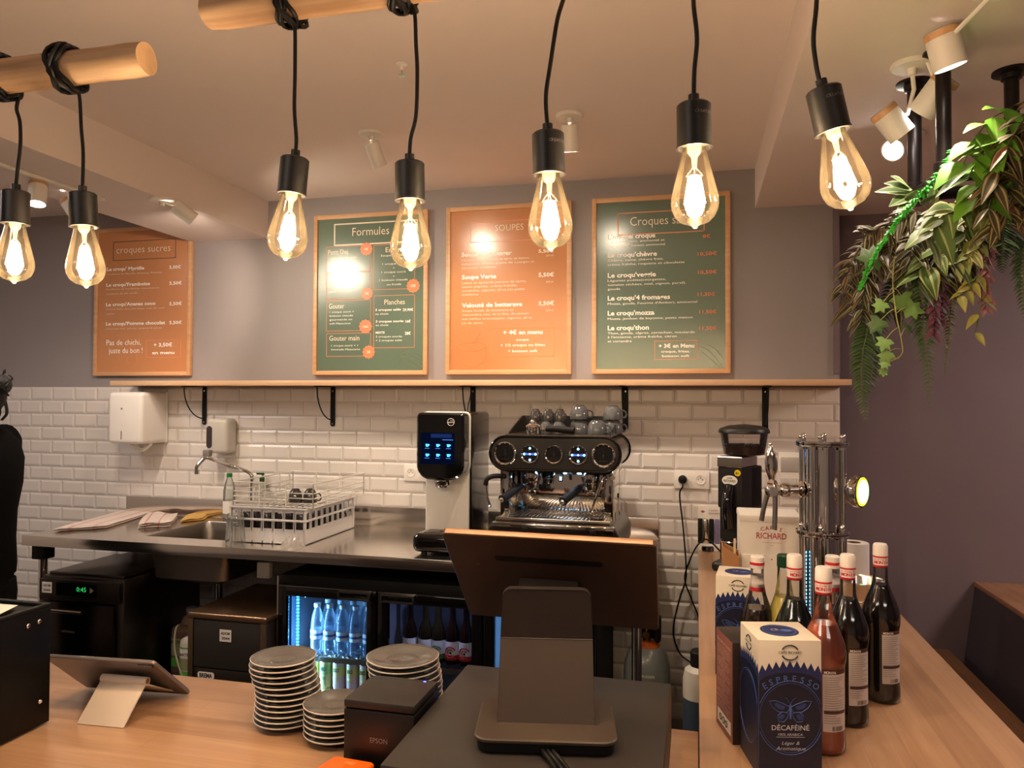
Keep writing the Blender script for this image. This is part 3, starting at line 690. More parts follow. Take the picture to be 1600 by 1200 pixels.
def basin():
    rings = []; zs = [(0, zt - 0.001, 0.02), (0.002, zt - 0.006, 0.025), (0.006, zt - 0.05, 0.05), (0.012, zt - 0.19, 0.06), (0.035, zt - 0.205, 0.05)]
    w_, h_ = bx1 - bx0, by1 - by0; cx, cy = (bx0 + bx1) / 2, (by0 + by1) / 2; m2 = MB(); vs = []; n = None
    for (k, z, r) in zs:
        ring = rrect(w_ - 2 * k, h_ - 2 * k, r, 6, cx, cy); n = len(ring); vs += [(a, b, z) for a, b in ring]
    fs = [(k * n + i, k * n + (i + 1) % n, (k + 1) * n + (i + 1) % n, (k + 1) * n + i) for k in range(len(zs) - 1) for i in range(n)]
    fs.append(tuple(range((len(zs) - 1) * n, len(zs) * n))); m2.add(vs, fs)
    m2.cyl((cx, cy, zt - 0.2045), (cx, cy, zt - 0.202), 0.028, n=24)
    return m2
basin().build('basin', mat('sink_steel', (150, 142, 134), 0.35, 1.0), t)
for (x, y) in ((-2.93, WY0 + 0.05), (-2.40, D - 0.08), (-2.93, D - 0.08), (-0.22, WY0 + 0.05), (-0.22, D - 0.08)):
    lb = MB(); lb.box(x - 0.033, x + 0.033, y - 0.033, y + 0.033, zt - 0.11, zt - 0.045, 1, b=0.004); lb.cyl((x, y, 0.03), (x, y, zt - 0.10), 0.019, n=20)
    lb.lathe([(0.025, 0), (0.025, 0.012), (0.012, 0.03)], o=(x, y, 0), n=16, mat=1); lb.build('leg', [steel, blackm], t)
# faucet
fx, fy = -2.235, 3.415
t = thing('sink_faucet', 'chrome swivel faucet with long bent spout behind the sink', 'faucet', (fx, fy, SZ))
MB().lathe([(0.026, 0), (0.026, 0.008), (0.019, 0.012), (0.017, 0.05), (0.020, 0.055), (0.020, 0.075), (0.014, 0.08)], o=(fx, fy, SZ)).build('body', chrome, t)
tip = at(308, 738, Y=3.25); el = at(320, 716, Y=3.27); kn = at(368, 730, Y=3.40)
MB().tube([(fx, fy, SZ + 0.07), (fx, fy, SZ + 0.18), Vector((fx, fy, kn.z - 0.035)), kn, kn + (el - kn) * 0.4, el + Vector((0.035, 0.0, -0.002)), el + Vector((0.0, 0, 0.0)), tip + Vector((0.0, 0, 0.03)), tip], 0.0095, 12, k=6).build('spout', chrome, t)
MB().cyl(tip + Vector((0, 0, 0.012)), tip - Vector((0, 0, 0.008)), 0.013, n=20).build('aerator', chrome, t)
MB().tube([(fx, fy - 0.015, SZ + 0.065), (fx - 0.03, fy - 0.06, SZ + 0.05), (fx - 0.09, fy - 0.12, SZ + 0.035)], 0.007, 10, k=4).build('lever', chrome, t)

# paper towel dispenser
dx0, dx1, dy0, dz0, dz1 = -2.99, -2.78, 3.27, 1.362, 1.632
t = thing('paper_towel_dispenser', 'white paper towel dispenser on the tiles left of the soap dispenser', 'dispenser', (-2.88, D - 0.01, dz0))
pr = [(dx0, dz0 + 0.01), (dx0 + 0.01, dz0)]; 
MB().box(dx0, dx1, dy0, D - 0.0097, dz0, dz1, b=0.022, seg=4).build('housing', whitep, t)
MB().box(dx0 - 0.001, dx1 + 0.001, D - 0.03, D - 0.0096, dz0 - 0.001, dz1 + 0.001, b=0.006).build('back_plate', whitep, t)
l_ = MB(); l_.box(-2.905, -2.899, dy0 - 0.0008, dy0 + 0.001, 1.385, 1.43); l_.ball((-2.902, dy0 - 0.0002, 1.545), (0.006, 0.0015, 0.006), 10)
l_.build('lock_slots', greytxt, t)
pp = MB(); px_ = [(-2.90, 0.0), (-2.82, 0.0)]
pp.tube([(-2.93, 3.36, dz0 + 0.004), (-2.90, 3.36, dz0 - 0.018), (-2.85, 3.36, dz0 - 0.036), (-2.81, 3.365, dz0 - 0.012), (-2.80, 3.365, dz0 + 0.004)], 0.010, 8, k=4)
pp.build('paper_sheet', card, t)
# soap dispenser
sx0, sx1 = at(322, 690, Y=3.38).x, at(352, 690, Y=3.38).x
t = thing('soap_dispenser', 'grey white wall soap dispenser with dark window above the faucet', 'dispenser', ((sx0 + sx1) / 2, D - 0.01, 1.30))
zz0, zz1 = 1.315, 1.495
MB().box(sx0, sx1 + 0.01, 3.375, D - 0.0097, zz0, zz1, b=0.02, seg=4).build('housing', mat('dispenser_grey', (186, 180, 172), 0.35), t)
wm = MB(frame((sx0 + 0.022, 3.3755, 1.335), X, Z, -Y))
wm.prism([(a, b) for a, b in rrect(0.034, 0.115, 0.0165, cx=0, cy=0.065)], 0, 0.0015, bev=0.0004); wm.build('window', mat('smoky_window', (62, 54, 58), 0.2), t)
MB().box(sx0 + 0.004, sx0 + 0.042, 3.345, 3.377, 1.300, 1.335, b=0.005).build('push_lever', mat('dispenser_dark_grey', (120, 114, 110), 0.4), t)

# sockets
def socket(label, x, z, n, group='white wall sockets'):
    t = thing('wall_socket', label, 'socket', (x, D - 0.0095, z), group)
    w_ = 0.078 * n
    MB().box(x - w_ / 2, x + w_ / 2, D - 0.018, D - 0.0095, z - 0.042, z + 0.042, b=0.003).build('plate', whitep, t)
    for k in range(n):
        cx = x - w_ / 2 + 0.039 + 0.078 * k; o = MB()
        o.lathe([(0.0215, 0.0), (0.0215, 0.003), (0.0195, 0.003), (0.0188, 0.0006), (0.0001, 0.0006)], o=(cx, D - 0.018, z), z=(0, -1, 0), n=28)
        for dx in (-0.0095, 0.0095): o.cyl((cx + dx, D - 0.0184, z), (cx + dx, D - 0.0188, z), 0.0024, n=8, mat=1)
        o.cyl((cx, D - 0.0182, z + 0.010), (cx, D - 0.022, z + 0.010), 0.0022, n=8, mat=2)
        o.build('outlet', [whitep, blackm, chrome], t)
    return t
socket('white double socket right of espresso machine with black plug in it', -0.025, 1.244, 2)
socket('white double socket half behind the touch screen drink machine', -1.335, 1.238, 2)
t = thing('switch_box', 'white modular switch box on tiles behind the beer tap handle', 'switch', (0.40, D - 0.0095, 1.22))
MB().box(0.345, 0.50, D - 0.035, D - 0.0095, 1.21, 1.375, b=0.006).build('housing', whitep, t)
mm = MB()
for k in range(4): mm.box(0.352 + 0.035 * k, 0.352 + 0.035 * k + 0.031, D - 0.038, D - 0.0345, 1.225, 1.265, b=0.0015)
mm.build('switches', mat('switch_grey', (196, 190, 184), 0.4), t)
MB().box(0.354, 0.49, D - 0.0365, D - 0.0345, 1.29, 1.355, b=0.003).build('window', mat('switch_window', (170, 165, 160), 0.25), t)
# black plug and its cable
px1 = Vector((-0.064, D - 0.022, 1.244))
pl = thing('power_plug', 'black plug in socket with cable hanging down the tiles', 'plug', px1)
MB().lathe([(0.0185, 0.0), (0.0195, 0.014), (0.016, 0.024), (0.006, 0.028)], o=px1, z=(0, -1, 0), n=24).build('plug_body', rubber, pl)
zf = D - 0.05
MB().tube([px1 + Vector((0, -0.022, 0)), px1 + Vector((0, -0.028, -0.03)), at(1062, 775, Y=zf), at(1068, 830, Y=zf), at(1072, 900, Y=zf), at(1062, 935, Y=zf), at(1052, 985, Y=zf), at(1062, 1020, Y=zf), at(1080, 1036, Y=zf - 0.05)], 0.0036, 8, k=6).build('cable', rubber, pl)
pc = MB().tube([Vector((0.10, 3.12, 0.985)), at(1105, 843, Y=3.2), at(1090, 852, Y=3.3), at(1078, 875, Y=3.42), at(1070, 905, Y=zf), at(1082, 940, Y=zf), at(1094, 975, Y=zf), at(1100, 1040, Y=zf)], 0.0036, 8, k=6).build('grinder_cable', rubber)
tag(pc, 'black cable drooping off counter end from the coffee grinder', 'cable')

# ---------------------------------------------------------------- things on the worktop
towel_m = mat('tea_towel_cloth', (212, 196, 188), 0.9, noise=0.05, scale=20, bump=0.5, bscale=400)
towel_r = mat('tea_towel_red_stripe', (192, 138, 130), 0.9)
def folded_cloth(name, corners, layers, th, label, group=None, seed=1, stripes=(0.15, 0.85), nx=22, ny=12):
    """rounded stack of folded layers over four ground corners (a,b,c,d) with soft ripples"""
    rnd = random.Random(seed); m2 = MB(); a, b, c, d = [Vector(p) for p in corners]
    z = 0
    for L_ in range(layers):
        off = [rnd.uniform(-0.006, 0.006) for _ in range(4)]; ph = rnd.uniform(0, 6); vs = []
        for s in (0, 1):
            for j in range(ny + 1):
                v = j / ny
                for i in range(nx + 1):
                    u = i / nx
                    p = a * (1 - u) * (1 - v) + b * u * (1 - v) + c * u * v + d * (1 - u) * v
                    e = min(u, 1 - u, v, 1 - v); fall = min(1, e * 12)
                    rip = 0.0022 * math.sin(9 * u + ph) * math.sin(6 * v + ph * 2)
                    zz = z + (th * (0.5 + (0.5 if s else -0.5) * math.sqrt(fall)) if True else 0) + rip * (L_ + 1) * 0.6 * (1 if (L_ or s) else 0)
                    vs.append((p.x + off[0] * (1 - u) + off[1] * u, p.y + off[2] * (1 - v) + off[3] * v, a.z + max(zz, 0.0003)))
        n1 = (nx + 1) * (ny + 1); fs = []; ms = []
        for s in (0, 1):
            for j in range(ny):
                for i in range(nx):
                    k = s * n1 + j * (nx + 1) + i; fs.append((k, k + 1, k + nx + 2, k + nx + 1))
                    u = (i + 0.5) / nx; ms.append(1 if any(abs(u - q_) < 0.6 / nx for q_ in stripes) else 0)
        edge = [(i, 0) for i in range(nx + 1)] + [(nx, j) for j in range(1, ny + 1)] + [(i, ny) for i in range(nx - 1, -1, -1)] + [(0, j) for j in range(ny - 1, 0, -1)]
        for k in range(len(edge)):
            (i0, j0), (i1, j1) = edge[k], edge[(k + 1) % len(edge)]
            p = j0 * (nx + 1) + i0; q_ = j1 * (nx + 1) + i1; fs.append((p, q_, q_ + n1, p + n1)); ms.append(0)
        m2.add(vs, fs, ms); z += th * 0.92
    return tag(m2.build(name, [towel_m, towel_r], sharp=60), label, 'towel', group)
G = lambda px, py: at(px, py, Z=SZ + 0.001)
folded_cloth('tea_towel', [G(80, 832), G(165, 826), G(238, 803), G(190, 801)], 2, 0.009, 'long folded white tea towel with red stripe, at worktop left end', 'folded tea towels', 1, (0.3, 0.75))
folded_cloth('tea_towel', [G(216, 826), G(266, 823), G(278, 809), G(232, 806)], 4, 0.007, 'small stacked tea towel folded in layers, between long towel and sink', 'folded tea towels', 3, (0.2, 0.6))
o = folded_cloth('cleaning_cloth', [G(280, 817), G(318, 813), G(328, 804), G(292, 807)], 2, 0.009, 'yellow folded cleaning cloth behind the sink', None, 5, ())
o.data.materials[0] = mat('yellow_cloth', (196, 156, 84), 0.9, bump=0.4, bscale=300); o['category'] = 'cloth'

pet = thin_glass('clear_plastic', (0.93, 0.95, 0.93), 1, haze=0.10, hazecol=(0.8, 0.82, 0.8))
bc = at(359, 806, Z=SZ); bc = Vector((bc.x, 3.42, SZ)); bc.x = at(358, 790, Y=3.42).x
t = thing('plastic_bottle', 'clear plastic bottle with green cap, at the faucet base', 'bottle', bc)
MB().lathe([(0.026, 0.0005), (0.031, 0.006), (0.030, 0.06), (0.0305, 0.10), (0.030, 0.15), (0.024, 0.185), (0.013, 0.215), (0.012, 0.225)], o=bc, cap=True).build('body', pet, t)
MB().lathe([(0.0312, 0.035), (0.0312, 0.10)], o=bc, cap=False).build('label', card, t)
MB().lathe([(0.0145, 0.222), (0.0145, 0.240), (0.013, 0.242)], o=bc).build('cap', mat('green_plastic', (22, 120, 62), 0.4), t)
bc = Vector((at(410, 790, Y=3.44).x, 3.44, SZ))
t = thing('pump_bottle', 'clear pump bottle with dark green pump, behind the dish crate', 'bottle', bc)
MB().lathe([(0.038, 0.0005), (0.04, 0.006), (0.04, 0.15), (0.03, 0.185), (0.014, 0.20), (0.014, 0.206)], o=bc).build('body', pet, t)
m2 = MB(); m2.lathe([(0.016, 0.204), (0.016, 0.220), (0.006, 0.224), (0.005, 0.238)], o=bc); m2.box(bc.x - 0.035, bc.x + 0.008, bc.y - 0.006, bc.y + 0.006, SZ + 0.236, SZ + 0.247, b=0.003)
m2.build('pump', mat('dark_green_plastic', (18, 62, 34), 0.4), t)

# dish crate with open cells and a white wire basket in it
crate_m = mat('grey_crate_plastic', (196, 192, 194), 0.4)
cx0, cx1, cy0, cy1, c0, c1 = -1.995, -1.632, 2.90, 3.36, SZ + 0.004, SZ + 0.158
t = thing('dish_crate', 'pale grey plastic dishwasher crate with square openings on steel worktop', 'crate', ((cx0 + cx1) / 2, 3.13, SZ))
def grid_wall(mb, p, u, length, nrm, zrows, z0, z1, cell, th=0.004, mat=0):
    """wall with rows of square holes: u along, built from bars"""
    p = Vector(p); u = Vector(u); n_ = Vector(nrm)
    def bar(a, b, za, zb, t_=th):
        pts = [p + u * a, p + u * b]
        vs = [(q_ + n_ * k) for q_ in pts for k in (0, -t_)]
        V = [(v.x, v.y, z) for z in (za, zb) for v in vs]
        mb.add(V, [(0, 1, 3, 2), (4, 6, 7, 5), (0, 4, 5, 1), (2, 3, 7, 6), (0, 2, 6, 4), (1, 5, 7, 3)], mat)
    zs = [z0] + [z for r_ in zrows for z in r_] + [z1]
    for k in range(0, len(zs), 2): bar(0, length, zs[k], zs[k + 1])
    nb = max(1, round(length / cell)); cw_ = length / nb
    for k in range(nb + 1):
        c = k * cw_; a, b = max(0, c - 0.006), min(length, c + 0.006)
        for (za, zb) in zrows: bar(a, b, za, zb)
        bar(max(0, c - 0.002), min(length, c + 0.002), z0 + 0.05, z1 - 0.01, th + 0.006)
rows = [(c0 + 0.062, c0 + 0.095), (c0 + 0.104, c0 + 0.134)]
mb = MB()
grid_wall(mb, (cx0, cy0, 0), X, cx1 - cx0, -Y, rows, c0, c1, 0.051); grid_wall(mb, (cx1, cy0, 0), Y, cy1 - cy0, X, rows, c0, c1, 0.051)
grid_wall(mb, (cx0, cy1, 0), X, cx1 - cx0, Y, rows, c0, c1, 0.051); grid_wall(mb, (cx0, cy0, 0), Y, cy1 - cy0, -X, rows, c0, c1, 0.051)
for z in (c1 - 0.008, c0 + 0.095):
    for (a, b, c, d) in ((cx0 - .006, cx1 + .006, cy0 - .006, cy0 + 0.002), (cx0 - .006, cx1 + .006, cy1 - 0.002, cy1 + .006), (cx0 - .006, cx0 + 0.002, cy0, cy1), (cx1 - 0.002, cx1 + .006, cy0, cy1)):
        mb.box(a, b, c, d, z, z + 0.008, b=0.002)
for x_ in (cx0, cx1):
    for y_ in (cy0, cy1): mb.box(x_ - 0.0045, x_ + 0.0045, y_ - 0.0045, y_ + 0.0045, c0, c1, b=0.002)
mb.build('crate_wall', crate_m, t)
mb = MB()
for k in range(8):
    x = cx0 + 0.006 + (cx1 - cx0 - 0.012) * k / 7; mb.box(x - 0.003, x + 0.003, cy0, cy1, c0, c0 + 0.01)
for k in range(10):
    y = cy0 + 0.006 + (cy1 - cy0 - 0.012) * k / 9; mb.box(cx0, cx1, y - 0.003, y + 0.003, c0, c0 + 0.008)
mb.build('crate_floor', crate_m, t)
gc0 = None
for j in range(4):
    for i in range(4):
        x_, y_ = cx0 + 0.05 + 0.0875 * i, cy0 + 0.06 + 0.112 * j
        lab_ = 'dark tall cup inside the dish crate, row %s from front, place %s from left' % (('one', 'two', 'three', 'four')[j], ('one', 'two', 'three', 'four')[i])
        if gc0 is None:
            gc0 = thing('tall_cup', lab_, 'cup', (x_, y_, c0 + 0.011), 'dark cups inside the dish crate')
            MB().lathe([(0.036, 0.0), (0.0355, 0.04), (0.031, 0.10), (0.027, 0.112), (0.0001, 0.113)], o=(x_, y_, c0 + 0.011), n=22, cap=False).build('bowl', mat('charcoal_cup', (40, 36, 35), 0.2, coat=0.5), gc0)
            MB().tube([(x_ + 0.033, y_, c0 + 0.03), (x_ + 0.043, y_, c0 + 0.04), (x_ + 0.042, y_, c0 + 0.075), (x_ + 0.030, y_, c0 + 0.088)], 0.0035, 7, k=4).build('handle', MT['charcoal_cup'], gc0)
        else: copy_tree(gc0, loc=(x_, y_, c0 + 0.011), label=lab_)
wire_m = mat('white_coated_wire', (222, 216, 208), 0.35)
wx0, wx1, wy0, wy1, w0, w1 = cx0 + 0.004, cx1 + 0.03, cy0 + 0.01, cy1 + 0.05, c1 + 0.002, c1 + 0.105
t = thing('wire_basket', 'white coated wire basket resting on top of the grey dish crate', 'basket', ((wx0 + wx1) / 2, 3.15, c1))
mb = MB()
for z in (w0 + 0.018, w0 + 0.040, w0 + 0.062, w1):
    mb.tube([(wx0, wy0, z), (wx1, wy0, z), (wx1, wy1, z), (wx0, wy1, z)], 0.0028 if z < w1 else 0.0036, 6, closed=True)
for k in range(4):
    x = wx0 + (wx1 - wx0) * k / 3
    for y in (wy0, wy1): mb.tube([(x, y, w0), (x, y, w1)], 0.0026, 6)
for k in range(5):
    y = wy0 + (wy1 - wy0) * k / 4
    for x in (wx0, wx1): mb.tube([(x, y, w0), (x, y, w1)], 0.0026, 6)
mb.build('side_wires', wire_m, t)
mb = MB()
for k in range(15):
    x = wx0 + (wx1 - wx0) * k / 14; mb.tube([(x, wy0, w0), (x, wy1, w0)], 0.0016, 5)
for k in range(6):
    y = wy0 + (wy1 - wy0) * k / 5; mb.tube([(wx0, y, w0 + 0.002), (wx1, y, w0 + 0.002)], 0.002, 5)
mb.build('base_wires', wire_m, t)
cup_d = mat('charcoal_ceramic', (54, 50, 48), 0.12, coat=0.6)
cup_g = mat('grey_ceramic', (84, 85, 87), 0.12, coat=0.6)
def cup(name, label, o, r, h, m_, group, ang=0.0, up=False):
    """cup turned upside down on its rim, or upright"""
    t = thing(name, label, 'cup', o, group)
    pr = [(r, 0.0), (r + 0.0005, 0.004), (r * 0.99, h * 0.35), (r * 0.86, h * 0.75), (r * 0.62, h * 0.93), (r * 0.55, h * 0.94), (r * 0.55, h), (r * 0.50, h), (r * 0.49, h * 0.96), (0.0001, h * 0.95)]
    ins = [(r * 0.93, 0.0), (r * 0.9, h * 0.4), (r * 0.7, h * 0.8), (0.0001, h * 0.88)]
    if up: pr = [(a, h - b) for a, b in pr][::-1]; ins = [(a, h - b) for a, b in ins][::-1]
    m2 = MB(); m2.lathe(pr, o=o, n=28, cap=False); m2.lathe(ins, o=o, n=28, cap=False)
    zr = 0.0 if not up else h
    m2.lathe([(r * 0.93, zr), (r, zr)], o=o, n=28, cap=False)
    m2.build('bowl', m_, t)
    c, s = math.cos(ang), math.sin(ang); f = (lambda q_: h - q_) if up else (lambda q_: q_)
    MB().tube([(o[0] + c * a, o[1] + s * a, o[2] + f(b)) for a, b in ((r * 0.97, h * 0.15), (r * 1.35, h * 0.14), (r * 1.55, h * 0.34), (r * 1.35, h * 0.58), (r * 0.9, h * 0.66))], r * 0.10, 7, k=4).build('handle', m_, t)
    return t
for i, (px, l) in enumerate(((458, 'dark espresso cup upside down in the wire basket, left of two'), (481, 'dark espresso cup upside down in the wire basket, right of two'))):
    p = at(px, 786, Z=c1 + 0.007); cup('espresso_cup', l, (p.x, p.y + 0.02, c1 + 0.0065), 0.031, 0.062, cup_d, 'dark cups in the wire basket', 0.6)
clear = thin_glass('clear_glass', (0.97, 0.97, 0.96), 1, haze=0.06, hazecol=(0.8, 0.8, 0.78))
gp = at(385, 848, Z=SZ); gp = Vector((gp.x, gp.y + 0.03, SZ + 0.001))
gp.x = at(380, 840, Y=gp.y).x; gp.y = 2.868
gm = MB(); n = 40
prof = [(0.042, 0.0), (0.0415, 0.01), (0.037, 0.07), (0.0345, 0.125), (0.032, 0.130), (0.0001, 0.130)]
gm.lathe(prof, o=gp, n=n, cap=False); gm.lathe([(0.039, 0.0), (0.0345, 0.07), (0.0315, 0.12), (0.0001, 0.121)], o=gp, n=n, cap=False)
for i in range(20):
    a = 2 * PI * i / 20; gm.tube([gp + Vector((0.0415 * math.cos(a), 0.0415 * math.sin(a), 0.012)), gp + Vector((0.035 * math.cos(a), 0.035 * math.sin(a), 0.12))], 0.0016, 5)
tag(gm.build('drinking_glass', clear, solid=False), 'clear ribbed glass upside down on the worktop, left of dish crate', 'glass')
# crumpled plastic film
fm = MB(); rnd = random.Random(4); nn = 12; vs = []
A_, B_ = G(484, 842), G(540, 828)
for j in range(nn + 1):
    for i in range(nn + 1):
        u, v = i / nn, j / nn; e = min(u, 1 - u, v, 1 - v)
        vs.append((A_.x - 0.01 + (B_.x - A_.x + 0.03) * u + rnd.uniform(-.004, .004), WY0 + 0.01 + 0.10 * v + rnd.uniform(-.004, .004), SZ + 0.0015 + rnd.uniform(0.0, 0.02) * min(1, e * 5) + (0.06 * math.sin(PI * u) * math.sin(PI * v) ** 2 * (0.6 + 0.4 * math.sin(9 * u)))))
fm.add(vs, [(j * (nn + 1) + i, j * (nn + 1) + i + 1, (j + 1) * (nn + 1) + i + 1, (j + 1) * (nn + 1) + i) for j in range(nn) for i in range(nn)])
tag(fm.build('plastic_film', thin_glass('film_plastic', (0.92, 0.9, 0.88), 1, haze=0.3, hazecol=(0.8, 0.76, 0.72)), solid=False, sharp=10), 'crumpled clear plastic film in front of the dish crate corner', 'film')

# ================================================================== TOUCH SCREEN DRINK MACHINE
hx0, hx1 = -1.118, -0.922
t = thing('drink_machine', 'tall white and black touch screen hot drink machine on worktop', 'drink machine', (-1.02, 3.1, SZ))
hy0, hy1, hz1 = 2.985, 3.29, 1.546
MB().box(hx0, hx1 - 0.006, hy0, hy0 + 0.03, SZ + 0.001, hz1 - 0.004, b=0.006, seg=3).build('front_panel', whitem, t)
MB().box(hx0 + 0.002, hx1, hy0 + 0.012, hy1, SZ + 0.001, hz1, b=0.018, seg=4).build('body', mat('black_satin', (18, 15, 14), 0.18, coat=0.3), t)
hm = MB(frame(((hx0 + hx1) / 2 - 0.004, hy0 - 0.004, 1.408), X, Z, -Y))
def headpoly(w_, h_, rt, rb):
    out = []
    for (sx, sy, a0, r) in ((1, 1, 0, rt), (-1, 1, PI / 2, rt), (-1, -1, PI, rb), (1, -1, 1.5 * PI, rb)):
        for i in range(9):
            a = a0 + PI / 2 * i / 8; out.append((sx * (w_ / 2 - r) + r * math.cos(a), sy * (h_ / 2 - r) + r * math.sin(a)))
    return out
hm.prism(headpoly(0.205, 0.275, 0.02, 0.06), 0, 0.085, bev=0.008); hm.build('head', blackg, t)
MB(frame(((hx0 + hx1) / 2 - 0.004, hy0 - 0.003, 1.408), X, Z, -Y)).prism(headpoly(0.213, 0.283, 0.024, 0.064), -0.004, 0.012, bev=0.002).build('head_rim', whitem, t)
yh = hy0 - 0.0895; hcx = (hx0 + hx1) / 2 - 0.012
MB().box(hcx - 0.075, hcx + 0.072, yh - 0.0012, yh + 0.003, 1.335, 1.463, b=0.0005).build('screen', emis('screen_dark_blue', (4, 10, 30), 0.5), t)
ic = MB()
for r_ in range(2):
    for c in range(3):
        cx = hcx - 0.046 + 0.046 * c; cz = 1.412 - 0.040 * r_
        ic.prism([(cx - 0.007, cz + 0.005), (cx + 0.007, cz + 0.005), (cx + 0.005, cz - 0.006), (cx - 0.005, cz - 0.006)], 0, 0.0005, frame((0, yh - 0.0012, 0), X, Z, -Y))
        ic.box(cx + 0.006, cx + 0.010, yh - 0.0017, yh - 0.0012, cz - 0.002, cz + 0.004)
        ic.box(cx - 0.010, cx + 0.010, yh - 0.0017, yh - 0.0012, cz - 0.0135, cz - 0.0118, 1)
ic.box(hcx + 0.02, hcx + 0.066, yh - 0.0017, yh - 0.0012, 1.434, 1.436, 1); ic.box(hcx - 0.03, hcx + 0.06, yh - 0.0015, yh - 0.0012, 1.443, 1.459, 2)
ic.build('screen_icons', [emis('icon_blue', (60, 150, 255), 1.6), emis('icon_text_blue', (80, 130, 220), 0.7), emis('screen_band_blue', (14, 26, 60), 1)], t)
lg = MB(); lc = Vector((hcx + 0.056, yh - 0.001, 1.508)); lg.torus(lc, Y, 0.0145, 0.0012, 28, 6); lg.text('puro', lc + Vector((0, -0.0006, -0.004)), X, Z, 0.026, 0.008, 0, 0.02, 'c'); lg.text('~', lc + Vector((0.003, -0.0006, 0.002)), X, Z, 0.012, 0.01, 0, 0.02, 'c')
lg.build('round_logo', whitep, t, solid=False)
MB().lathe([(0.028, 0.0), (0.034, 0.008), (0.034, 0.024), (0.038, 0.03)], o=(hcx + 0.008, hy0 - 0.05, 1.238), n=28).build('nozzle', chrome, t)
mb = MB(); mb.box(hx0 - 0.012, hx1 - 0.0, hy0 - 0.13, hy0 - 0.001, SZ + 0.008, SZ + 0.085, b=0.026, seg=5); mb.build('drip_tray', blackg, t)
mb = MB(); mb.box(hx0 + 0.03, hx1 - 0.03, hy0 - 0.10, hy0 - 0.02, SZ + 0.0851, SZ + 0.087, b=0.0008); mb.cyl(((hx0 + hx1) / 2, hy0 - 0.06, SZ + 0.087), ((hx0 + hx1) / 2, hy0 - 0.06, SZ + 0.0878), 0.012, mat=1); mb.build('tray_grid', [steeld, blackm], t)
for x in (hx0 + 0.03, hx1 - 0.03): MB().cyl((x, hy0 - 0.09, SZ), (x, hy0 - 0.09, SZ + 0.02), 0.012).build('foot', blackm, t)
pc = MB().tube([(-1.03, D - 0.14, 1.664), (-1.028, D - 0.15, 1.62), (-1.02, D - 0.22, 1.56), (-1.02, 3.27, 1.52), (-1.02, 3.30, 1.50)], 0.003, 8, k=5).build('machine_cable', rubber)
tag(pc, 'thin black cable from shelf down to touch screen drink machine', 'cable')
# ================================================================== ESPRESSO MACHINE
ex0, ex1, ey = -0.806, -0.286, 2.88
ezc = 1.388
t = thing('espresso_machine', 'black and chrome two group espresso machine with round dials on worktop', 'coffee machine', (-0.545, 3.05, SZ))
graph = mat('graphite_lacquer', (24, 21, 20), 0.3, coat=0.4)
mirror = mat('mirror_steel', (200, 196, 190), 0.05, 1.0)
def pill(w_, h_, cx=0, cy=0, n=12): return rrect(w_, h_, h_ / 2 - 0.0005, n, cx, cy)
FX = lambda y: frame(((ex0 + ex1) / 2, y, 0), X, Z, Y)
MB().prism(pill(0.52, 0.132, 0, ezc), 0, 0.40, FX(ey), bev=0.006).build('head', graph, t)
rim = MB(); pl_ = pill(0.522, 0.134, (ex0 + ex1) / 2, ezc, 14); rim.tube([(a, ey + 0.004, b) for a, b in pl_], 0.005, 6, closed=True)
MB().tube([(p, ey + 0.398, q_) for p, q_ in pl_], 0.006, 6, closed=True).build('rear_rim', blackg, t)
rim.build('front_rim', blackg, t)
# dials
def dial(cx, r, cz, lit):
    o = Vector((cx, ey - 0.0005, cz))
    d_ = MB()
    d_.lathe([(r, 0.0), (r, 0.006), (r * 0.93, 0.010), (r * 0.80, 0.008), (r * 0.78, 0.003), (0.0001, 0.003)], o=o, z=(0, -1, 0), n=36, mat=0, cap=False)
    for k in range(12):
        a = 2 * PI * k / 12; d_.ball((cx + r * 0.88 * math.cos(a), ey - 0.0095, cz + r * 0.88 * math.sin(a)), 0.0028 * r / 0.04, 8)
    d_.lathe([(r * 0.78, 0.0035), (0.0001, 0.0038)], o=o, z=(0, -1, 0), n=36, mat=1, cap=False)
    if lit:
        for k in range(4):
            a = PI / 2 * k; d_.ball((cx + r * 0.60 * math.cos(a), ey - 0.005, cz + r * 0.60 * math.sin(a)), 0.0045, 10, 2)
        for k in range(8):
            a = PI / 8 + PI / 4 * k; d_.box(-0.0012, 0.0012, -0.0012, 0.0, 0.012, 0.019, 3, M=Matrix.Translation((cx, ey - 0.0045, cz)) @ Matrix.Rotation(a, 4, 'Y'))
        d_.box(cx - r * 0.5, cx + r * 0.5, ey - 0.0055, ey - 0.004, cz - 0.003, cz + 0.003, 4); d_.ball((cx, ey - 0.005, cz), 0.0035, 8, 5)
    else:
        d_.box(cx - 0.0008, cx + 0.0008, ey - 0.0062, ey - 0.005, cz - r * 0.3, cz + r * 0.35, 3); d_.ball((cx, ey - 0.0045, cz), (0.004, 0.002, 0.004), 8, 3)
        for k in range(-3, 4): d_.box(cx + k * 0.005 - 0.0015, cx + k * 0.005 + 0.0015, ey - 0.0052, ey - 0.0042, cz - r * 0.48, cz - r * 0.42, 3)
    return d_.build('dial', [chrome, blackg, emis('dial_led_cyan', (90, 190, 255), 6), steeld, emis('dial_led_blue', (30, 60, 255), 3), emis('dial_led_white', (220, 200, 255), 4)], t)
for cx, r, lit in ((-0.742, 0.047, 0), (-0.641, 0.038, 1), (-0.545, 0.038, 0), (-0.449, 0.039, 1), (-0.351, 0.047, 0)): dial(cx, r, ezc - 0.002, lit)
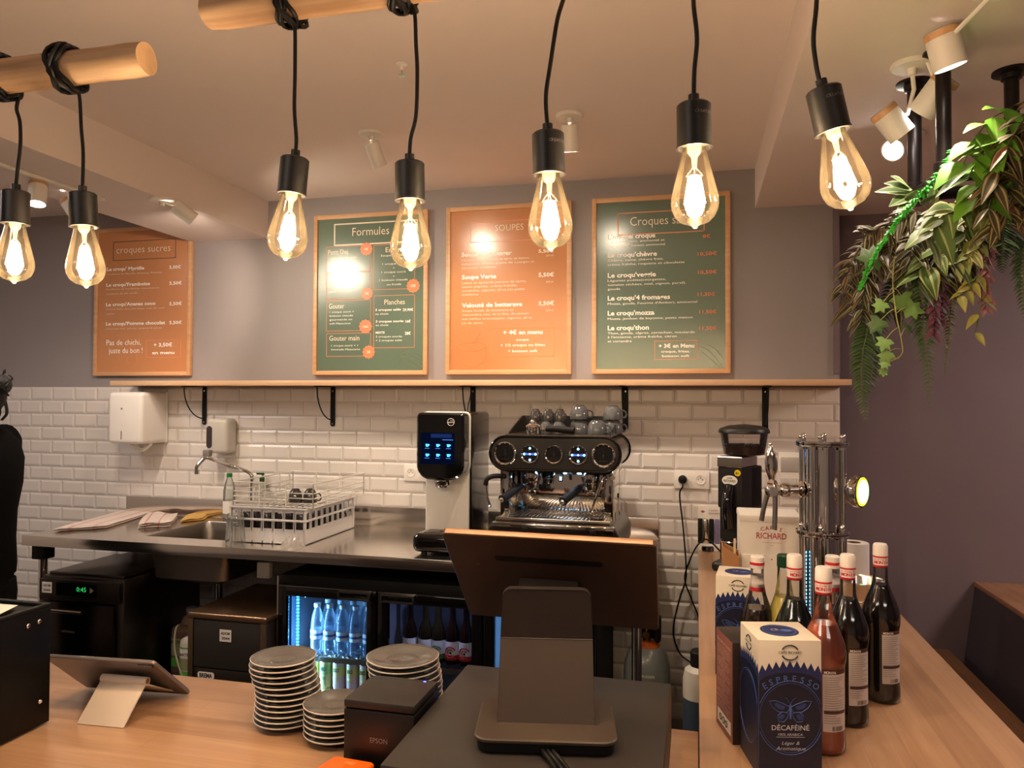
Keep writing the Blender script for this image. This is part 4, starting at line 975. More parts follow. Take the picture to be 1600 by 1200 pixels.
# top tray with raised rear rail
tz = ezc + 0.067
MB().box(ex0 + 0.055, ex1 - 0.045, ey + 0.03, ey + 0.39, tz - 0.003, tz + 0.006, b=0.002).build('top_tray', steeld, t)
rl = MB(); rl.prism([(ey + 0.05, tz), (ey + 0.38, tz), (ey + 0.38, tz + 0.075), (ey + 0.34, tz + 0.075)], ex0 + 0.05, ex0 + 0.056, frame((0, 0, 0), Y, Z, X)); rl.prism([(ey + 0.05, tz), (ey + 0.38, tz), (ey + 0.38, tz + 0.075), (ey + 0.34, tz + 0.075)], ex1 - 0.046, ex1 - 0.04, frame((0, 0, 0), Y, Z, X))
rl.box(ex0 + 0.05, ex1 - 0.04, ey + 0.374, ey + 0.38, tz, tz + 0.075); rl.build('cup_rail', graph, t)
# body, mirror back and columns
MB().box(ex0 + 0.03, ex1 - 0.03, ey + 0.235, ey + 0.39, 1.10, ezc - 0.055, b=0.004).build('back_panel', mirror, t)
for a, b in ((ex0 + 0.035, ex0 + 0.072), (ex1 - 0.068, ex1 - 0.03)):
    MB().box(a, b, ey + 0.03, ey + 0.25, 1.10, ezc - 0.058, b=0.004).build('side_column', mirror, t)
# lower body
lb = MB(); lb.prism([(ex0 + 0.01, SZ + 0.025), (ex1 - 0.01, SZ + 0.025), (ex1 + 0.006, SZ + 0.05), (ex1 + 0.006, SZ + 0.10), (ex1 - 0.02, 1.118), (ex0 + 0.02, 1.118), (ex0 - 0.006, SZ + 0.10), (ex0 - 0.006, SZ + 0.05)], ey - 0.035, ey + 0.40, frame((0, 0, 0), X, Z, Y), bev=0.004)
lb.build('lower_body', graph, t)
MB().box(ex0 + 0.02, ex1 - 0.02, ey - 0.045, ey - 0.033, 1.088, 1.118, b=0.003).build('chrome_strip', mirror, t)
gr_ = MB()
gr_.box(ex0 + 0.04, ex1 - 0.04, ey - 0.035, ey + 0.235, 1.128, 1.131)
for k in range(26):
    x = ex0 + 0.045 + (ex1 - ex0 - 0.09) * k / 25; gr_.box(x - 0.0068, x + 0.0068, ey - 0.034, ey + 0.234, 1.131, 1.137, b=0.001)
gr_.box(ex0 + 0.035, ex1 - 0.035, ey - 0.038, ey - 0.030, 1.119, 1.140, b=0.002); gr_.box(ex0 + 0.04, ex1 - 0.04, ey - 0.033, ey + 0.235, 1.118, 1.124)
gr_.build('drip_grid', steel, t)
for x in (ex0 + 0.05, ex1 - 0.05):
    for y in (ey + 0.0, ey + 0.36): MB().cyl((x, y, SZ), (x, y, SZ + 0.027), 0.02, n=16).build('foot', blackm, t)
cl = MB()
for x in (ex0 + 0.155, ex1 - 0.10): cl.box(x - 0.012, x + 0.012, ey - 0.050, ey - 0.044, 1.086, 1.106, b=0.002)
cl.build('tray_clips', blackm, t)
tx = MB(); p0 = at(792, 843, Y=ey - 0.036); p1 = at(861, 845, Y=ey - 0.036)
tx.text('CAFÉS RICHARD', (p0.x, ey - 0.0356, p0.z), X, Z, p1.x - p0.x, 0.018, 0, 0.015); tx.text('.C4', (at(925, 845, Y=ey).x, ey - 0.0356, p0.z), X, Z, 0.04, 0.018, 1, 0.02)
tx.build('body_lettering', [inkwhite, inkred], t, solid=False)
# groups with portafilters
for gx in (-0.655, -0.415):
    g_ = MB(); g_.lathe([(0.034, 0), (0.036, 0.012), (0.036, 0.03), (0.03, 0.05), (0.03, 0.07)], o=(gx, ey + 0.10, ezc - 0.115), n=28); g_.build('group_head', chrome, t)
    pf = MB(); o = Vector((gx, ey + 0.10, ezc - 0.117))
    pf.lathe([(0.012, -0.034), (0.027, -0.028), (0.031, -0.010), (0.031, 0.0)], o=o, n=28)
    pf.tube([o + Vector((0, 0, -0.03)), o + Vector((0, 0, -0.042))], 0.007, 8)
    pf.tube([o + Vector((-0.014, 0, -0.052)), o + Vector((-0.012, 0, -0.042)), o + Vector((0, 0, -0.038)), o + Vector((0.012, 0, -0.042)), o + Vector((0.014, 0, -0.052))], 0.005, 8, k=3)
    pf.tube([o + Vector((-0.02, -0.022, -0.012)), o + Vector((-0.036, -0.055, -0.018))], 0.006, 10)
    pfo = pf.build('portafilter', chrome, t)
    hn = MB(); a, b = o + Vector((-0.036, -0.055, -0.018)), o + Vector((-0.085, -0.155, -0.060))
    hn.tube([a, a + (b - a) * 0.3, a + (b - a) * 0.8, b], 0.0145, 14, taper=1.25); hn.build('portafilter_handle', blackm, pfo)
    MB().ball(b + (b - a).normalized() * 0.001, (0.011, 0.011, 0.011), 12).build('handle_cap', chrome, pfo)
led = MB()
for lx in (-0.575, -0.49): led.lathe([(0.012, 0), (0.012, 0.006)], o=(lx, ey + 0.05, ezc - 0.072), n=16); lamp('blue_work_light', 'SPOT', (lx, ey + 0.05, ezc - 0.076), 0.5, (0.35, 0.62, 1.0), t, aim=(0, 0.06, -1), r=0.006, size=70, blend=0.4)
led.build('work_lights', emis('work_light_blue', (150, 205, 255), 14), t)
# hot water outlet between the groups
MB().tube([(-0.535, ey + 0.11, ezc - 0.07), (-0.535, ey + 0.09, ezc - 0.115)], 0.009, 12).build('water_outlet', chrome, t)
# steam wands
sw = MB(); sw.tube([(ex0 + 0.055, ey + 0.03, 1.292), (ex0 + 0.02, ey - 0.01, 1.296), (ex0 - 0.005, ey - 0.02, 1.285), (ex0 - 0.012, ey - 0.02, 1.26)], 0.010, 10, k=5, mat=1); sw.tube([(ex0 - 0.012, ey - 0.02, 1.262), (ex0 - 0.006, ey - 0.02, 1.22), (ex0 + 0.008, ey - 0.02, 1.178)], 0.0045, 8, k=4); sw.ball((ex0 + 0.008, ey - 0.02, 1.178), 0.006, 8)
sw.build('steam_wand', [chrome, rubber], t)
sw = MB(); sw.tube([(-0.345, ey + 0.05, 1.315), (-0.352, ey + 0.0, 1.30), (-0.365, ey - 0.01, 1.26), (-0.398, ey - 0.012, 1.165)], 0.005, 8, k=5); sw.ball((-0.398, ey - 0.012, 1.163), 0.007, 8)
sw.ball((-0.335, ey + 0.05, 1.30), 0.018, 14); sw.cyl((-0.335, ey + 0.05, 1.30), (-0.318, ey + 0.02, 1.30), 0.01); sw.build('steam_wand', [chrome, rubber], t)
gb = MB(); gb.prism(rrect(0.075, 0.048, 0.02, 6, -0.352, 1.205), 0, 0.006, frame((0, ey + 0.228, 0), X, Z, Y), bev=0.002); gb.build('badge_rim', chrome, t)
gb = MB(); gb.prism(rrect(0.060, 0.035, 0.015, 6, -0.352, 1.205), 0, 0.002, frame((0, ey + 0.2265, 0), X, Z, Y)); gb.build('badge', blackg, t)
# cups on the machine
tzz = tz + 0.0065
smalls = [(833, 3.02, 0), (853, 3.02, 0), (872, 3.02, 0), (837, 3.07, 1), (857, 3.07, 1), (875, 3.07, 1)]
names_s = ['left front', 'middle front', 'right front', 'left upper', 'middle upper', 'right upper']
for i, (px, y, up) in enumerate(smalls):
    x = at(px, 660, Y=y).x
    if up: cup('espresso_cup', 'small grey cup upside down, hidden lower cup under the %s one on espresso machine' % names_s[i], (x, y + 0.0, tzz), 0.0235, 0.050, cup_g, 'small cups on espresso machine', 0.9)
    cup('espresso_cup', 'small %s cup upside down, %s of the six on the espresso machine' % ('dark brown' if up else 'grey', names_s[i]), (x, y, tzz + (0.0502 if up else 0)), 0.0235, 0.050, cup_d if up else cup_g, 'small cups on espresso machine', 0.9 if up else -0.6)
big = [(905, 3.13, 0, 'left lower'), (933, 3.03, 0, 'front lower'), (958, 3.13, 0, 'right lower'), (910, 3.13, 1, 'left upper'), (945, 3.14, 1, 'right upper')]
xs_ = {}
for (px, y, up, l) in big:
    x = at(px, 660, Y=y).x
    if l == 'left upper': x = xs_['left lower'][0]; y = xs_['left lower'][1]
    if l == 'right upper': x = xs_['right lower'][0] - 0.002; y = xs_['right lower'][1]
    xs_[l] = (x, y)
    cup('coffee_cup', 'large grey cup upside down, %s of five on the espresso machine' % l, (x, y, tzz + (0.0582 if up else 0)), 0.040, 0.058, cup_g, 'large grey cups on espresso machine', 0.5 if l != 'front lower' else -0.2)
p = at(835, 676, Y=2.96); p.z = tzz
t = thing('loose_portafilter', 'chrome portafilter with black handle lying on top of the espresso machine', 'portafilter', p)
m2 = MB(); m2.lathe([(0.031, 0.0), (0.033, 0.006), (0.033, 0.03), (0.028, 0.036), (0.012, 0.042)], o=p + Vector((-0.005, 0, 0.0005)), n=28); m2.tube([p + Vector((0.02, 0, 0.018)), p + Vector((0.055, -0.004, 0.022))], 0.007, 10); m2.ball(p + Vector((-0.008, 0.0, 0.048)), 0.011, 12); m2.build('basket', chrome, t)
MB().tube([p + Vector((0.05, -0.004, 0.022)), p + Vector((0.09, -0.008, 0.022)), p + Vector((0.165, -0.014, 0.016))], 0.0125, 14, taper=1.15).build('handle', blackm, t)

# ================================================================== UNDER THE WORKTOP
t = thing('dishwasher', 'dark steel undercounter dishwasher with green display at left', 'dishwasher', (-2.66, 3.0, 0))
MB().box(-2.875, -2.44, 2.78, 3.30, 0.05, 0.80, b=0.006).build('cabinet', steeld, t)
MB().box(-2.87, -2.445, 2.755, 2.782, 0.70, 0.79, b=0.004).build('control_panel', mat('panel_dark_steel', (48, 42, 38), 0.3, 0.8), t)
MB().box(-2.868, -2.47, 2.752, 2.782, 0.12, 0.692, b=0.006).build('door', mat('door_dark_steel', (60, 52, 47), 0.22, 1.0), t)
MB().tube([(-2.80, 2.735, 0.655), (-2.62, 2.735, 0.655)], 0.009, 10).build('handle', steel, bpy.data.objects['door'])
yk = 2.7545
pa = at(86, 925, Y=yk); m2 = MB(); m2.box(-2.775, -2.56, yk - 0.001, yk + 0.001, 0.722, 0.778); m2.build('display_glass', blackg, t)
m2 = MB(); m2.text('0:45', (-2.665, yk - 0.0014, 0.744), X, Z, 0.05, 0.02, 0, 0.0); m2.build('display_digits', emis('led_green', (40, 200, 90), 0.5), t, solid=False)
m2 = MB(); m2.prism([(-2.595, 0.765), (-2.575, 0.752), (-2.595, 0.739)], 0, 0.0006, frame((0, yk - 0.0012, 0), X, Z, Y)); m2.build('start_symbol', greytxt, t)
m2 = MB(); m2.box(-2.852, -2.800, yk - 0.0008, yk + 0.0005, 0.728, 0.776, 0); m2.text('ADOM', (-2.846, yk - 0.0012, 0.755), X, Z, 0.04, 0.011, 1, 0.03); m2.text('2044', (-2.846, yk - 0.0012, 0.735), X, Z, 0.04, 0.011, 1, 0.03); m2.build('sticker', [card, inkblack], t, solid=False)
m2 = MB(); m2.text('ARISTARCO', (-2.74, 2.7512, 0.56), X, Z, 0.07, 0.010, 0, 0); m2.build('door_lettering', greytxt, t, solid=False)
MB().box(-2.86, -2.46, 2.80, 3.20, 0.80, 0.812, b=0.003).build('top_plate', steeld, t)

t = thing('ice_maker', 'dark ice maker with steel frame and white sticker between sink and cooler', 'ice machine', (-1.89, 3.0, 0))
MB().box(-2.085, -1.727, 2.765, 3.25, 0.06, 0.675, b=0.003).build('cabinet', mat('ice_cabinet_brown_steel', (74, 66, 58), 0.4, 0.8), t)
MB().box(-2.095, -1.72, 2.748, 3.26, 0.672, 0.698, b=0.008, seg=3).build('lid', mat('bronze_steel', (150, 118, 92), 0.3, 0.9), t)
for x0_, x1_ in ((-2.092, -2.068), (-1.748, -1.724)): MB().box(x0_, x1_, 2.75, 2.77, 0.06, 0.672, b=0.002).build('front_post', mat('bronze_steel2', (120, 98, 78), 0.35, 0.9), t)
MB().box(-2.066, -1.75, 2.753, 2.766, 0.47, 0.668, b=0.004).build('door', mat('ice_door_dark', (40, 36, 32), 0.45), t)
MB().box(-2.066, -1.75, 2.756, 2.766, 0.40, 0.466, b=0.003).build('lower_panel', steeld, t)
m2 = MB(); m2.prism(rrect(0.085, 0.034, 0.012, 6, -2.005, 0.437), 0, 0.001, frame((0, 2.7548, 0), X, Z, Y)); m2.prism(rrect(0.079, 0.028, 0.010, 6, -2.005, 0.437), 0, 0.0006, frame((0, 2.7542, 0), X, Z, Y), 1); m2.text('BREMA', (-2.036, 2.7538, 0.428), X, Z, 0.062, 0.017, 0, 0.04); m2.build('maker_badge', [inkblack, card], t, solid=False)
m2 = MB(); m2.box(-1.94, -1.885, 2.7522, 2.7535, 0.585, 0.635, 0); m2.text('ADOM', (-1.934, 2.7518, 0.614), X, Z, 0.042, 0.011, 1, 0.03); m2.text('2044', (-1.930, 2.7518, 0.594), X, Z, 0.038, 0.011, 1, 0.03); m2.build('sticker', [card, inkblack], t, solid=False)

# low steel shelf with the cleaning jugs
us = MB().box(-2.43, -2.10, 2.86, 3.42, 0.28, 0.30, b=0.002)
for x in (-2.42, -2.11):
    for y in (2.87, 3.41): us.cyl((x, y, 0), (x, y, 0.285), 0.01, n=10)
tag(us.build('low_shelf', steeld), 'low steel shelf under the sink holding the cleaning jugs', 'shelf')
def jug(o, m_, label, lab_cols, group):
    o = Vector(o); t = thing('cleaning_jug', label, 'jug', o, group)
    b = MB(Matrix.Translation(o)); b.box(-0.06, 0.06, -0.08, 0.08, 0.001, 0.235, b=0.028, seg=4); b.lathe([(0.05, 0.225), (0.035, 0.262), (0.021, 0.272), (0.021, 0.285)], n=24)
    b.build('body', m_, t)
    hb = MB(Matrix.Translation(o)); hb.tube([(0.0, 0.03, 0.27), (0.0, 0.07, 0.285), (0.0, 0.095, 0.25), (0.0, 0.082, 0.19)], 0.010, 8, k=4); hb.build('grip', m_, t)
    c = MB(Matrix.Translation(o)); c.cyl((0, 0, 0.282), (0, 0, 0.305), 0.024, n=20); c.build('cap', mat('jug_cap', (96, 96, 110), 0.5), t)
    l_ = MB(Matrix.Translation(o))
    for k, (za, zb_, mi) in enumerate(lab_cols):
        l_.box(-0.0605, 0.0605, -0.0806, 0.0, za, zb_, mi, b=0.0005) if False else l_.prism(rrect(0.1212, 0.1612, 0.028, 5), za, zb_, None, mi)
    l_.text('BACTERICIDE', (-0.045, -0.0812, 0.158), X, Z, 0.09, 0.012, 3, 0.02)
    l_.build('label', [card, mat('label_green', (86, 168, 62), 0.5), mat('label_olive', (150, 150, 110), 0.5), inkblack], t, solid=False)
    return t
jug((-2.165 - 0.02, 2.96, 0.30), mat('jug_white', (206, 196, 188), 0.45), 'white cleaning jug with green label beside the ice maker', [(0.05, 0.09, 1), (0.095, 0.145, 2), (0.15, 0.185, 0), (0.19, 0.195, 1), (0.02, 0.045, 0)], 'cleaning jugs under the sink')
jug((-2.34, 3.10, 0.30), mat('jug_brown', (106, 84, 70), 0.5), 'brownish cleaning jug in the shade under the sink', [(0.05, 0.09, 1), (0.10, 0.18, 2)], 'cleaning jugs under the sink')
hs = MB().tube([(-2.255, 2.90, 0.585), (-2.245, 2.868, 0.57), (-2.235, 2.852, 0.50), (-2.205, 2.845, 0.42), (-2.175, 2.845, 0.36)], 0.0042, 8, k=5)
tag(hs.build('dosing_tube', mat('tube_grey', (150, 146, 130), 0.3)), 'thin pale dosing tube hanging in front of white jug', 'tube')
jb = MB().box(-1.83, -1.775, 3.40, D - 0.012, 0.835, 0.915, b=0.004); jb = MB().box(-1.80, -1.74, 2.80, 2.83, 0.845, 0.912, b=0.004)
tag(jb.build('junction_box', mat('junction_grey', (120, 112, 104), 0.5)), 'small white junction box under the worktop edge left of cooler', 'junction box')

# ------------------------------------------------ three door bottle cooler
kx0, kx1, ky0, ky1, kz0, kz1 = -1.715, -0.37, 2.85, 3.40, 0.0, 0.856
t = thing('bottle_cooler', 'black three door back bar cooler with blue lit drinks inside', 'cooler', (-1.04, 3.1, 0))
m2 = MB(); m2.box(kx0, kx1, ky0, ky1, kz1 - 0.05, kz1, b=0.003); m2.box(kx0, kx1, ky0, ky1, 0.0, 0.12); m2.box(kx0, kx0 + 0.03, ky0, ky1, 0.1, kz1 - 0.04); m2.box(kx1 - 0.03, kx1, ky0, ky1, 0.1, kz1 - 0.04); m2.box(kx0, kx1, ky1 - 0.03, ky1, 0.1, kz1 - 0.04)
for x in (-1.262, -0.815): m2.box(x - 0.012, x + 0.012, ky0 + 0.002, ky1 - 0.02, 0.1, kz1 - 0.04)
m2.build('cabinet', blackm, t)
m2 = MB(); m2.box(kx0 + 0.0305, kx1 - 0.0305, ky1 - 0.036, ky1 - 0.031, 0.13, kz1 - 0.052)
for (a, b) in ((kx0 + 0.031, -1.2745), (-1.2495, -0.8275), (-0.8025, kx1 - 0.031)):
    m2.box(a, a + 0.004, ky0 + 0.03, ky1 - 0.035, 0.13, kz1 - 0.052); m2.box(b - 0.004, b, ky0 + 0.03, ky1 - 0.035, 0.13, kz1 - 0.052); m2.box(a, b, ky0 + 0.03, ky1 - 0.035, 0.122, 0.128)
m2.build('liner', mat('cooler_liner', (150, 160, 176), 0.3, 0.4), t)
MB().box(kx0 - 0.001, kx0 + 0.006, ky0 - 0.028, ky0 + 0.1, 0.10, kz1, b=0.001).build('edge_trim', steel, t)
shz = 0.505
m2 = MB()
for (a, b) in ((kx0 + 0.036, -1.28), (-1.244, -0.833), (-0.797, kx1 - 0.036)):
    for k in range(22): 
        x = a + (b - a) * k / 21; m2.tube([(x, ky0 + 0.04, shz - 0.006), (x, ky1 - 0.04, shz - 0.006)], 0.0015, 4)
    for y in (ky0 + 0.04, ky1 - 0.04): m2.tube([(a, y, shz - 0.0035), (b, y, shz - 0.0035)], 0.003, 6)
    m2.box(a, b, ky0 + 0.034, ky0 + 0.04, shz - 0.014, shz + 0.006)
m2.build('wire_shelf', steel, t)
dg = thin_glass('cooler_glass', (0.86, 0.88, 0.9), 0.6)
doors = [(kx0 + 0.004, -1.266), (-1.258, -0.819), (-0.811, kx1 - 0.004)]
for i, (a, b) in enumerate(doors):
    m2 = MB(); y0, y1 = ky0 - 0.03, ky0 - 0.001; f_ = 0.042
    m2.box(a, a + f_, y0, y1, 0.11, 0.815, b=0.003); m2.box(b - f_, b, y0, y1, 0.11, 0.815, b=0.003); m2.box(a + f_ * .9, b - f_ * .9, y0, y1, 0.775, 0.815, b=0.003); m2.box(a + f_ * .9, b - f_ * .9, y0, y1, 0.11, 0.155, b=0.003)
    o = m2.build('door', blackg, t)
    MB().box(a + f_, b - f_, y0 + 0.010, y0 + 0.016, 0.155, 0.775).build('glass_pane', dg, o)
    MB().box(a, b, y0 - 0.0015, y0 + 0.002, 0.8155, 0.8195).build('chrome_line', steel, o)
    hx = b - 0.09 if i == 0 else a + 0.09
    h_ = MB(); 
    for z in (0.786, 0.812): h_.box(hx - 0.07, hx + 0.07, y0 - 0.022, y0 - 0.001, z - 0.003, z + 0.003, b=0.001)
    for s in (-1, 1): h_.box(hx + s * 0.068 - 0.003, hx + s * 0.068 + 0.003, y0 - 0.022, y0 - 0.001, 0.786, 0.812, b=0.001)
    h_.build('handle', mat('handle_dark_metal', (70, 66, 64), 0.35, 0.7), o)
    lx = a + f_ + 0.02 if i == 0 else b - f_ - 0.006
    ls = MB(); n = 44
    for k in range(n):
        z = 0.17 + 0.59 * k / (n - 1); ls.box(lx - 0.004, lx + 0.004, ky0 + 0.022, ky0 + 0.030, z - 0.0035, z + 0.0035)
    pw = (1.0, 0.10, 0.6)[i]
    if i != 1:
        ls.build('led_strip', emis('cooler_led_%d' % i, (36, 150, 255), 10 if i == 0 else 4), t)
    l = area('cooler_light', ((a + b) / 2 if i == 1 else lx + (0.012 if i == 0 else -0.012), ky0 + 0.06, 0.46 if i != 1 else 0.79), 0.02, 0.56 if i != 1 else 0.02, 2.0 * pw, (0.28, 0.62, 1.0) if i != 1 else (0.5, 0.55, 1.0), aim=((1, 0.35, 0) if i == 0 else ((0, 0.1, -1) if i == 1 else (-1, 0.35, 0))))
    if i != 1: l.data.size, l.data.size_y = 0.03, 0.56
    if i == 0: l.rotation_euler = (Matrix(((0, 0, -1), (0, 1, 0), (1, 0, 0))).to_4x4() @ Matrix.Identity(4)).to_euler() if False else l.rotation_euler
    l.parent = t; l.matrix_parent_inverse = WM[t.name].inverted()
# water bottles, cans, cider bottles
waterg = thin_glass('water_bottle_plastic', (0.78, 0.88, 0.95), 1, haze=0.16, hazecol=(0.6, 0.75, 0.9))
capb = mat('bottle_cap_white', (210, 214, 220), 0.4); wl = mat('water_label', (206, 216, 226), 0.5); wlt = mat('water_label_ink', (70, 96, 150), 0.5)
def water(o):
    o = Vector(o); t = thing('water_bottle', 'clear water bottle on upper shelf of blue lit cooler', 'bottle', o, 'water bottles in the cooler')
    MB().lathe([(0.024, 0.0), (0.028, 0.006), (0.0285, 0.05), (0.0275, 0.055), (0.0285, 0.06), (0.0285, 0.10), (0.027, 0.13), (0.022, 0.16), (0.0125, 0.188), (0.012, 0.198)], o=o, n=20).build('body', waterg, t)
    l_ = MB(); l_.lathe([(0.0289, 0.062), (0.0289, 0.100)], o=o, n=20, cap=False); l_.lathe([(0.0292, 0.076), (0.0292, 0.086)], o=o, n=20, mat=1, cap=False); l_.build('label', [wl, wlt], t)
    MB().lathe([(0.014, 0.194), (0.014, 0.210)], o=o, n=16).build('cap', capb, t)
    return t
w0_ = water((-1.600, 2.955, shz))
k = 0
lw = ['leftmost front', 'second front', 'third front', 'fourth front', 'rightmost front', 'leftmost back', 'second back', 'third back', 'fourth back', 'rightmost back']
for r in range(2):
    for c in range(5):
        lab = 'clear labelled water bottle, %s, in the blue lit cooler' % lw[k]
        if k == 0: w0_['label'] = lab
        else: copy_tree(w0_, loc=(-1.600 + 0.0605 * c + 0.012 * r, 2.955 + 0.075 * r, shz), label=lab)
        k += 1
can_b = [mat('can_yellow', (232, 214, 130), 0.3), mat('can_pale_pink', (240, 200, 190), 0.3), mat('can_green', (170, 200, 120), 0.3)]
def can(o, label, m1, m2_, group='soda cans in the cooler'):
    o = Vector(o); t = thing('soda_can', label, 'can', o, group)
    b = MB(); b.lathe([(0.022, 0.0), (0.0265, 0.008, 1), (0.0265, 0.06, 1), (0.0265, 0.10, 2), (0.0265, 0.112, 1)], o=o, n=22, cap=False)
    tmp = b; tmp.text('BIO', o + Vector((0, -0.027, 0.075)), X, Z, 0.025, 0.016, 3, 0.03, 'c'); tmp.ball(o + Vector((0, -0.020, 0.045)), (0.014, 0.0085, 0.014), 12, 4)
    tmp.build('printed_sleeve', [steel, m1, m2_, inkblack, m2_], t)
    MB().lathe([(0.0265, 0.112), (0.023, 0.122), (0.0235, 0.125), (0.022, 0.1245), (0.021, 0.121), (0.0001, 0.121)], o=o, n=22, cap=False).build('lid', steel, t)
    return t
cx_ = [-1.617, -1.557, -1.495, -1.432, -1.372]
cn = ['leftmost', 'second', 'third', 'fourth', 'rightmost']
for c in range(5):
    can((cx_[c], 2.955, 0.36), '%s soda can of the front row below the water bottles' % cn[c], can_b[(1, 0, 1, 1, 1)[c]], can_b[(0, 2, 0, 0, 0)[c]])
    can((cx_[c] + 0.02, 3.03, 0.36), '%s soda can of the back row below the water bottles' % cn[c], can_b[0], can_b[2])
tag(MB().box(kx0 + 0.04, -1.285, ky0 + 0.04, ky1 - 0.045, 0.352, 0.3595, b=0.001).build('can_shelf', steel), 'steel shelf carrying the soda cans in blue lit cooler', 'shelf')
ambers = thin_glass('cider_glass', (0.75, 0.42, 0.25), 1, haze=0.35, hazecol=(0.35, 0.12, 0.05))
def cider(o, label, liq, lc_, k_):
    o = Vector(o); t = thing('cider_bottle', label, 'bottle', o, 'cider bottles in the cooler')
    MB().lathe([(0.029, 0.0), (0.0315, 0.005), (0.0315, 0.11), (0.028, 0.135), (0.016, 0.165), (0.0135, 0.185), (0.013, 0.225), (0.0145, 0.228), (0.0145, 0.235)], o=o, n=22).build('body', liq, t)
    l_ = MB(); l_.lathe([(0.0319, 0.02, 1), (0.0319, 0.040, 1), (0.0319, 0.095, 0)], o=o, n=22, cap=False)
    for (rr, w_, mi) in ((0.022, 0.006, 1), (0.012, 0.005, 1)):
        l_.tube([(o.x + rr * math.cos(a) * 0.95, o.y - math.sqrt(max(0, 0.0325 ** 2 - (rr * math.cos(a) * 0.95) ** 2)), o.z + 0.052 + rr * math.sin(a)) for a in [2 * PI * i / 20 + 0.4 for i in range(17)]], w_ / 2, 5, mat=mi)
    l_.ball(o + Vector((0.001, -0.0305, 0.05)), (0.006, 0.003, 0.006), 8, 2)
    l_.build('label', [mat('cider_label_pale', (206, 208, 214), 0.5), lc_, inkblack], t, sharp=60)
    MB().lathe([(0.0155, 0.232), (0.0155, 0.242), (0.014, 0.244)], o=o, n=18).build('crown_cap', steeld, t)
    return t
c_red, c_gre = mat('cider_red', (170, 40, 34), 0.5), mat('cider_green', (58, 110, 60), 0.5)
cl_liq = [mat('cider_amber_glass', (24, 10, 8), 0.08, coat=0.5), mat('cider_golden_glass', (28, 22, 10), 0.08, coat=0.5)]
cc = ['orange red', 'yellow green', 'green', 'red', 'red', 'dark']
for c, x in enumerate([-1.178, -1.108, -1.052, -0.990, -0.930, -0.872]):
    cider((x, 2.975, shz), '%s labelled cider bottle in the dark cooler door, %s from left' % (cc[c], ['first', 'second', 'third', 'fourth', 'fifth', 'sixth'][c]), cl_liq[1 if c in (1, 2) else 0], [c_red, c_gre, c_gre, c_red, c_red, wlt][c], c)

# gas cylinder and blue jug by the wall
go = Vector((-0.075, 3.05, 0.0)); t = thing('gas_cylinder', 'grey gas cylinder with black valve between the till and the wooden counter', 'gas cylinder', go)
go = Vector((at(1011, 1030, Y=3.05).x, 3.05, 0.0)); t.location = go; WM[t.name] = Matrix.Translation(go)
gh = at(1011, 985, Y=3.05).z
MB().lathe([(0.085, 0.0), (0.093, 0.01), (0.093, gh - 0.17), (0.090, gh - 0.13), (0.078, gh - 0.09), (0.055, gh - 0.06), (0.035, gh - 0.05)], o=go, n=40).build('cylinder', mat('cylinder_grey_paint', (128, 136, 138), 0.3, coat=0.3), t)
MB().lathe([(0.052, gh - 0.062), (0.05, gh - 0.052), (0.034, gh - 0.045)], o=go, n=32).build('orange_collar', mat('orange_paint', (196, 96, 40), 0.5), t)
v = MB(); v.cyl(go + Vector((0, 0, gh - 0.05)), go + Vector((0, 0, gh + 0.03)), 0.016, n=16); v.cyl(go + Vector((0, -0.02, gh)), go + Vector((0, -0.06, gh)), 0.014, n=14); v.box(go.x - 0.055, go.x - 0.03, 3.02, 3.08, gh - 0.04, gh + 0.06, 1, b=0.01); v.box(go.x + 0.03, go.x + 0.055, 3.02, 3.08, gh - 0.04, gh + 0.06, 1, b=0.01); v.box(go.x - 0.05, go.x + 0.05, 3.07, 3.09, gh - 0.04, gh + 0.06, 1, b=0.01); v.cyl(go + Vector((0, 0, gh + 0.03)), go + Vector((0, 0, gh + 0.05)), 0.028, mat=1)
v.build('valve', [brass, blackm], t)
m2 = MB(); m2.text('CO2 AIR LIQUIDE', go + Vector((-0.045, -0.0945, gh - 0.155)), X, Z, 0.08, 0.010, 0, 0.03); m2.build('cylinder_lettering', inkwhite, t, solid=False)
jo = Vector((0.008, 2.62, 0.0)); t = thing('beer_line_cleaner', 'dark blue canister with white shoulder and black cap beside wooden counter', 'canister', jo)
MB().lathe([(0.05, 0.0), (0.056, 0.01), (0.056, 0.60)], o=jo, n=28).build('canister', mat('canister_blue', (46, 58, 72), 0.35), t)
MB().lathe([(0.0565, 0.60), (0.0565, 0.66), (0.050, 0.69), (0.03, 0.705)], o=jo, n=28).build('shoulder', mat('canister_white', (178, 172, 164), 0.4), t)
MB().lathe([(0.032, 0.70), (0.032, 0.75), (0.028, 0.755)], o=jo, n=20).build('cap', blackm, t)
# ================================================================== WOODEN COUNTERS
cw_x = wood('counter_wood_front', (200, 160, 126), (178, 138, 104), 'x', rough=0.30, stave=(0.9, 0.075), coat=0.3)
cw_y = wood('counter_wood_side', (200, 160, 126), (178, 138, 104), 'y', rough=0.30, stave=(0.9, 0.075), coat=0.3)
cb = mat('counter_base_panel', (70, 56, 48), 0.6)
t = thing('front_counter', 'light wood front counter carrying tablet, saucers and till', 'counter', (-1.0, 1.1, 0))
MB().box(-1.95, 0.0015, 0.62, 1.511, CZ - 0.04, CZ, b=0.002).build('top', cw_x, t); MB().box(-1.93, -0.03, 0.72, 1.42, 0.0, CZ - 0.04, b=0.003).build('base', cb, t)
t = thing('side_counter', 'light wood side counter on the right carrying bottles and beer tap', 'counter', (0.3, 2.0, 0))
MB().box(0.003, 0.598, 0.45, D - 0.0105, CZ - 0.04, CZ, b=0.002).build('top', cw_y, t); MB().box(0.07, 0.56, 0.5, 3.40, 0.0, CZ - 0.04, b=0.003).build('base', cb, t)

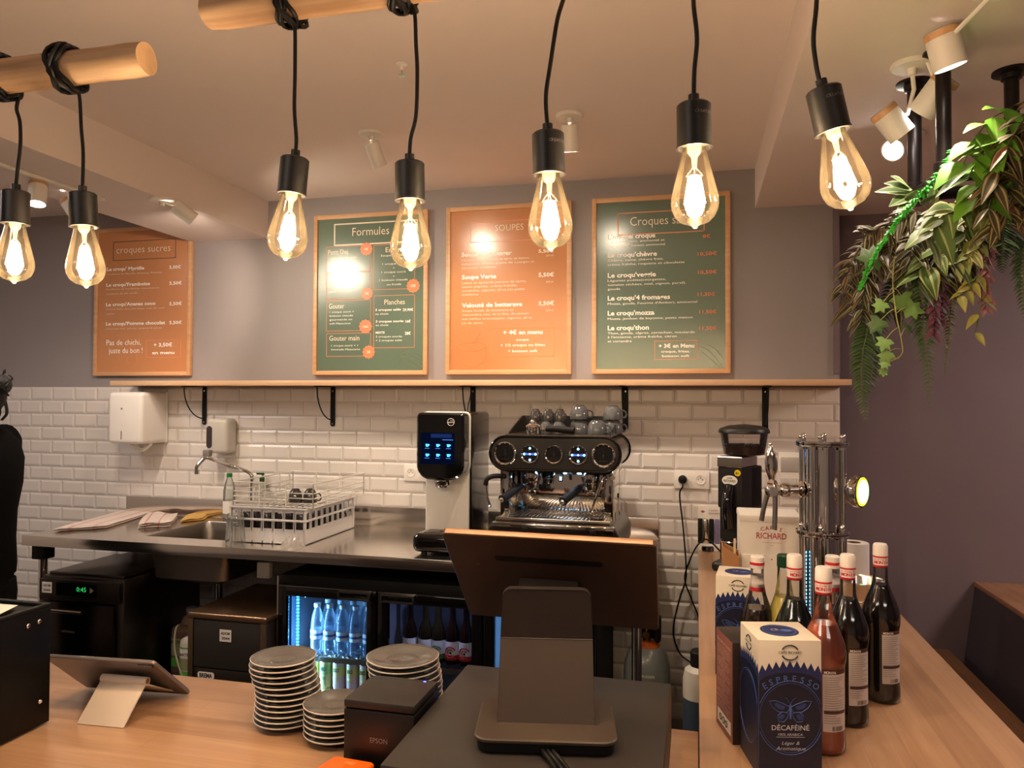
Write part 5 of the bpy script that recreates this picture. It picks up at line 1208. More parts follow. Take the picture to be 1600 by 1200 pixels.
# ------------------------------------------------ saucers
sau_g = mat('saucer_grey_glaze', (92, 88, 86), 0.22, coat=0.2); sau_w = mat('saucer_pale_rim', (224, 212, 198), 0.4)
sau_d = mat('saucer_dark_underside', (17, 14, 12), 0.4, spec=0.3)
def saucer(name, R_, p, label, group):
    o = Vector(p)
    prof = [(0.0001, 0.003, 1), (R_ * 0.50, 0.0025, 1), (R_ * 0.52, 0.0, 1), (R_ * 0.56, 0.0, 1), (R_ * 0.60, 0.0035, 1), (R_ * 0.985, 0.0118, 1), (R_, 0.0128, 2), (R_, 0.0142, 2), (R_ * 0.985, 0.0148, 2), (R_ * 0.72, 0.0095, 0), (R_ * 0.50, 0.0068, 0), (R_ * 0.42, 0.0062, 0), (R_ * 0.40, 0.0074, 0), (R_ * 0.37, 0.0074, 0), (R_ * 0.35, 0.0062, 0), (0.0001, 0.0060, 0)]
    q_ = MB(); q_.lathe(prof, o=o, n=56, cap=False)
    ob = q_.build(name, [sau_g, sau_d, sau_w], loc=o, sharp=50)
    return tag(ob, label, 'saucer', group)
ordn = ['bottom', 'second', 'third', 'fourth', 'fifth', 'sixth', 'seventh', 'eighth', 'ninth', 'tenth', 'eleventh', 'twelfth']
for (cx, cy, R_, n, pitch, nm, grp, lean) in ((-0.793, 1.345, 0.0635, 12, 0.0106, 'tall left stack', 'saucers in the tall left stack', (0.0006, -0.0012)),
                                       (-0.668, 1.312, 0.0615, 6, 0.0106, 'low middle stack', 'saucers in the low middle stack', (0.0, 0.0)),
                                       (-0.578, 1.436, 0.0735, 11, 0.0106, 'wide stack behind printer', 'large saucers in the stack behind the printer', (0.0003, 0.0))):
    first = None
    for i in range(n):
        jx, jy = random.uniform(-.001, .001) + lean[0] * i * math.sin(i * 0.5) * 2, random.uniform(-.001, .001) + lean[1] * 0
        lab = ('grey saucer with pale rim, topmost of the %s' % nm) if i == n - 1 else ('grey saucer with pale rim, %s from below in the %s' % (ordn[i], nm) if i else 'grey saucer with pale rim, lowest in the %s' % nm)
        z = CZ + 0.0005 + pitch * i
        if first is None: first = saucer('saucer', R_, (cx, cy, z), lab, grp)
        else:
            c = first.copy(); COL.objects.link(c); c.location = (cx + jx, cy + jy, z); c['label'] = lab

# ------------------------------------------------ cash drawer, till screen
DZ = 1.062
t = thing('cash_drawer', 'large flat black cash drawer under the till screen', 'cash drawer', (-0.25, 1.25, CZ))
dm_ = mat('drawer_dark_coating', (42, 37, 34), 0.42, noise=0.05, scale=6)
MB().box(-0.455, -0.048, 1.03, 1.462, CZ + 0.006, DZ, b=0.004).build('housing', dm_, t)
MB().box(-0.450, -0.053, 1.022, 1.031, CZ + 0.012, DZ - 0.01, b=0.002).build('drawer_front', blackm, t)
for x in (-0.42, -0.08):
    for y in (1.07, 1.42): MB().cyl((x, y, CZ), (x, y, CZ + 0.007), 0.012, n=14).build('foot', rubber, t)
ang = math.radians(10.5)
O_ = Vector((-0.236, 1.185, DZ))
B = Matrix.Translation(O_) @ Matrix.Rotation(ang, 4, 'Z')
t = thing('till_screen', 'till screen seen from behind, bronze back on a brown grey stand', 'till', O_, M=B)
brz = mat('till_grey_brown', (76, 65, 56), 0.42, 0.3); brd = mat('till_shaded_grey', (46, 40, 38), 0.45, 0.2)  # dark copy carries the shade of the upper plate in its colour
MB(B).prism(rrect(0.212, 0.15, 0.022, 6, 0, 0.008), 0.0005, 0.016, None, bev=0.002).build('base_plinth', blackm, t)
MB(B).prism(rrect(0.220, 0.158, 0.024, 6, 0, 0.008), 0.0162, 0.0235, None, bev=0.002).build('base_plate', brz, t)
# stand: lower plate leans back, upper plate stands up
def slab(mb, p0, p1, w0, w1, th, r=0.0, mat=0):
    """plate from p0 up to p1 (local yz pairs), widths w0 -> w1"""
    (y0, z0), (y1, z1) = p0, p1; L_ = math.hypot(y1 - y0, z1 - z0); uy, uz = (y1 - y0) / L_, (z1 - z0) / L_
    F = frame((0, y0, z0), X, Vector((0, uy, uz)), Vector((0, -uz, uy)))
    poly = [(-w0 / 2, 0), (w0 / 2, 0)]
    if r:
        for i in range(7): a = PI / 2 * i / 6; poly.append((w1 / 2 - r + r * math.cos(a), L_ - r + r * math.sin(a)))
        for i in range(7): a = PI / 2 + PI / 2 * i / 6; poly.append((-w1 / 2 + r + r * math.cos(a), L_ - r + r * math.sin(a)))
    else: poly += [(w1 / 2, L_), (-w1 / 2, L_)]
    mb.prism(poly, 0, th, F, mat, bev=0.0008)
m2 = MB(B); slab(m2, (-0.012, 0.0232), (0.028, 0.145), 0.154, 0.152, -0.012); m2.build('stand_lower', brz, t)
m2 = MB(B); slab(m2, (0.028, 0.1452), (0.020, 0.228), 0.152, 0.146, -0.012, 0.016); m2.build('stand_upper', brd, t)
m2 = MB(B); m2.box(-0.05, 0.05, 0.030, 0.06, 0.10, 0.215, b=0.004); m2.build('hinge_block', blackm, t)
# the screen
TL, TR, BR, BL = Vector((-0.4408, 1.2574, 1.3628)), Vector((-0.0659, 1.2643, 1.3586)), Vector((-0.0718, 1.4605, 1.1601)), Vector((-0.4467, 1.4536, 1.1643))
r_ = (TR - TL).normalized(); dn = (BL - TL).normalized(); Hs = (BL - TL).length
nb = r_.cross(dn).normalized()           # out of the back, towards the guest and down
if nb.dot(CO - TL) < 0: nb = -nb
ct = (TL + TR + BL + BR) / 4; Ws = (TR - TL).length
S_ = frame(ct, r_, -dn, nb)
bronze = mat('screen_bronze_shaded', (70, 50, 39), 0.45, 0.35)
rimb = mat('screen_lit_rim', (150, 112, 86), 0.4, 0.3)  # one metal: shade put into the back colour, light into the edge colour
m2 = MB(S_); m2.prism(rrect(Ws, Hs, 0.008, 5), -0.013, 0.0, None, bev=0.0015); sc_ = m2.build('screen_housing', bronze, t)
m2 = MB(S_); m2.box(-Ws / 2 + 0.006, Ws / 2 - 0.006, Hs / 2 - 0.001, Hs / 2 + 0.0006, -0.0115, -0.0015, b=0.0003); m2.build('lit_top_edge', rimb, sc_)
m2 = MB(S_); m2.prism(rrect(Ws - 0.012, Hs - 0.012, 0.006, 5), -0.0145, -0.0129, None); m2.build('screen_glass', blackg, sc_)
def on_back(px, py):
    d = (CF * FPX + CR * (px - 800) + CU * (600 - py)); k = (ct - CO).dot(nb) / d.dot(nb); q_ = S_.inverted() @ (CO + d * k); return q_.x, q_.y
a0, a1 = on_back(772, 869), on_back(942, 883)
m2 = MB(S_); m2.prism(rrect(a1[0] - a0[0], 0.016, 0.0075, 6, (a0[0] + a1[0]) / 2, (a0[1] + a1[1]) / 2 - 0.002), 0.0001, 0.0006); m2.build('vent_slot', blackm, sc_)
c0 = on_back(745, 878); m2 = MB(S_)
for k, (hh, dx) in enumerate(((0.012, -0.006), (0.018, -0.003), (0.020, 0.0), (0.018, 0.003), (0.012, 0.006))): m2.tube([(c0[0] + dx * 0.3, c0[1] - 0.010, 0.0004), (c0[0] + dx, c0[1] - 0.010 + hh, 0.0004)], 0.0006, 4)
m2.build('back_emblem', mat('emblem_bronze', (150, 116, 92), 0.5, 0.6), sc_)
b0, b1 = on_back(812, 901), on_back(905, 914)
m2 = MB(S_); m2.box(b0[0], b1[0], b1[1] - 0.06, b0[1], 0.0, 0.030, b=0.003); m2.build('screen_mount', brz, sc_)
MB().tube([B @ Vector((0, 0.03, 0.19)), S_ @ Vector((b0[0] / 2 + b1[0] / 2, b1[1] - 0.03, 0.012))], 0.022, 16).build('neck', blackm, t)
m2 = MB()
for k, (dx, dy) in enumerate(((0, 0), (0.008, 0.002), (0.016, -0.002))):
    m2.tube([at(838 + k * 9, 1158, Z=DZ + 0.005), at(850 + k * 8, 1176, Z=DZ + 0.009), at(862 + k * 9, 1192, Z=DZ + 0.006), at(880 + k * 12, 1225, Z=DZ + 0.005)], 0.0035, 8, k=5)
tag(m2.build('till_cables', rubber), 'bundle of black cables lying on cash drawer in front of the till base', 'cable')

# ------------------------------------------------ receipt printer, payment terminal
t = thing('receipt_printer', 'black cube receipt printer beside the cash drawer', 'printer', (-0.528, 1.25, CZ))
pb_ = mat('printer_black', (14, 12, 11), 0.38)
MB().box(-0.592, -0.462, 1.188, 1.312, CZ + 0.001, CZ + 0.112, b=0.003).build('body', pb_, t)
MB().box(-0.592, -0.462, 1.188, 1.298, CZ + 0.1135, CZ + 0.1275, b=0.003).build('lid', mat('printer_lid', (28, 25, 24), 0.5), t)
MB().box(-0.590, -0.464, 1.300, 1.314, CZ + 0.110, CZ + 0.124, b=0.002).build('rear_strip', pb_, t)
MB().ball((-0.487, 1.3035, CZ + 0.1245), (0.003, 0.002, 0.0012), 10).build('status_light', emis('led_blue', (60, 70, 255), 6), t)
p0 = at(578, 1160, Y=1.1875); p1 = at(605, 1160, Y=1.1875)
MB().text('EPSON', p0, X, Z, p1.x - p0.x, 0.0085, 0, 0.0).build('printer_lettering', mat('print_grey', (140, 134, 128), 0.5), t, solid=False)
t = thing('payment_terminal', 'orange topped payment terminal on black dock at photo bottom', 'payment terminal', (-0.565, 1.10, CZ))
T_ = Matrix.Translation((-0.560, 1.108, CZ)) @ Matrix.Rotation(math.radians(-4), 4, 'Z')
MB(T_).box(-0.036, 0.040, -0.03, 0.072, 0.0, 0.022, b=0.004).build('dock', blackm, t)
Tt = T_ @ Matrix.Translation((-0.006, -0.012, 0.034)) @ Matrix.Rotation(math.radians(-6), 4, 'X')
MB(Tt).prism(rrect(0.080, 0.15, 0.010, 5, 0, 0.0), -0.006, 0.010, None, bev=0.003).build('orange_shell', mat('bright_orange_plastic', (240, 106, 20), 0.35), t)
m2 = MB(Tt); m2.text('ING', (-0.008, 0.050, 0.0102), X, Y, 0.018, 0.012, 0, 0.02); m2.build('shell_lettering', mat('peach_print', (246, 160, 100), 0.5), t, solid=False)

# ------------------------------------------------ tablet on its stand
A_, B_ = at(78, 1027, Z=1.07), at(240, 1037, Z=1.07); C_ = at(310, 1079, Z=0.978)
ex = (B_ - A_).normalized(); ed = C_ - B_; ed = ed - ex * ed.dot(ex); Lh = 0.172; ed.normalize(); en = ex.cross(ed).normalized()
if en.dot(CO - A_) < 0: en = -en
t = thing('tablet', 'grey tablet propped face away on white stand at counter left', 'tablet', (A_ + C_) / 2)
Wt = 0.248; F = frame(B_ - ex * Wt / 2 + ed * Lh / 2, ex, -ed, en)
# corner C measured on the photo fixes the slope; keep real tablet size
m2 = MB(F); m2.prism(rrect(Wt, Lh, 0.010, 5), -0.007, 0.0, None, bev=0.0012); m2.build('back_shell', mat('tablet_aluminium', (132, 122, 120), 0.35, 0.6), t)
m2 = MB(F); m2.prism(rrect(Wt - 0.004, Lh - 0.004, 0.009, 5), -0.0082, -0.0069, None); m2.build('glass', blackg, t)
m2 = MB(F); m2.prism(rrect(0.020, 0.004, 0.0018, 4, Wt / 2 - 0.03, Lh / 2 - 0.010), 0, 0.0012); m2.prism(rrect(0.012, 0.010, 0.004, 4, Wt / 2 - 0.012, Lh / 2 - 0.012), 0, 0.0015); m2.build('camera_and_button', blackg, t)
t = thing('tablet_stand', 'folded white metal tablet stand on the wooden counter', 'stand', at(160, 1134, Z=CZ))
stm = mat('stand_white_metal', (206, 190, 172), 0.4)
f0, f1 = at(120, 1131, Z=CZ + 0.0005), at(193, 1138, Z=CZ + 0.0005); h0, h1 = at(158, 1063, Z=1.018), at(232, 1071, Z=1.018)
sx_ = (f1 - f0).normalized(); Ls = (f1 - f0).length
def sheet(mb, a, b, w_, th=0.003):
    u = (b - a); L_ = u.length; u.normalize(); n_ = sx_.cross(u).normalized(); mb.box(0, w_, 0, L_, -th / 2, th / 2, b=0.0008, M=frame(a, sx_, u, n_))
m2 = MB(); sheet(m2, f0, h0, Ls); m2.build('front_plate', stm, t)
hc = h0 + Vector((0, 0.004, 0.004)); m2 = MB(); m2.cyl(hc, hc + sx_ * Ls, 0.0085, n=20); m2.cyl(hc - sx_ * 0.0005, hc + sx_ * (Ls + 0.0006), 0.0055, n=16, mat=1); m2.build('hinge', [stm, mat('hinge_brown', (120, 84, 66), 0.5)], t)
bk = Vector((hc.x, hc.y, 0)) + Vector((-sx_.y, sx_.x, 0)) * 0.105; bk.z = CZ + 0.004
m2 = MB(); sheet(m2, hc - Vector((0, 0, 0.006)), bk, Ls * 0.98); sheet(m2, bk, bk + Vector((0, 0.004, 0.012)), Ls * 0.98); m2.build('rear_plate', stm, t)

# ------------------------------------------------ black till box with a paper
t = thing('black_metal_box', 'black metal box with screws at left edge of the counter', 'box', (-1.40, 1.10, CZ))
MB().box(-1.58, -1.246, 0.93, 1.226, CZ + 0.004, 1.187, b=0.002).build('housing', mat('black_box_paint', (4, 4, 4), 0.45, spec=0.2), t)
m2 = MB(); 
for (x0_, x1_, y0_, y1_) in ((-1.58, -1.246, 1.216, 1.226), (-1.58, -1.246, 0.93, 0.94), (-1.256, -1.246, 0.94, 1.216), (-1.58, -1.57, 0.94, 1.216)): m2.box(x0_, x1_, y0_, y1_, 1.1872, 1.193, b=0.001)
m2.build('raised_lip', blackm, t)
for (px, py) in ((44, 978), (61, 971), (62, 1096)):
    p = at(px, py, X=-1.2455); MB().lathe([(0.0045, 0), (0.0045, 0.0015), (0.003, 0.003), (0.0001, 0.003)], o=p, z=(1, 0, 0), n=16).build('screw', steel, t)
for x in (-1.56, -1.27):
    for y in (0.95, 1.2): MB().cyl((x, y, CZ), (x, y, CZ + 0.0045), 0.008, n=10).build('foot', rubber, t)
m2 = MB(); vs = []; P_ = [(-1.50, 1.02), (-1.285, 1.05), (-1.268, 1.13), (-1.29, 1.19), (-1.50, 1.18)]
m2.prism(P_, 1.1935, 1.1945); tag(m2.build('receipt_paper', card), 'white sheet of paper lying on the black metal box', 'paper')

# ================================================================== RIGHT COUNTER
navy = mat('box_navy_print', (30, 42, 92), 0.45); navy_d = mat('box_dark_navy_print', (16, 20, 44), 0.45); blue_l = mat('box_line_blue', (74, 100, 172), 0.45)
cream = mat('box_cream_card', (222, 212, 196), 0.5); silver_p = mat('box_silver_print', (196, 196, 206), 0.4)
def coffee_box(p, rz, label, W_=0.104, Dp=0.108, H=0.233):
    t = thing('coffee_box', label, 'box', p, 'tall blue espresso boxes', M=Matrix.Translation(Vector(p)) @ Matrix.Rotation(rz, 4, 'Z'))
    B = WM[t.name]
    MB(B).box(-W_ / 2, W_ / 2, 0, Dp, 0.0005, H, b=0.0012).build('carton', cream, t)
    pr = MB()
    def face(F, w_):
        # blue field with a toothed top edge, rings, moth and lettering; local x right, y up
        th_ = 0.0004; n = 9; top = H * 0.80; poly = [(-w_ / 2 + 0.0002, 0.001), (w_ / 2 - 0.0002, 0.001), (w_ / 2 - 0.0002, top - 0.012)]
        cxr, R0 = 0, w_ * 0.62; cy = H * 0.40
        teeth = []
        for i in range(2 * n + 1):
            u = w_ / 2 - w_ * i / (2 * n); base = top - 0.010 * (abs(u) / (w_ / 2)) ** 2; teeth.append((max(-w_ / 2 + 0.0002, min(w_ / 2 - 0.0002, u)), base + (0.012 if i % 2 else 0)))
        pr.prism(poly[:2] + teeth, 0, th_, F, 0)
        # darker round field
        fld = [(-w_ / 2 + 0.0006, 0.0015), (w_ / 2 - 0.0006, 0.0015)] + [(w_ / 2 * math.cos(a) * 0.985, (top - 0.028) + 0.020 * math.sin(a)) for a in [PI * k / 16 for k in range(17)]]
        pr.prism(fld, th_, 2 * th_, F, 1)
        for rr, lw in ((0.056, 0.0011), (0.0525, 0.0005)):
            for s in (1, -1):
                pts = []
                for k in range(25):
                    a = PI * k / 24; x_ = rr * math.cos(a); y_ = H * 0.435 + s * rr * 1.12 * math.sin(a)
                    if abs(x_) < w_ / 2 - 0.001: pts.append(F @ Vector((x_, y_, 3 * th_)))
                if len(pts) > 2: pr.tube(pts, lw / 2, 4, mat=2)
        return F
    F1 = B @ frame((0, -0.0001, 0), X, Z, -Y); face(F1, W_)
    F2 = B @ frame((-W_ / 2 - 0.0001, Dp / 2, 0), -Y, Z, -X); face(F2, Dp)
    pr.build('blue_print', [navy, navy_d, blue_l], t, solid=True)
    lt = MB(); o_ = F1 @ Vector((0, 0, 0.0013)); ux = (F1.to_3x3() @ Vector((1, 0, 0))); uy = (F1.to_3x3() @ Vector((0, 1, 0)))
    def txt(s, x_, y_, w_, h_, mi, bo=0.0, al='c', sl=0.0, FF=F1): 
        ux = FF.to_3x3() @ Vector((1, 0, 0)); uy = FF.to_3x3() @ Vector((0, 1, 0)); lt.text(s, FF @ Vector((x_, y_, 0.0014)), ux, uy, w_, h_, mi, bo, al, sl)
    txt('DÉCAFÉINÉ', 0, H * 0.345, 0.064, 0.0085, 0, 0.005); txt('100% ARABICA', 0, H * 0.305, 0.042, 0.0042, 0, 0.0)
    lt.box(-0.024, 0.024, 0, 0.0004, H * 0.294, H * 0.296, 0, M=B @ Matrix.Translation((0, -0.0018, 0)))
    txt('Léger &', 0, H * 0.240, 0.030, 0.0058, 0, -0.004, sl=0.3); txt('Aromatique', 0, H * 0.200, 0.050, 0.0062, 0, -0.004, sl=0.3)
    for i, ch in enumerate('ESPRESSO'):      # arched word
        a = math.radians(48 - i * 96 / 7); rr = 0.060; x_ = -rr * math.sin(a); y_ = H * 0.515 + rr * 0.62 * math.cos(a) + 0.006
        c_, s_ = math.cos(a * 0.6), math.sin(a * 0.6); u_ = (ux * c_ + uy * s_); v_ = (-ux * s_ + uy * c_)
        lt.text(ch, F1 @ Vector((x_ * 0.92, y_, 0.0014)), u_, v_, None, 0.0105, 1, 0.01, 'c')
    # round maker seal on the cream top part
    for FF, w_ in ((F1, W_), (F2, Dp)):
        cc = FF @ Vector((0, H * 0.91, 0.0006)); nn = FF.to_3x3() @ Vector((0, 0, 1))
        vx = FF.to_3x3() @ Vector((1, 0, 0)); vy = FF.to_3x3() @ Vector((0, 1, 0))
        for a0, a1 in ((25, 155), (205, 335)):
            lt.tube([cc + vx * 0.0145 * math.cos(math.radians(a)) + vy * 0.0125 * math.sin(math.radians(a)) for a in range(a0, a1 + 1, 10)], 0.0011, 4, mat=2)
        txt('CAFÉS RICHARD', 0, H * 0.91 - 0.002, 0.040, 0.0045, 2, 0.01, FF=FF)
    lt.build('box_lettering', [silver_p, blue_l, inkblack], t, solid=False)
    # stylised moth
    mo = MB(); cy = H * 0.495
    for s in (-1, 1):
        for pts in ([(0, 0.004), (0.012, 0.010), (0.026, 0.015), (0.036, 0.014), (0.031, 0.004), (0.020, -0.004), (0.006, -0.005)], [(0.004, -0.006), (0.014, -0.004), (0.022, -0.010), (0.020, -0.020), (0.011, -0.021), (0.005, -0.014)]):
            pp_ = [(s * a, cy + b) for a, b in pts]; mo.tube([F1 @ Vector((a, b, 0.0012)) for a, b in pp_], 0.0006, 4, closed=True)
            ins = [(s * (0.45 * 0.018 + 0.55 * a), cy + 0.55 * b + 0.45 * (0.006 if pts[0][1] > 0 else -0.012)) for a, b in pts]; mo.prism(ins, 0, 0.0005, F1 @ Matrix.Translation((0, 0, 0.0009)), 1)
        mo.tube([F1 @ Vector((0, cy + 0.008, 0.0012)), F1 @ Vector((s * 0.004, cy + 0.016, 0.0012)), F1 @ Vector((s * 0.009, cy + 0.020, 0.0012))], 0.0003, 4, k=3)
    mo.prism([(-0.0018, cy + 0.008), (0.0018, cy + 0.008), (0.0024, cy), (0.001, cy - 0.016), (-0.001, cy - 0.016), (-0.0024, cy)], 0, 0.0008, F1 @ Matrix.Translation((0, 0, 0.0009)), 0)
    mo.build('moth_drawing', [blue_l, mat('moth_fill_blue', (44, 60, 116), 0.5)], t)
    # lid seal
    ls = MB(B); ls.lathe([(0.033, 0), (0.033, 0.0006), (0.0001, 0.0006)], o=(0, Dp * 0.5, H), n=36); ls.torus((0, Dp * 0.5, H + 0.0008), Z, 0.028, 0.0005, 32, 4, mat=1)
    ls.ball((0.012, Dp * 0.5, H + 0.0006), (0.010, 0.007, 0.0006), 12, 1); ls.build('lid_seal', [navy, blue_l], t)
    ll = MB(); ll.text('CR', B @ Vector((-0.008, Dp * 0.5 - 0.006, H + 0.0016)), B.to_3x3() @ X, B.to_3x3() @ Y, 0.014, 0.012, 0, 0, 'c'); ll.build('lid_lettering', silver_p, t, solid=False)
    return t
c1 = at(1185, 999, Z=CZ + 0.234); c2 = at(1283.5, 1000, Z=CZ + 0.234); u = c2 - c1
coffee_box(((c1.x + c2.x) / 2, (c1.y + c2.y) / 2, CZ), math.atan2(u.y, u.x), 'tall blue and cream decaf coffee box nearest the camera', W_=u.length)
c1 = at(1118, 898, Z=CZ + 0.234)
coffee_box((c1.x + 0.050, c1.y - 0.003, CZ), math.radians(-6), 'blue and cream espresso box half hidden behind the brown carton', W_=0.10)
# brown carton
bp0 = Vector((0.064, 1.466, CZ)); rz = math.atan2(0.099, -0.027) - PI / 2
Bc = Matrix.Translation(bp0) @ Matrix.Rotation(rz, 4, 'Z')
t = thing('brown_carton', 'brown and black carton with fine print standing left of the decaf box', 'box', bp0, M=Bc)
brn = mat('carton_brown_print', (138, 84, 66), 0.5); blk = mat('carton_black_print', (34, 26, 25), 0.4)
hb_ = 0.19
MB(Bc).box(0.0, 0.062, 0.0, 0.103, 0.0005, hb_, b=0.001).build('carton', blk, t)
m2 = MB(Bc); m2.box(-0.0006, 0.0002, 0.001, 0.102, 0.001, hb_ - 0.001); m2.build('brown_side_print', brn, t)
m2 = MB(); FL = Bc @ frame((-0.0008, 0.102, 0), -Y, Z, -X); lx, ly = FL.to_3x3() @ X, FL.to_3x3() @ Y
def tl_(s, x_, z_, w_, h_, mi=0, al='c'): m2.text(s, FL @ Vector((x_, z_, 0.0002)), lx, ly, w_, h_, mi, 0.01, al)
tl_('Chocolat en poudre', 0.050, 0.170, 0.086, 0.0058)
rnd = random.Random(2); words = 'poudre cacao sucre lait mode emploi tasse chaud verser remuer servir conserver au sec sans gluten origine arome vanille'.split()
for k in range(26):
    z_ = 0.162 - 0.0048 * k
    if k in (4, 9, 13, 17, 22): tl_(rnd.choice(words), 0.050, z_, 0.016, 0.0028); continue
    tl_(' '.join(rnd.choice(words) for _ in range(5)), 0.050 + rnd.uniform(-.003, .003), z_, rnd.uniform(0.055, 0.084), 0.0026)
m2.box(0.010, 0.092, 0.0, 0.0003, 0.012, 0.036, 1, M=Bc @ Matrix(((0, -1, 0, -0.0006), (1, 0, 0, 0), (0, 0, 1, 0), (0, 0, 0, 1))))
m2.build('carton_lettering', [mat('pale_brown_ink', (206, 178, 160), 0.5), cream], t, solid=False)
rec = MB(); 
for k in range(3): rec.torus(FL @ Vector((0.030 + 0.018 * k, 0.024, 0.0006)), FL.to_3x3() @ Vector((0, 0, 1)), 0.006, 0.0008, 16, 4)
rec.build('recycling_marks', inkblack, t)

# syrup bottles
btl = thin_glass('clear_bottle_glass', (0.95, 0.95, 0.94), 1, haze=0.006, hazecol=(0.8, 0.8, 0.78), ior=1.5)
red_band = mat('label_red', (200, 30, 36), 0.45); lab_w = mat('label_off_white', (204, 194, 190), 0.5); lab_d = mat('label_brown_band', (70, 44, 40), 0.5)
cap_w = mat('cap_white', (232, 224, 218), 0.4)
def syrup(x, y, liq, fill, label, R_=0.038, H=0.335, tagface=True, rot_=0.0):
    o = Vector((x, y, CZ)); t = thing('syrup_bottle', label, 'bottle', o, 'syrup bottles with white red banded caps'); k = H / 0.335; r = R_
    out = [(r * 0.86, 0.0005), (r * 0.97, 0.005), (r, 0.014), (r * 0.985, 0.032), (r * 0.95, 0.042), (r * 0.95, 0.155 * k), (r * 1.0, 0.165 * k), (r * 1.02, 0.180 * k), (r * 0.98, 0.195 * k), (r * 0.80, 0.215 * k), (r * 0.55, 0.238 * k), (r * 0.42, 0.252 * k), (r * 0.39, 0.268 * k), (r * 0.37, 0.312 * k)]
    b = MB(); b.lathe(out, o=o, n=40); b.build('glass_body', btl, t, sharp=60)
    inn = [(a - 0.0012, z + (0.001 if i else 0.0015)) for i, (a, z) in enumerate(out) if z < fill * k]; a_ = inn[-1][0]
    # liquid up to the fill line
    last = [p_ for p_ in out if p_[1] >= fill * k][0]; prev = [p_ for p_ in out if p_[1] < fill * k][-1]
    f_ = (fill * k - prev[1]) / (last[1] - prev[1]); rf = prev[0] + (last[0] - prev[0]) * f_ - 0.0012
    m3 = MB(); m3.lathe(inn + [(rf, fill * k)], o=o, n=40); m3.build('syrup', liq, t, sharp=60)
    c = MB(); c.lathe([(0.0142, 0.285 * k, 0), (0.0146, 0.288 * k, 1), (0.0146, 0.290 * k, 1), (0.0148, 0.291 * k, 0), (0.0150, 0.306 * k, 0), (0.0152, 0.307 * k, 1), (0.0152, 0.3095 * k, 1), (0.0152, 0.311 * k, 0), (0.0148, 0.331 * k, 0), (0.0125, 0.335 * k, 0), (0.0001, 0.335 * k, 0)], o=o, n=32)
    c.build('cap', [cap_w, red_band], t)
    lt = MB()
    def wrap(s, z, h_, rad, mi, a0, step):
        for i, ch in enumerate(s):
            if ch == ' ': continue
            a = a0 + step * i; p = o + Vector((rad * math.sin(a), -rad * math.cos(a), z)); lt.text(ch, p, (math.cos(a), math.sin(a), 0), Z, None, h_, mi, 0.03, 'c')
    wrap('MONIN', 0.2935 * k, 0.006, 0.0154, 1, rot_ - 0.75, 0.38); wrap('Le Sirop de', 0.3015 * k, 0.003, 0.0154, 1, rot_ - 0.9, 0.17)
    if tagface:
        # curved back label facing right
        def patch(z0, z1, a0, a1, mi, rad):
            n = 12; vs = []
            for i in range(n + 1):
                a = a0 + (a1 - a0) * i / n
                for z in (z0, z1): vs.append(o + Vector((rad * math.sin(a), -rad * math.cos(a), z)))
            lt.add(vs, [(2 * i, 2 * i + 2, 2 * i + 3, 2 * i + 1) for i in range(n)], mi)
        ra = r * 0.95 + 0.0006; a0, a1 = rot_ - 0.05, rot_ + 1.25
        patch(0.045, 0.148 * k, a0, a1, 2, ra); patch(0.148 * k, 0.156 * k, a0, a1, 3, ra); patch(0.077 * k, 0.083 * k, a0 + 0.05, a1 - 0.05, 3, ra + 0.0003)
        wrap('MONIN', 0.1495 * k, 0.0045, ra + 0.0005, 0, a0 + 0.12, 0.11)
        rn = random.Random(int(x * 1000))
        for q_ in range(15):
            zz = 0.142 * k - 0.0042 * q_
            patch(zz, zz + 0.0012, a0 + 0.06, a0 + rn.uniform(0.7, 1.15), 4, ra + 0.0003)
        for q_ in range(4):
            zz = 0.073 * k - 0.0042 * q_; patch(zz, zz + 0.0011, a0 + 0.06, a0 + rn.uniform(0.5, 0.9), 4, ra + 0.0003)
        for q_ in range(12): patch(0.047, 0.055, a0 + 0.45 + q_ * 0.05, a0 + 0.45 + q_ * 0.05 + rn.choice((0.015, 0.03)), 5, ra + 0.0003)
    lt.build('label', [inkwhite, red_band, lab_w, lab_d, mat('fine_print_grey', (150, 140, 138), 0.6), inkblack], t, solid=False)
    return t
dark_s = mat('dark_syrup', (16, 9, 9), 0.12, coat=0.4); green_s = mat('dark_green_syrup', (10, 26, 14), 0.12, coat=0.4)
peach_s = mat('peach_syrup', (186, 98, 66), 0.18, coat=0.4)
syrup(0.228, 1.497, peach_s, 0.232, 'syrup bottle with pinkish orange syrup right behind the decaf box', rot_=-0.15)
syrup(0.295, 1.634, dark_s, 0.246, 'dark syrup bottle between the orange one and the rightmost one', rot_=-0.1)
syrup(0.386, 1.774, dark_s, 0.248, 'dark syrup bottle furthest right on the wooden counter', rot_=-0.1)
syrup(0.190, 1.605, green_s, 0.246, 'dark green syrup bottle left of the orange one, by the beer tap', tagface=False, rot_=0.3)
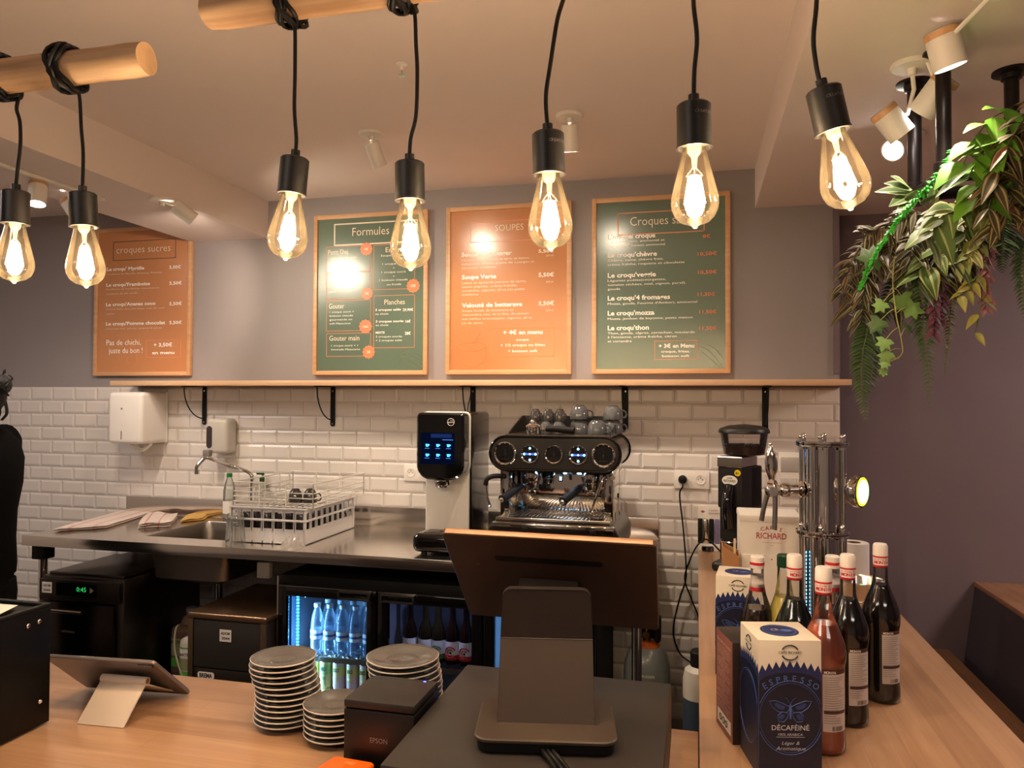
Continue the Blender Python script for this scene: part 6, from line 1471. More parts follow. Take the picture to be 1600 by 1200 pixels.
# red labelled spirits
def spirit(x, y, H, liq, label, cap_mt, neck_lab, fill=0.62, R_=0.038):
    o = Vector((x, y, CZ)); t = thing('glass_bottle', label, 'bottle', o)
    out = [(R_ * 0.9, 0.0005), (R_, 0.006), (R_, H * 0.42), (R_ * 1.0, H * 0.50), (R_ * 0.82, H * 0.60), (R_ * 0.50, H * 0.72), (R_ * 0.39, H * 0.80), (R_ * 0.36, H * 0.93)]
    MB().lathe(out, o=o, n=36).build('glass_body', btl, t, sharp=60)
    inn = [(a - 0.0012, z + 0.001) for a, z in out if z < H * fill]
    last = [p_ for p_ in out if p_[1] >= fill * H][0]; prev = [p_ for p_ in out if p_[1] < fill * H][-1]; f_ = (fill * H - prev[1]) / (last[1] - prev[1])
    MB().lathe(inn + [(prev[0] + (last[0] - prev[0]) * f_ - 0.0012, fill * H)], o=o, n=36).build('liquid', liq, t, sharp=60)
    MB().lathe([(0.0148, H * 0.91), (0.0152, H * 0.92), (0.0152, H * 0.99), (0.013, H), (0.0001, H)], o=o, n=28).build('cap', cap_mt, t)
    if neck_lab:
        n_ = MB(); n_.lathe([(R_ * 0.44, H * 0.745, 0), (R_ * 0.415, H * 0.775, 0), (R_ * 0.40, H * 0.78, 1), (R_ * 0.375, H * 0.86, 1)], o=o, n=28, cap=False); n_.build('neck_label', [red_band, lab_w], t)
        MB().lathe([(0.0156, H * 0.935), (0.0156, H * 0.955)], o=o, n=28, cap=False).build('cap_band', red_band, t)
    return t
p = at(1183, 868, Z=CZ + 0.300); spirit(p.x, p.y, 0.300, mat('dark_brown_liquid', (44, 24, 14), 0.12, coat=0.4), 'glass bottle with red neck label behind the brown carton', cap_w, True)
p = at(1222, 866, Z=CZ + 0.305); spirit(p.x + 0.004, p.y, 0.305, mat('pale_yellow_liquid', (186, 172, 84), 0.15, coat=0.3), 'clear bottle of pale yellow juice with dark green cap', mat('dark_green_cap', (16, 58, 34), 0.35), False, fill=0.70)
p = at(1303, 872, Z=CZ + 0.302); spirit(p.x + 0.002, p.y + 0.03, 0.302, mat('dark_red_liquid', (50, 14, 14), 0.12, coat=0.4), 'glass bottle with red neck label behind the middle dark syrup bottle', cap_w, True)

# metal bucket, paper roll
bx_ = Vector((at(1340, 920, Y=2.0).x + 0.01, 2.02, CZ)); bh = at(1345, 908, Y=2.0).z - CZ
MBk = MB(); MBk.lathe([(0.045, 0.0005), (0.048, 0.003), (0.058, bh - 0.003), (0.061, bh), (0.058, bh + 0.001), (0.055, bh - 0.004), (0.046, 0.004), (0.0001, 0.004)], o=bx_, n=36, cap=False)
MBk.torus(bx_ + Vector((0, 0, bh * 0.78)), Z, 0.0565, 0.0015, 36, 6); tag(MBk.build('metal_bucket', steel, sharp=60), 'small brushed metal bucket behind the dark syrup bottles', 'bucket')
rx = Vector((at(1334, 860, Y=2.55).x, 2.55, CZ)); rh = at(1334, 847, Y=2.55).z - CZ
t = thing('paper_towel_roll', 'white paper towel roll standing right behind the beer tap tower', 'paper roll', rx)
MB().lathe([(0.022, 0.001), (0.044, 0.001), (0.0445, 0.004), (0.0445, rh - 0.003), (0.043, rh), (0.022, rh), (0.0215, 0.001)], o=rx, n=36, cap=False).build('paper', mat('roll_paper', (222, 216, 212), 0.85), t)
MB().lathe([(0.0213, 0.0), (0.0213, rh - 0.001), (0.0195, rh - 0.001), (0.0195, 0.0)], o=rx, n=28, cap=False).build('cardboard_core', mat('cardboard', (150, 112, 84), 0.8), t)

# beer tower
bt = Vector((0.326, 2.15, CZ)); t = thing('beer_tower', 'polished chrome beer tap tower with glowing green lens on wooden counter', 'beer tap', bt)
z1 = 1.249 - CZ; z2 = 1.490 - CZ
m2 = MB(); m2.lathe([(0.075, 0.0), (0.075, 0.008), (0.050, 0.014), (0.048, 0.03), (0.048, z2)], o=bt, n=48); 
for k in range(4):
    a = PI / 4 + PI / 2 * k + 0.25; m2.cyl(bt + Vector((0.055 * math.cos(a), 0.055 * math.sin(a), 0.01)), bt + Vector((0.055 * math.cos(a), 0.055 * math.sin(a), z2)), 0.0085, n=14)
m2.build('column', chrome, t)
for z in (z1, z2 - 0.004):
    f_ = MB(); f_.lathe([(0.044, -0.007), (0.064, -0.007), (0.068, -0.004), (0.068, -0.001), (0.064, 0.0), (0.068, 0.001), (0.068, 0.005), (0.064, 0.008), (0.044, 0.008)], o=bt + Vector((0, 0, z)), n=48, cap=True)
    for k in range(6):
        a = PI / 3 * k + 0.3; c = bt + Vector((0.058 * math.cos(a), 0.058 * math.sin(a), z + 0.007)); f_.cyl(c, c + Vector((0, 0, 0.008)), 0.007, n=6); f_.ball((c.x, c.y, c.z + 0.012), 0.0075, 10); f_.cyl(c - Vector((0, 0, 0.022)), c - Vector((0, 0, 0.014)), 0.007, n=6)
    f_.build('flange', chrome, t)
ta = bt + Vector((-0.048, -0.004, 1.362 - CZ)); te = Vector((at(1207, 765, Y=2.14).x, 2.14, 1.358))
f_ = MB(); f_.cyl(ta, te, 0.0125, n=20); f_.lathe([(0.02, 0), (0.022, 0.008), (0.014, 0.014)], o=ta, z=te - ta, n=24); f_.ball(te, (0.021, 0.021, 0.021), 18); f_.lathe([(0.016, 0), (0.019, 0.01), (0.019, 0.02), (0.014, 0.026)], o=te + Vector((0.045, 0, 0)), z=(-1, 0, 0), n=20)
f_.lathe([(0.012, 0), (0.014, 0.012), (0.009, 0.02)], o=te + Vector((0, 0, 0.008)), n=18); f_.cyl(te + Vector((-0.0, -0.02, 0.0)), te + Vector((0, -0.034, 0)), 0.012, n=18); f_.build('tap_body', chrome, t)
f_ = MB(); hb0 = te + Vector((-0.002, 0, 0.022)); n = 20; vs = []; prof = [(0.006, 0.0), (0.009, 0.012), (0.016, 0.035), (0.0165, 0.055), (0.012, 0.078), (0.006, 0.094), (0.0035, 0.100)]
f_.lathe(prof, o=hb0, z=(-0.03, 0, 1), n=24); f_.ball(hb0 + Vector((-0.003, 0, 0.102)), 0.005, 10)
for v_ in f_.v: v_.y = hb0.y + (v_.y - hb0.y) * 0.6
f_.build('tap_handle', chrome, t)
f_ = MB(); f_.tube([te + Vector((0.006, -0.006, -0.012)), te + Vector((0.006, -0.008, -0.05)), te + Vector((0.004, -0.01, -0.105))], 0.0065, 12, k=4); f_.tube([te + Vector((-0.012, 0.004, -0.01)), te + Vector((-0.022, 0.006, -0.05)), te + Vector((-0.028, 0.008, -0.085))], 0.0065, 12, k=4); f_.build('spout', mat('spout_satin', (160, 156, 150), 0.3, 1.0), t)
lc = bt + Vector((0.045, -0.004, 1.364 - CZ)); ax = Vector((0.82, -0.57, 0)).normalized()
f_ = MB(); f_.lathe([(0.013, 0.0), (0.013, 0.012), (0.022, 0.016), (0.035, 0.030), (0.042, 0.040), (0.042, 0.056), (0.039, 0.059), (0.037, 0.058)], o=lc, z=ax, n=40, cap=False); f_.build('lens_housing', chrome, t)
f_ = MB(); f_.lathe([(0.037, 0.0575, 0), (0.031, 0.0592, 0), (0.0305, 0.0594, 1), (0.0001, 0.061, 1)], o=lc, z=ax, n=40, cap=False); f_.build('glowing_lens', [emis('lens_lime', (170, 240, 30), 2.2), emis('lens_mint', (110, 255, 190), 2.6)], t)
f_ = MB(); F = axis_frame(lc + ax * 0.0602, ax)
s = 'PANACH'; up = Z; rt = up.cross(ax).normalized() * 1.0
for i, ch in enumerate(s):
    a = math.radians(50 - i * 100 / 5); f_.text(ch, lc + ax * 0.0608 + rt * (-0.032 * math.sin(a)) + up * (0.030 * math.cos(a)), rt * math.cos(a) + up * math.sin(a), -rt * math.sin(a) + up * math.cos(a), None, 0.0055, 0, 0.03, 'c')
f_.build('lens_lettering', mat('lens_dark_green', (30, 80, 20), 0.5), t, solid=False)
f_ = MB()
for k in range(22): f_.box(bt.x - 0.0465, bt.x - 0.0445, bt.y - 0.031, bt.y - 0.029, CZ + 0.03 + k * 0.010, CZ + 0.035 + k * 0.010)
f_.build('led_reflection_dots', emis('tower_led_reflection', (80, 180, 255), 3), t)  # glowing dots stand in for LED reflections on the chrome

# white cafe carton dispenser, kraft pouch with stirrers
qx0, qx1, qy0, qy1 = at(1156, 850, Y=2.36).x, 0.300, 2.36, 2.52; qz1 = at(1200, 816, Y=2.36).z
t = thing('white_display_box', 'white carton box with red coffee roaster lettering behind the bottles', 'box', ((qx0 + qx1) / 2, 2.44, CZ))
MB().box(qx0, qx1, qy0, qy1, CZ + 0.0005, qz1, b=0.0015).build('carton', card, t)
MB().box(qx0 - 0.002, qx1 + 0.002, qy0 - 0.003, qy1 + 0.002, qz1 - 0.002, qz1 + 0.020, b=0.005).build('lid', card, t)
MB().box(qx0 + 0.004, qx1 - 0.004, qy0 - 0.010, qy0 - 0.0005, CZ + 0.0005, at(1200, 868, Y=2.35).z, b=0.001).build('front_flap', card, t)
MB().ball((at(1206, 871, Y=2.349).x, qy0 - 0.0105, at(1206, 871, Y=2.349).z - 0.006), 0.0022, 8).build('red_dot', inkred, t)
m2 = MB(); yq = qy0 - 0.0006
a, b = at(1182, 841, Y=yq), at(1229, 841, Y=yq); m2.text('RICHARD', (a.x, yq, a.z), X, Z, b.x - a.x, 0.018, 0, 0.012)
s = 'CAFÉS'; c_ = at(1205.5, 828, Y=yq)
for i, ch in enumerate(s):
    a_ = math.radians(22 - i * 11); m2.text(ch, (c_.x - 0.055 * math.sin(a_) * 1.15, yq, c_.z + 0.055 * (math.cos(a_) - 1)), (math.cos(a_), 0, math.sin(a_)), (-math.sin(a_), 0, math.cos(a_)), None, 0.0115, 0, 0.01, 'c')
a, b = at(1190, 848, Y=yq), at(1222, 848, Y=yq); m2.text('TORREFACTEUR DEPUIS', (a.x, yq, a.z), X, Z, b.x - a.x, 0.003, 1, 0.0); m2.text('1892', (at(1203, 852, Y=yq).x, yq, at(1203, 853, Y=yq).z), X, Z, 0.010, 0.003, 1, 0.0)
m2.build('box_lettering', [inkred, mat('pale_red_ink', (196, 130, 120), 0.6)], t, solid=False)
kx_ = at(1142, 880, Y=2.34); kz = at(1130, 852, Y=2.33).z - CZ
t = thing('kraft_pouch', 'small brown kraft pouch left of the white carton box', 'pouch', (kx_.x, 2.34, CZ))
kf = mat('kraft_paper', (176, 128, 86), 0.8, noise=0.08, scale=40)
kc, kw = (at(1128, 880, Y=2.32).x + qx0 - 0.003) / 2, (qx0 - 0.003 - at(1128, 880, Y=2.32).x) / 2
m2 = MB(); vs = [(kc - kw, 2.31, CZ + .0005), (kc + kw, 2.31, CZ + .0005), (kc + kw, 2.37, CZ + .0005), (kc - kw, 2.37, CZ + .0005), (kc - kw, 2.31, CZ + kz), (kc + kw, 2.31, CZ + kz - 0.028), (kc + kw, 2.37, CZ + kz - 0.02), (kc - kw, 2.37, CZ + kz + 0.004)]
fs = [(0, 3, 2, 1), (0, 1, 5, 4), (1, 2, 6, 5), (2, 3, 7, 6), (3, 0, 4, 7)]; m2.add(vs, fs)
cen = Vector((kc, 2.34, 0)); v2 = [Vector((cen.x + (v[0] - cen.x) * 0.92, cen.y + (v[1] - cen.y) * 0.94, v[2] + (0.001 if i < 4 else 0))) for i, v in enumerate(vs)]; m2.add(v2, fs)
m2.add([vs[4], vs[5], vs[6], vs[7], v2[4], v2[5], v2[6], v2[7]], [(0, 1, 5, 4), (1, 2, 6, 5), (2, 3, 7, 6), (3, 0, 4, 7)])
m2.build('pouch', kf, t, solid=False)
s0 = Vector((kc + 0.010, 2.345, CZ + 0.01)); s1 = at(1148, 841, Y=2.345)
m2 = MB(); m2.prism(rrect(0.007, (s1 - s0).length, 0.0034, 4, 0, (s1 - s0).length / 2), -0.0006, 0.0006, axis_frame(s0, Y) @ Matrix.Identity(4) if False else frame(s0, X * math.cos(0) , (s1 - s0).normalized(), Y)); tag(m2.build('wooden_stirrer', mat('pale_birch', (226, 204, 170), 0.6)), 'pale wooden stirrer sticking out of the kraft pouch', 'stirrer')

# coffee grinder
go = Vector((0.150, 3.02, CZ)); Gm = Matrix.Translation(go) @ Matrix.Rotation(math.radians(-22), 4, 'Z')
t = thing('coffee_grinder', 'tall black coffee grinder with bean hopper at counter end', 'grinder', go, M=Gm)
gb_ = mat('grinder_black', (20, 19, 20), 0.38); H0 = 1.392 - CZ
MB(Gm).box(-0.062, 0.052, -0.115, 0.10, 0.0, 0.035, b=0.012, seg=3).build('base', gb_, t)
m2 = MB(Gm); m2.prism([(-0.052, -0.045), (0.045, -0.045), (0.060, -0.01), (0.066, 0.09), (-0.06, 0.09), (-0.06, -0.01)], 0.03, H0 - 0.045, None, bev=0.004); m2.prism([(-0.050, -0.070), (0.042, -0.070), (0.060, -0.01), (0.066, 0.09), (-0.06, 0.09), (-0.058, -0.01)], H0 - 0.20, H0 - 0.045, None, bev=0.004); m2.build('body', gb_, t)
m2 = MB(Gm); m2.prism([(-0.052, -0.073), (0.044, -0.073), (0.052, -0.01), (0.055, 0.07), (-0.055, 0.07), (-0.056, -0.01)], H0 - 0.045, H0 - 0.005, None, bev=0.003); m2.build('steel_collar', steel, t)
hop = thin_glass('hopper_plastic', (0.93, 0.91, 0.90), 1, haze=0.02, hazecol=(0.7, 0.65, 0.6))
ho = Gm @ Vector((0.022, 0.015, 0)); HZ = H0 - 0.004
m2 = MB(); m2.lathe([(0.055, HZ), (0.076, HZ + 0.006), (0.083, HZ + 0.04), (0.090, HZ + 0.092)], o=Vector((ho.x, ho.y, CZ)), n=40, cap=False); m2.build('hopper', hop, t)
m2 = MB(); m2.lathe([(0.052, HZ + 0.001), (0.074, HZ + 0.007), (0.0805, HZ + 0.038), (0.0001, HZ + 0.042)], o=Vector((ho.x, ho.y, CZ)), n=40, mat=0)
rb = random.Random(3)
for k in range(170):
    a, rr = rb.uniform(0, 2 * PI), 0.077 * math.sqrt(rb.random()); m2.ball((0, 0, 0), (0.0048, 0.0033, 0.0026), 6, 0, M=Matrix.Translation((ho.x + rr * math.cos(a), ho.y + rr * math.sin(a), CZ + HZ + 0.0425)) @ rot(rb.uniform(0, 6), rb.uniform(-.5, .5)))
m2.build('coffee_beans', mat('coffee_bean', (52, 26, 18), 0.35, noise=0.3, scale=90), t, label='dark brown beans').update_tag()
bpy.data.objects['coffee_beans']['kind'] = 'stuff'
m2 = MB(); m2.lathe([(0.0905, HZ + 0.086), (0.096, HZ + 0.088), (0.096, HZ + 0.096), (0.092, HZ + 0.104), (0.06, HZ + 0.116), (0.0001, HZ + 0.122)], o=Vector((ho.x, ho.y, CZ)), n=40); m2.build('hopper_lid', gb_, t)
m2 = MB(Gm); m2.tube([(-0.004, -0.072, H0 - 0.115), (-0.004, -0.095, H0 - 0.16), (-0.004, -0.098, H0 - 0.21), (-0.004, -0.082, H0 - 0.27)], 0.019, 16, k=4); m2.build('dosing_chute', blackg, t)
FG = Gm @ frame((-0.004, -0.0712, H0 - 0.095), X, Z, -Y)
m2 = MB(FG); m2.prism([(0.030 * math.cos(a), 0.019 * math.sin(a)) for a in [2 * PI * k / 32 for k in range(32)]], 0, 0.0015); m2.build('oval_badge', card, t)
m2 = MB(); gx_, gy_ = FG.to_3x3() @ X, FG.to_3x3() @ Y
m2.text('CAFÉS', FG @ Vector((0, 0.006, 0.002)), gx_, gy_, 0.022, 0.006, 0, 0.02, 'c'); m2.text('RICHARD', FG @ Vector((0, -0.006, 0.002)), gx_, gy_, 0.046, 0.009, 0, 0.02, 'c'); m2.text('B+', FG @ Vector((0.030, 0.0255, 0.003)), gx_, gy_, 0.012, 0.009, 0, 0.02, 'c'); m2.build('badge_lettering', inkblack, t, solid=False)
m2 = MB(FG); m2.prism([(0.030 + 0.012 * math.cos(a), 0.030 + 0.012 * math.sin(a)) for a in [2 * PI * k / 24 for k in range(24)]], 0, 0.001); m2.build('yellow_sticker', mat('yellow_sticker', (236, 200, 20), 0.5), t)
m2 = MB(Gm); m2.tube([(-0.03, -0.06, 0.12), (-0.03, -0.09, 0.11), (0.02, -0.09, 0.11), (0.02, -0.06, 0.12)], 0.0035, 8, k=3); m2.build('portafilter_fork', chrome, t)

# sachet display, black puck
so = Vector((0.048, 3.33, CZ)); t = thing('sachet_display', 'small white display holder of dark sugar sachets behind the grinder', 'display', so)
m2 = MB(); m2.box(so.x - 0.045, so.x + 0.05, so.y - 0.02, so.y + 0.025, CZ + 0.0005, CZ + 0.03, b=0.001); m2.box(so.x - 0.045, so.x + 0.05, so.y + 0.02, so.y + 0.024, CZ + 0.03, CZ + 0.19, b=0.001); m2.build('holder', card, t)
for i, (m_, l) in enumerate(((blackm, 'black'), (steel, 'silver'), (blackm, 'black'), (mat('lavender_sachet', (120, 112, 150), 0.4), 'lavender'))):
    x = so.x - 0.036 + 0.0235 * i; m2 = MB(); m2.box(x - 0.010, x + 0.010, so.y - 0.012, so.y + 0.012, CZ + 0.031, CZ + 0.135, b=0.004); tag(m2.build('sugar_sachet', m_), '%s sachet bundle, %s of four in the white display' % (l, ['first', 'second', 'third', 'last'][i]), 'sachet', 'sachets in the display')
m2 = MB(); m2.text('CAFÉS', (so.x + 0.0, so.y + 0.0195, CZ + 0.165), X, Z, 0.04, 0.007, 0, 0.0); m2.text('RICHARD', (so.x + 0.0, so.y + 0.0195, CZ + 0.153), X, Z, 0.045, 0.007, 0, 0.0); m2.prism([(so.x - 0.035, 0), (so.x - 0.025, 0.006), (so.x - 0.015, 0), (so.x - 0.025, -0.006)], 0, 0.0005, frame((0, so.y + 0.0195, CZ + 0.163), X, Z, -Y)); m2.build('display_lettering', mat('faded_red_ink', (160, 100, 92), 0.6), t, solid=False)
pk = at(1106, 855, Z=CZ + 0.012); m2 = MB(); m2.lathe([(0.024, 0.0), (0.027, 0.004), (0.027, 0.018), (0.023, 0.022), (0.0001, 0.022)], o=(pk.x - 0.001, pk.y - 0.02, CZ + 0.0005), n=28); tag(m2.build('tamping_puck', blackg), 'small black round puck on the far end of the wooden counter', 'puck')
# ================================================================== HANGING PLANTS
t = thing('pipe_rack', 'black pipe rack hanging from lowered ceiling and carrying the plants', 'rack', (0.68, 2.1, 2.462))
pm = mat('pipe_black', (38, 33, 34), 0.32, 0.6)
PZ = 2.155
pv = [Vector((0.570, 2.20, 0)), Vector((0.588, 2.02, 0)), Vector((0.795, 2.18, 0)), Vector((1.10, 2.18, 0)), Vector((1.10, 2.02, 0))]
for p in pv:
    MB().lathe([(0.045, 0.0), (0.045, -0.006), (0.026, -0.009), (0.024, -0.022), (0.019, -0.024)], o=p + Vector((0, 0, 2.462)), n=32).build('flange', pm, t)
    MB().cyl(p + Vector((0, 0, PZ)), p + Vector((0, 0, 2.45)), 0.0175, n=24).build('drop_pipe', pm, t)
    MB().lathe([(0.023, -0.026), (0.0235, 0.0), (0.023, 0.03), (0.019, 0.032)], o=p + Vector((0, 0, PZ)), n=24).build('pipe_fitting', pm, t)
for a, b in ((0, 2), (2, 3), (1, 4), (0, 1), (3, 4)):
    MB().cyl(pv[a] + Vector((0, 0, PZ)), pv[b] + Vector((0, 0, PZ)), 0.0165, n=20).build('cross_pipe', pm, t)

def lmat(n_, c, r_=0.5): return mat('leaf_' + n_, c, r_, noise=0.10, scale=40)
Zb = [lmat('dark_olive', (46, 42, 24)), lmat('pale_stripe', (126, 118, 80)), lmat('wine_red', (84, 50, 40))]
ZEB = [(-1, 0), (-.74, 1), (-.42, 0), (0, 0), (.42, 1), (.74, 0), (1, 0)]
ZER = [(-1, 0), (-.74, 1), (-.42, 2), (0, 2), (.42, 1), (.74, 0), (1, 0)]
PLAIN = [(-1, 0), (-.5, 0), (0, 0), (.5, 0), (1, 0)]
VAR = [(-1, 1), (-.7, 0), (-.25, 1), (0, 0), (.3, 0), (.75, 1), (1, 1)]
MID = [(-1, 0), (-.45, 0), (-.12, 1), (.12, 0), (.5, 0), (1, 0)]
rp_ = random.Random(11)
def leaf(mb, p, d, L, W, strips, droop=0.3, fold=0.25, seg=5, shape=0.85, up=None):
    p = Vector(p); d = Vector(d).normalized(); u = Vector(up) if up is not None else Vector((rp_.uniform(-.5, .5), rp_.uniform(-1.2, -.2), 1)); nb_ = len(strips); vs = []
    s = d.cross(u)
    if s.length < 1e-3: s = d.cross(X)
    s.normalize(); n_ = s.cross(d)
    for i in range(seg + 1):
        tt = i / seg; c = p + d * L * tt - Z * (droop * L * tt * tt); w_ = W / 2 * math.sin(PI * min(1, max(0, tt)) ** shape) if 0 < i < seg else W * 0.03
        for b_, _ in strips: vs.append(c + s * (b_ * w_) + n_ * (abs(b_) * fold * w_))
    fs = []; ms = []
    for i in range(seg):
        for j in range(nb_ - 1): fs.append((i * nb_ + j, i * nb_ + j + 1, (i + 1) * nb_ + j + 1, (i + 1) * nb_ + j)); ms.append(strips[j][1])
    mb.add(vs, fs, ms)
def rdir(a, spread=0.8):
    a = Vector(a).normalized(); return (a + Vector((rp_.uniform(-1, 1), rp_.uniform(-1, 1), rp_.uniform(-1, 1))) * spread).normalized()
def resample(pts, n):
    P = smooth_path(pts, 8); L_ = [0]
    for i in range(1, len(P)): L_.append(L_[-1] + (P[i] - P[i - 1]).length)
    out = []
    for k in range(n):
        s = L_[-1] * k / max(1, n - 1); i = max(j for j in range(len(L_)) if L_[j] <= s + 1e-9); i = min(i, len(P) - 2)
        f_ = (s - L_[i]) / max(1e-9, L_[i + 1] - L_[i]); out.append((P[i].lerp(P[i + 1], f_), (P[i + 1] - P[i]).normalized()))
    return out
stem_g = mat('stem_green', (92, 104, 60), 0.6); stem_b = mat('stem_brown', (82, 66, 48), 0.7)
def vine(label, name, paths, n, L, W, strips, mats, bias=(0, -0.4, -0.3), spread=0.9, droop=0.4, stem=stem_g, cat='plant', sr=0.0016, per=1, fold=0.25, shape=0.85, group=None):
    o = Vector(paths[0][0]); t = thing(name, label, cat, o, group); f = MB(); s = MB()
    for P in paths:
        s.tube(P, sr, 5, k=5)
        for k, (p, tg) in enumerate(resample(P, n)):
            for q_ in range(per):
                side = tg.cross(Vector((0, -1, 0.2))).normalized() * (1 if (k + q_) % 2 else -1)
                d = (side * 0.9 + tg * 0.5 + Vector(bias)).normalized(); d = rdir(d, spread * 0.5); sc = rp_.uniform(0.72, 1.12)
                st = strips[rp_.randrange(len(strips))] if isinstance(strips[0], list) else strips
                leaf(f, p, d, L * sc, W * sc, st, droop, fold, shape=shape)
    f.build('foliage', mats, t, solid=False, sharp=80); s.build('stem', stem, t)
    return t
def A(px, py, y=2.05): return at(px, py, Y=y)
# 1 striped spiderwort masses
vine('brown green striped trailing plant covering the left end of the rack', 'striped_spiderwort',
     [[A(1470, 330, 2.1), A(1420, 345, 2.08), A(1370, 370), A(1335, 400), A(1318, 455)], [A(1450, 335, 2.12), A(1400, 370, 2.1), A(1365, 410, 2.08), A(1345, 470, 2.08)],
      [A(1440, 350, 2.1), A(1385, 385, 2.08), A(1340, 430, 2.1), A(1325, 490, 2.1)], [A(1400, 350, 2.15), A(1360, 380, 2.14), A(1330, 420, 2.15)], [A(1430, 330, 2.0), A(1390, 352, 2.0), A(1352, 366, 2.0)], [A(1410, 372, 2.02), A(1372, 402, 2.02), A(1352, 448, 2.02), A(1346, 500, 2.02)]],
     18, 0.052, 0.018, [ZEB, ZEB, ZEB, ZEB, ZER], Zb, per=2, stem=stem_b)
vine('striped trailing plant in the middle below the horizontal pipe', 'striped_spiderwort',
     [[A(1470, 330, 2.02), A(1430, 372, 2.0), A(1418, 420, 2.0)], [A(1490, 340, 2.05), A(1462, 380, 2.02), A(1455, 430, 2.0)], [A(1510, 345, 2.05), A(1490, 390, 2.04), A(1470, 440, 2.04)], [A(1480, 340, 2.1), A(1440, 390, 2.1), A(1410, 450, 2.1), A(1400, 470, 2.1)], [A(1530, 350, 2.1), A(1510, 400, 2.1), A(1500, 440, 2.1)]],
     12, 0.060, 0.024, [ZEB], Zb, per=2, stem=stem_b)
Zc = [lmat('olive', (60, 54, 30)), lmat('cream_stripe', (142, 128, 84)), lmat('pink_red', (122, 76, 64))]
vine('large leaved striped plant with pinkish leaves hanging at upper right edge', 'striped_spiderwort',
     [[A(1625, 165, 1.86), A(1590, 200, 1.85), A(1560, 260, 1.85), A(1545, 325, 1.85)], [A(1620, 190, 1.88), A(1600, 250, 1.88), A(1575, 300, 1.88), A(1570, 350, 1.88)], [A(1640, 150, 1.9), A(1600, 178, 1.9), A(1570, 215, 1.9), A(1530, 240, 1.9)], [A(1640, 220, 1.9), A(1615, 280, 1.9), A(1600, 330, 1.9)]],
     10, 0.072, 0.029, [ZEB, ZEB, ZER], Zc, per=2, stem=stem_b)
# 2 pothos with bright leaves
Pt = [lmat('bright_green', (100, 156, 44)), lmat('pale_lime', (136, 174, 76))]
vine('bright green pothos with broad leaves lit beside the pipes', 'golden_pothos', [[A(1580, 170, 1.90), A(1550, 185, 1.88), A(1525, 215, 1.87), A(1505, 255, 1.87)], [A(1570, 210, 1.88), A(1535, 235, 1.86), A(1512, 280, 1.86)], [A(1560, 250, 1.9), A(1530, 280, 1.88), A(1525, 310, 1.88)]],
     8, 0.072, 0.056, [PLAIN, MID], Pt, per=1, spread=0.5, fold=0.15, shape=0.7)
Pv = [lmat('sage_green', (86, 112, 58)), lmat('cream_edge', (164, 172, 116))]
vine('cream edged broad leaved plant in the middle under the pipe', 'variegated_pothos', [[A(1500, 320, 1.90), A(1470, 345, 1.89), A(1450, 372, 1.89)], [A(1520, 330, 1.98), A(1505, 370, 1.96), A(1490, 400, 1.96)], [A(1480, 370, 1.99), A(1440, 420, 1.99), A(1435, 440, 1.99)]],
     7, 0.068, 0.044, [VAR, MID], Pv, per=1, spread=0.4, fold=0.2, shape=0.75)
Ph = [lmat('silver_green', (98, 128, 82)), lmat('white_edge', (170, 182, 134))]
th_ = thing('pointed_leaf_plant', 'pale pointed leaves pointing left at the pipe joint', 'plant', A(1432, 300, 2.12)); f = MB(); s = MB()
for (bx_1, by_1, tx_1, ty_1) in ((1425, 300, 1372, 296), (1425, 296, 1385, 284), (1420, 292, 1394, 274), (1422, 305, 1392, 318), (1430, 310, 1402, 330), (1415, 320, 1440, 292), (1440, 320, 1470, 300), (1450, 328, 1480, 345), (1452, 318, 1462, 290)):
    a, b = A(bx_1, by_1, 2.12), A(tx_1, ty_1, 2.04); leaf(f, a, b - a, (b - a).length * 1.1, 0.036, VAR, 0.05, 0.2, up=(0.2, -1, 0.6), shape=0.75); s.tube([A(1435, 312, 2.13), a], 0.0015, 5)
f.build('foliage', Ph, th_, solid=False, sharp=80); s.build('stem', stem_g, th_)
# 3 string of tiny bright leaves
for (P_, lab) in (([A(1492, 232, 1.96), A(1476, 262, 1.95), A(1452, 290, 1.94), A(1425, 318, 1.93), A(1400, 348, 1.93), A(1375, 385, 1.93), A(1358, 415, 1.94), A(1345, 448, 1.95)], 'bright green string of tiny leaves slanting down across the plants'),):
    t = thing('leaf_garland', lab, 'plant', P_[0]); f = MB(); s = MB(); s.tube(P_, 0.0013, 5, k=4)
    for k, (p, tg) in enumerate(resample(P_, 150)):
        for q_ in range(2): leaf(f, p, rdir(tg + Vector((0, -.3, 0)), 1.1), 0.013 * (1.25 - 0.5 * k / 150), 0.0075, [(-1, 0), (0, 0), (1, 0)], 0.1, 0.3, seg=3)
    f.build('foliage', lmat('vivid_green', (60, 190, 60)), t, solid=False, sharp=80); s.build('stem', stem_g, t)
# 4 ivy
def ivy_leaf(mb, p, d, S_, mat=0, nrm=(0.1, -1, 0.25)):
    d = Vector(d).normalized(); n_ = Vector(nrm); n_ = (n_ - d * n_.dot(d)).normalized(); s = d.cross(n_).normalized()
    out = [(0, 0), (-.28, -.12), (-.62, .05), (-.36, .30), (-.52, .62), (-.20, .62), (0, 1.0), (.20, .62), (.52, .62), (.36, .30), (.62, .05), (.28, -.12)]
    vs = [p + s * (a * S_) + d * (b * S_) + n_ * (-0.12 * S_ * abs(a)) for a, b in out] + [p + d * (0.35 * S_) + n_ * 0.04 * S_]
    c = len(out); mb.add(vs, [(i, (i + 1) % c, c) for i in range(c)], mat)
t = thing('trailing_ivy', 'light green star leaved ivy hanging in a long looping strand', 'plant', A(1400, 400, 1.98)); f = MB(); s = MB()
P1 = [A(1398, 400, 1.98), A(1395, 440, 1.97), A(1400, 490, 1.96), A(1409, 535, 1.96), A(1408, 555, 1.96), A(1385, 568, 1.96)]
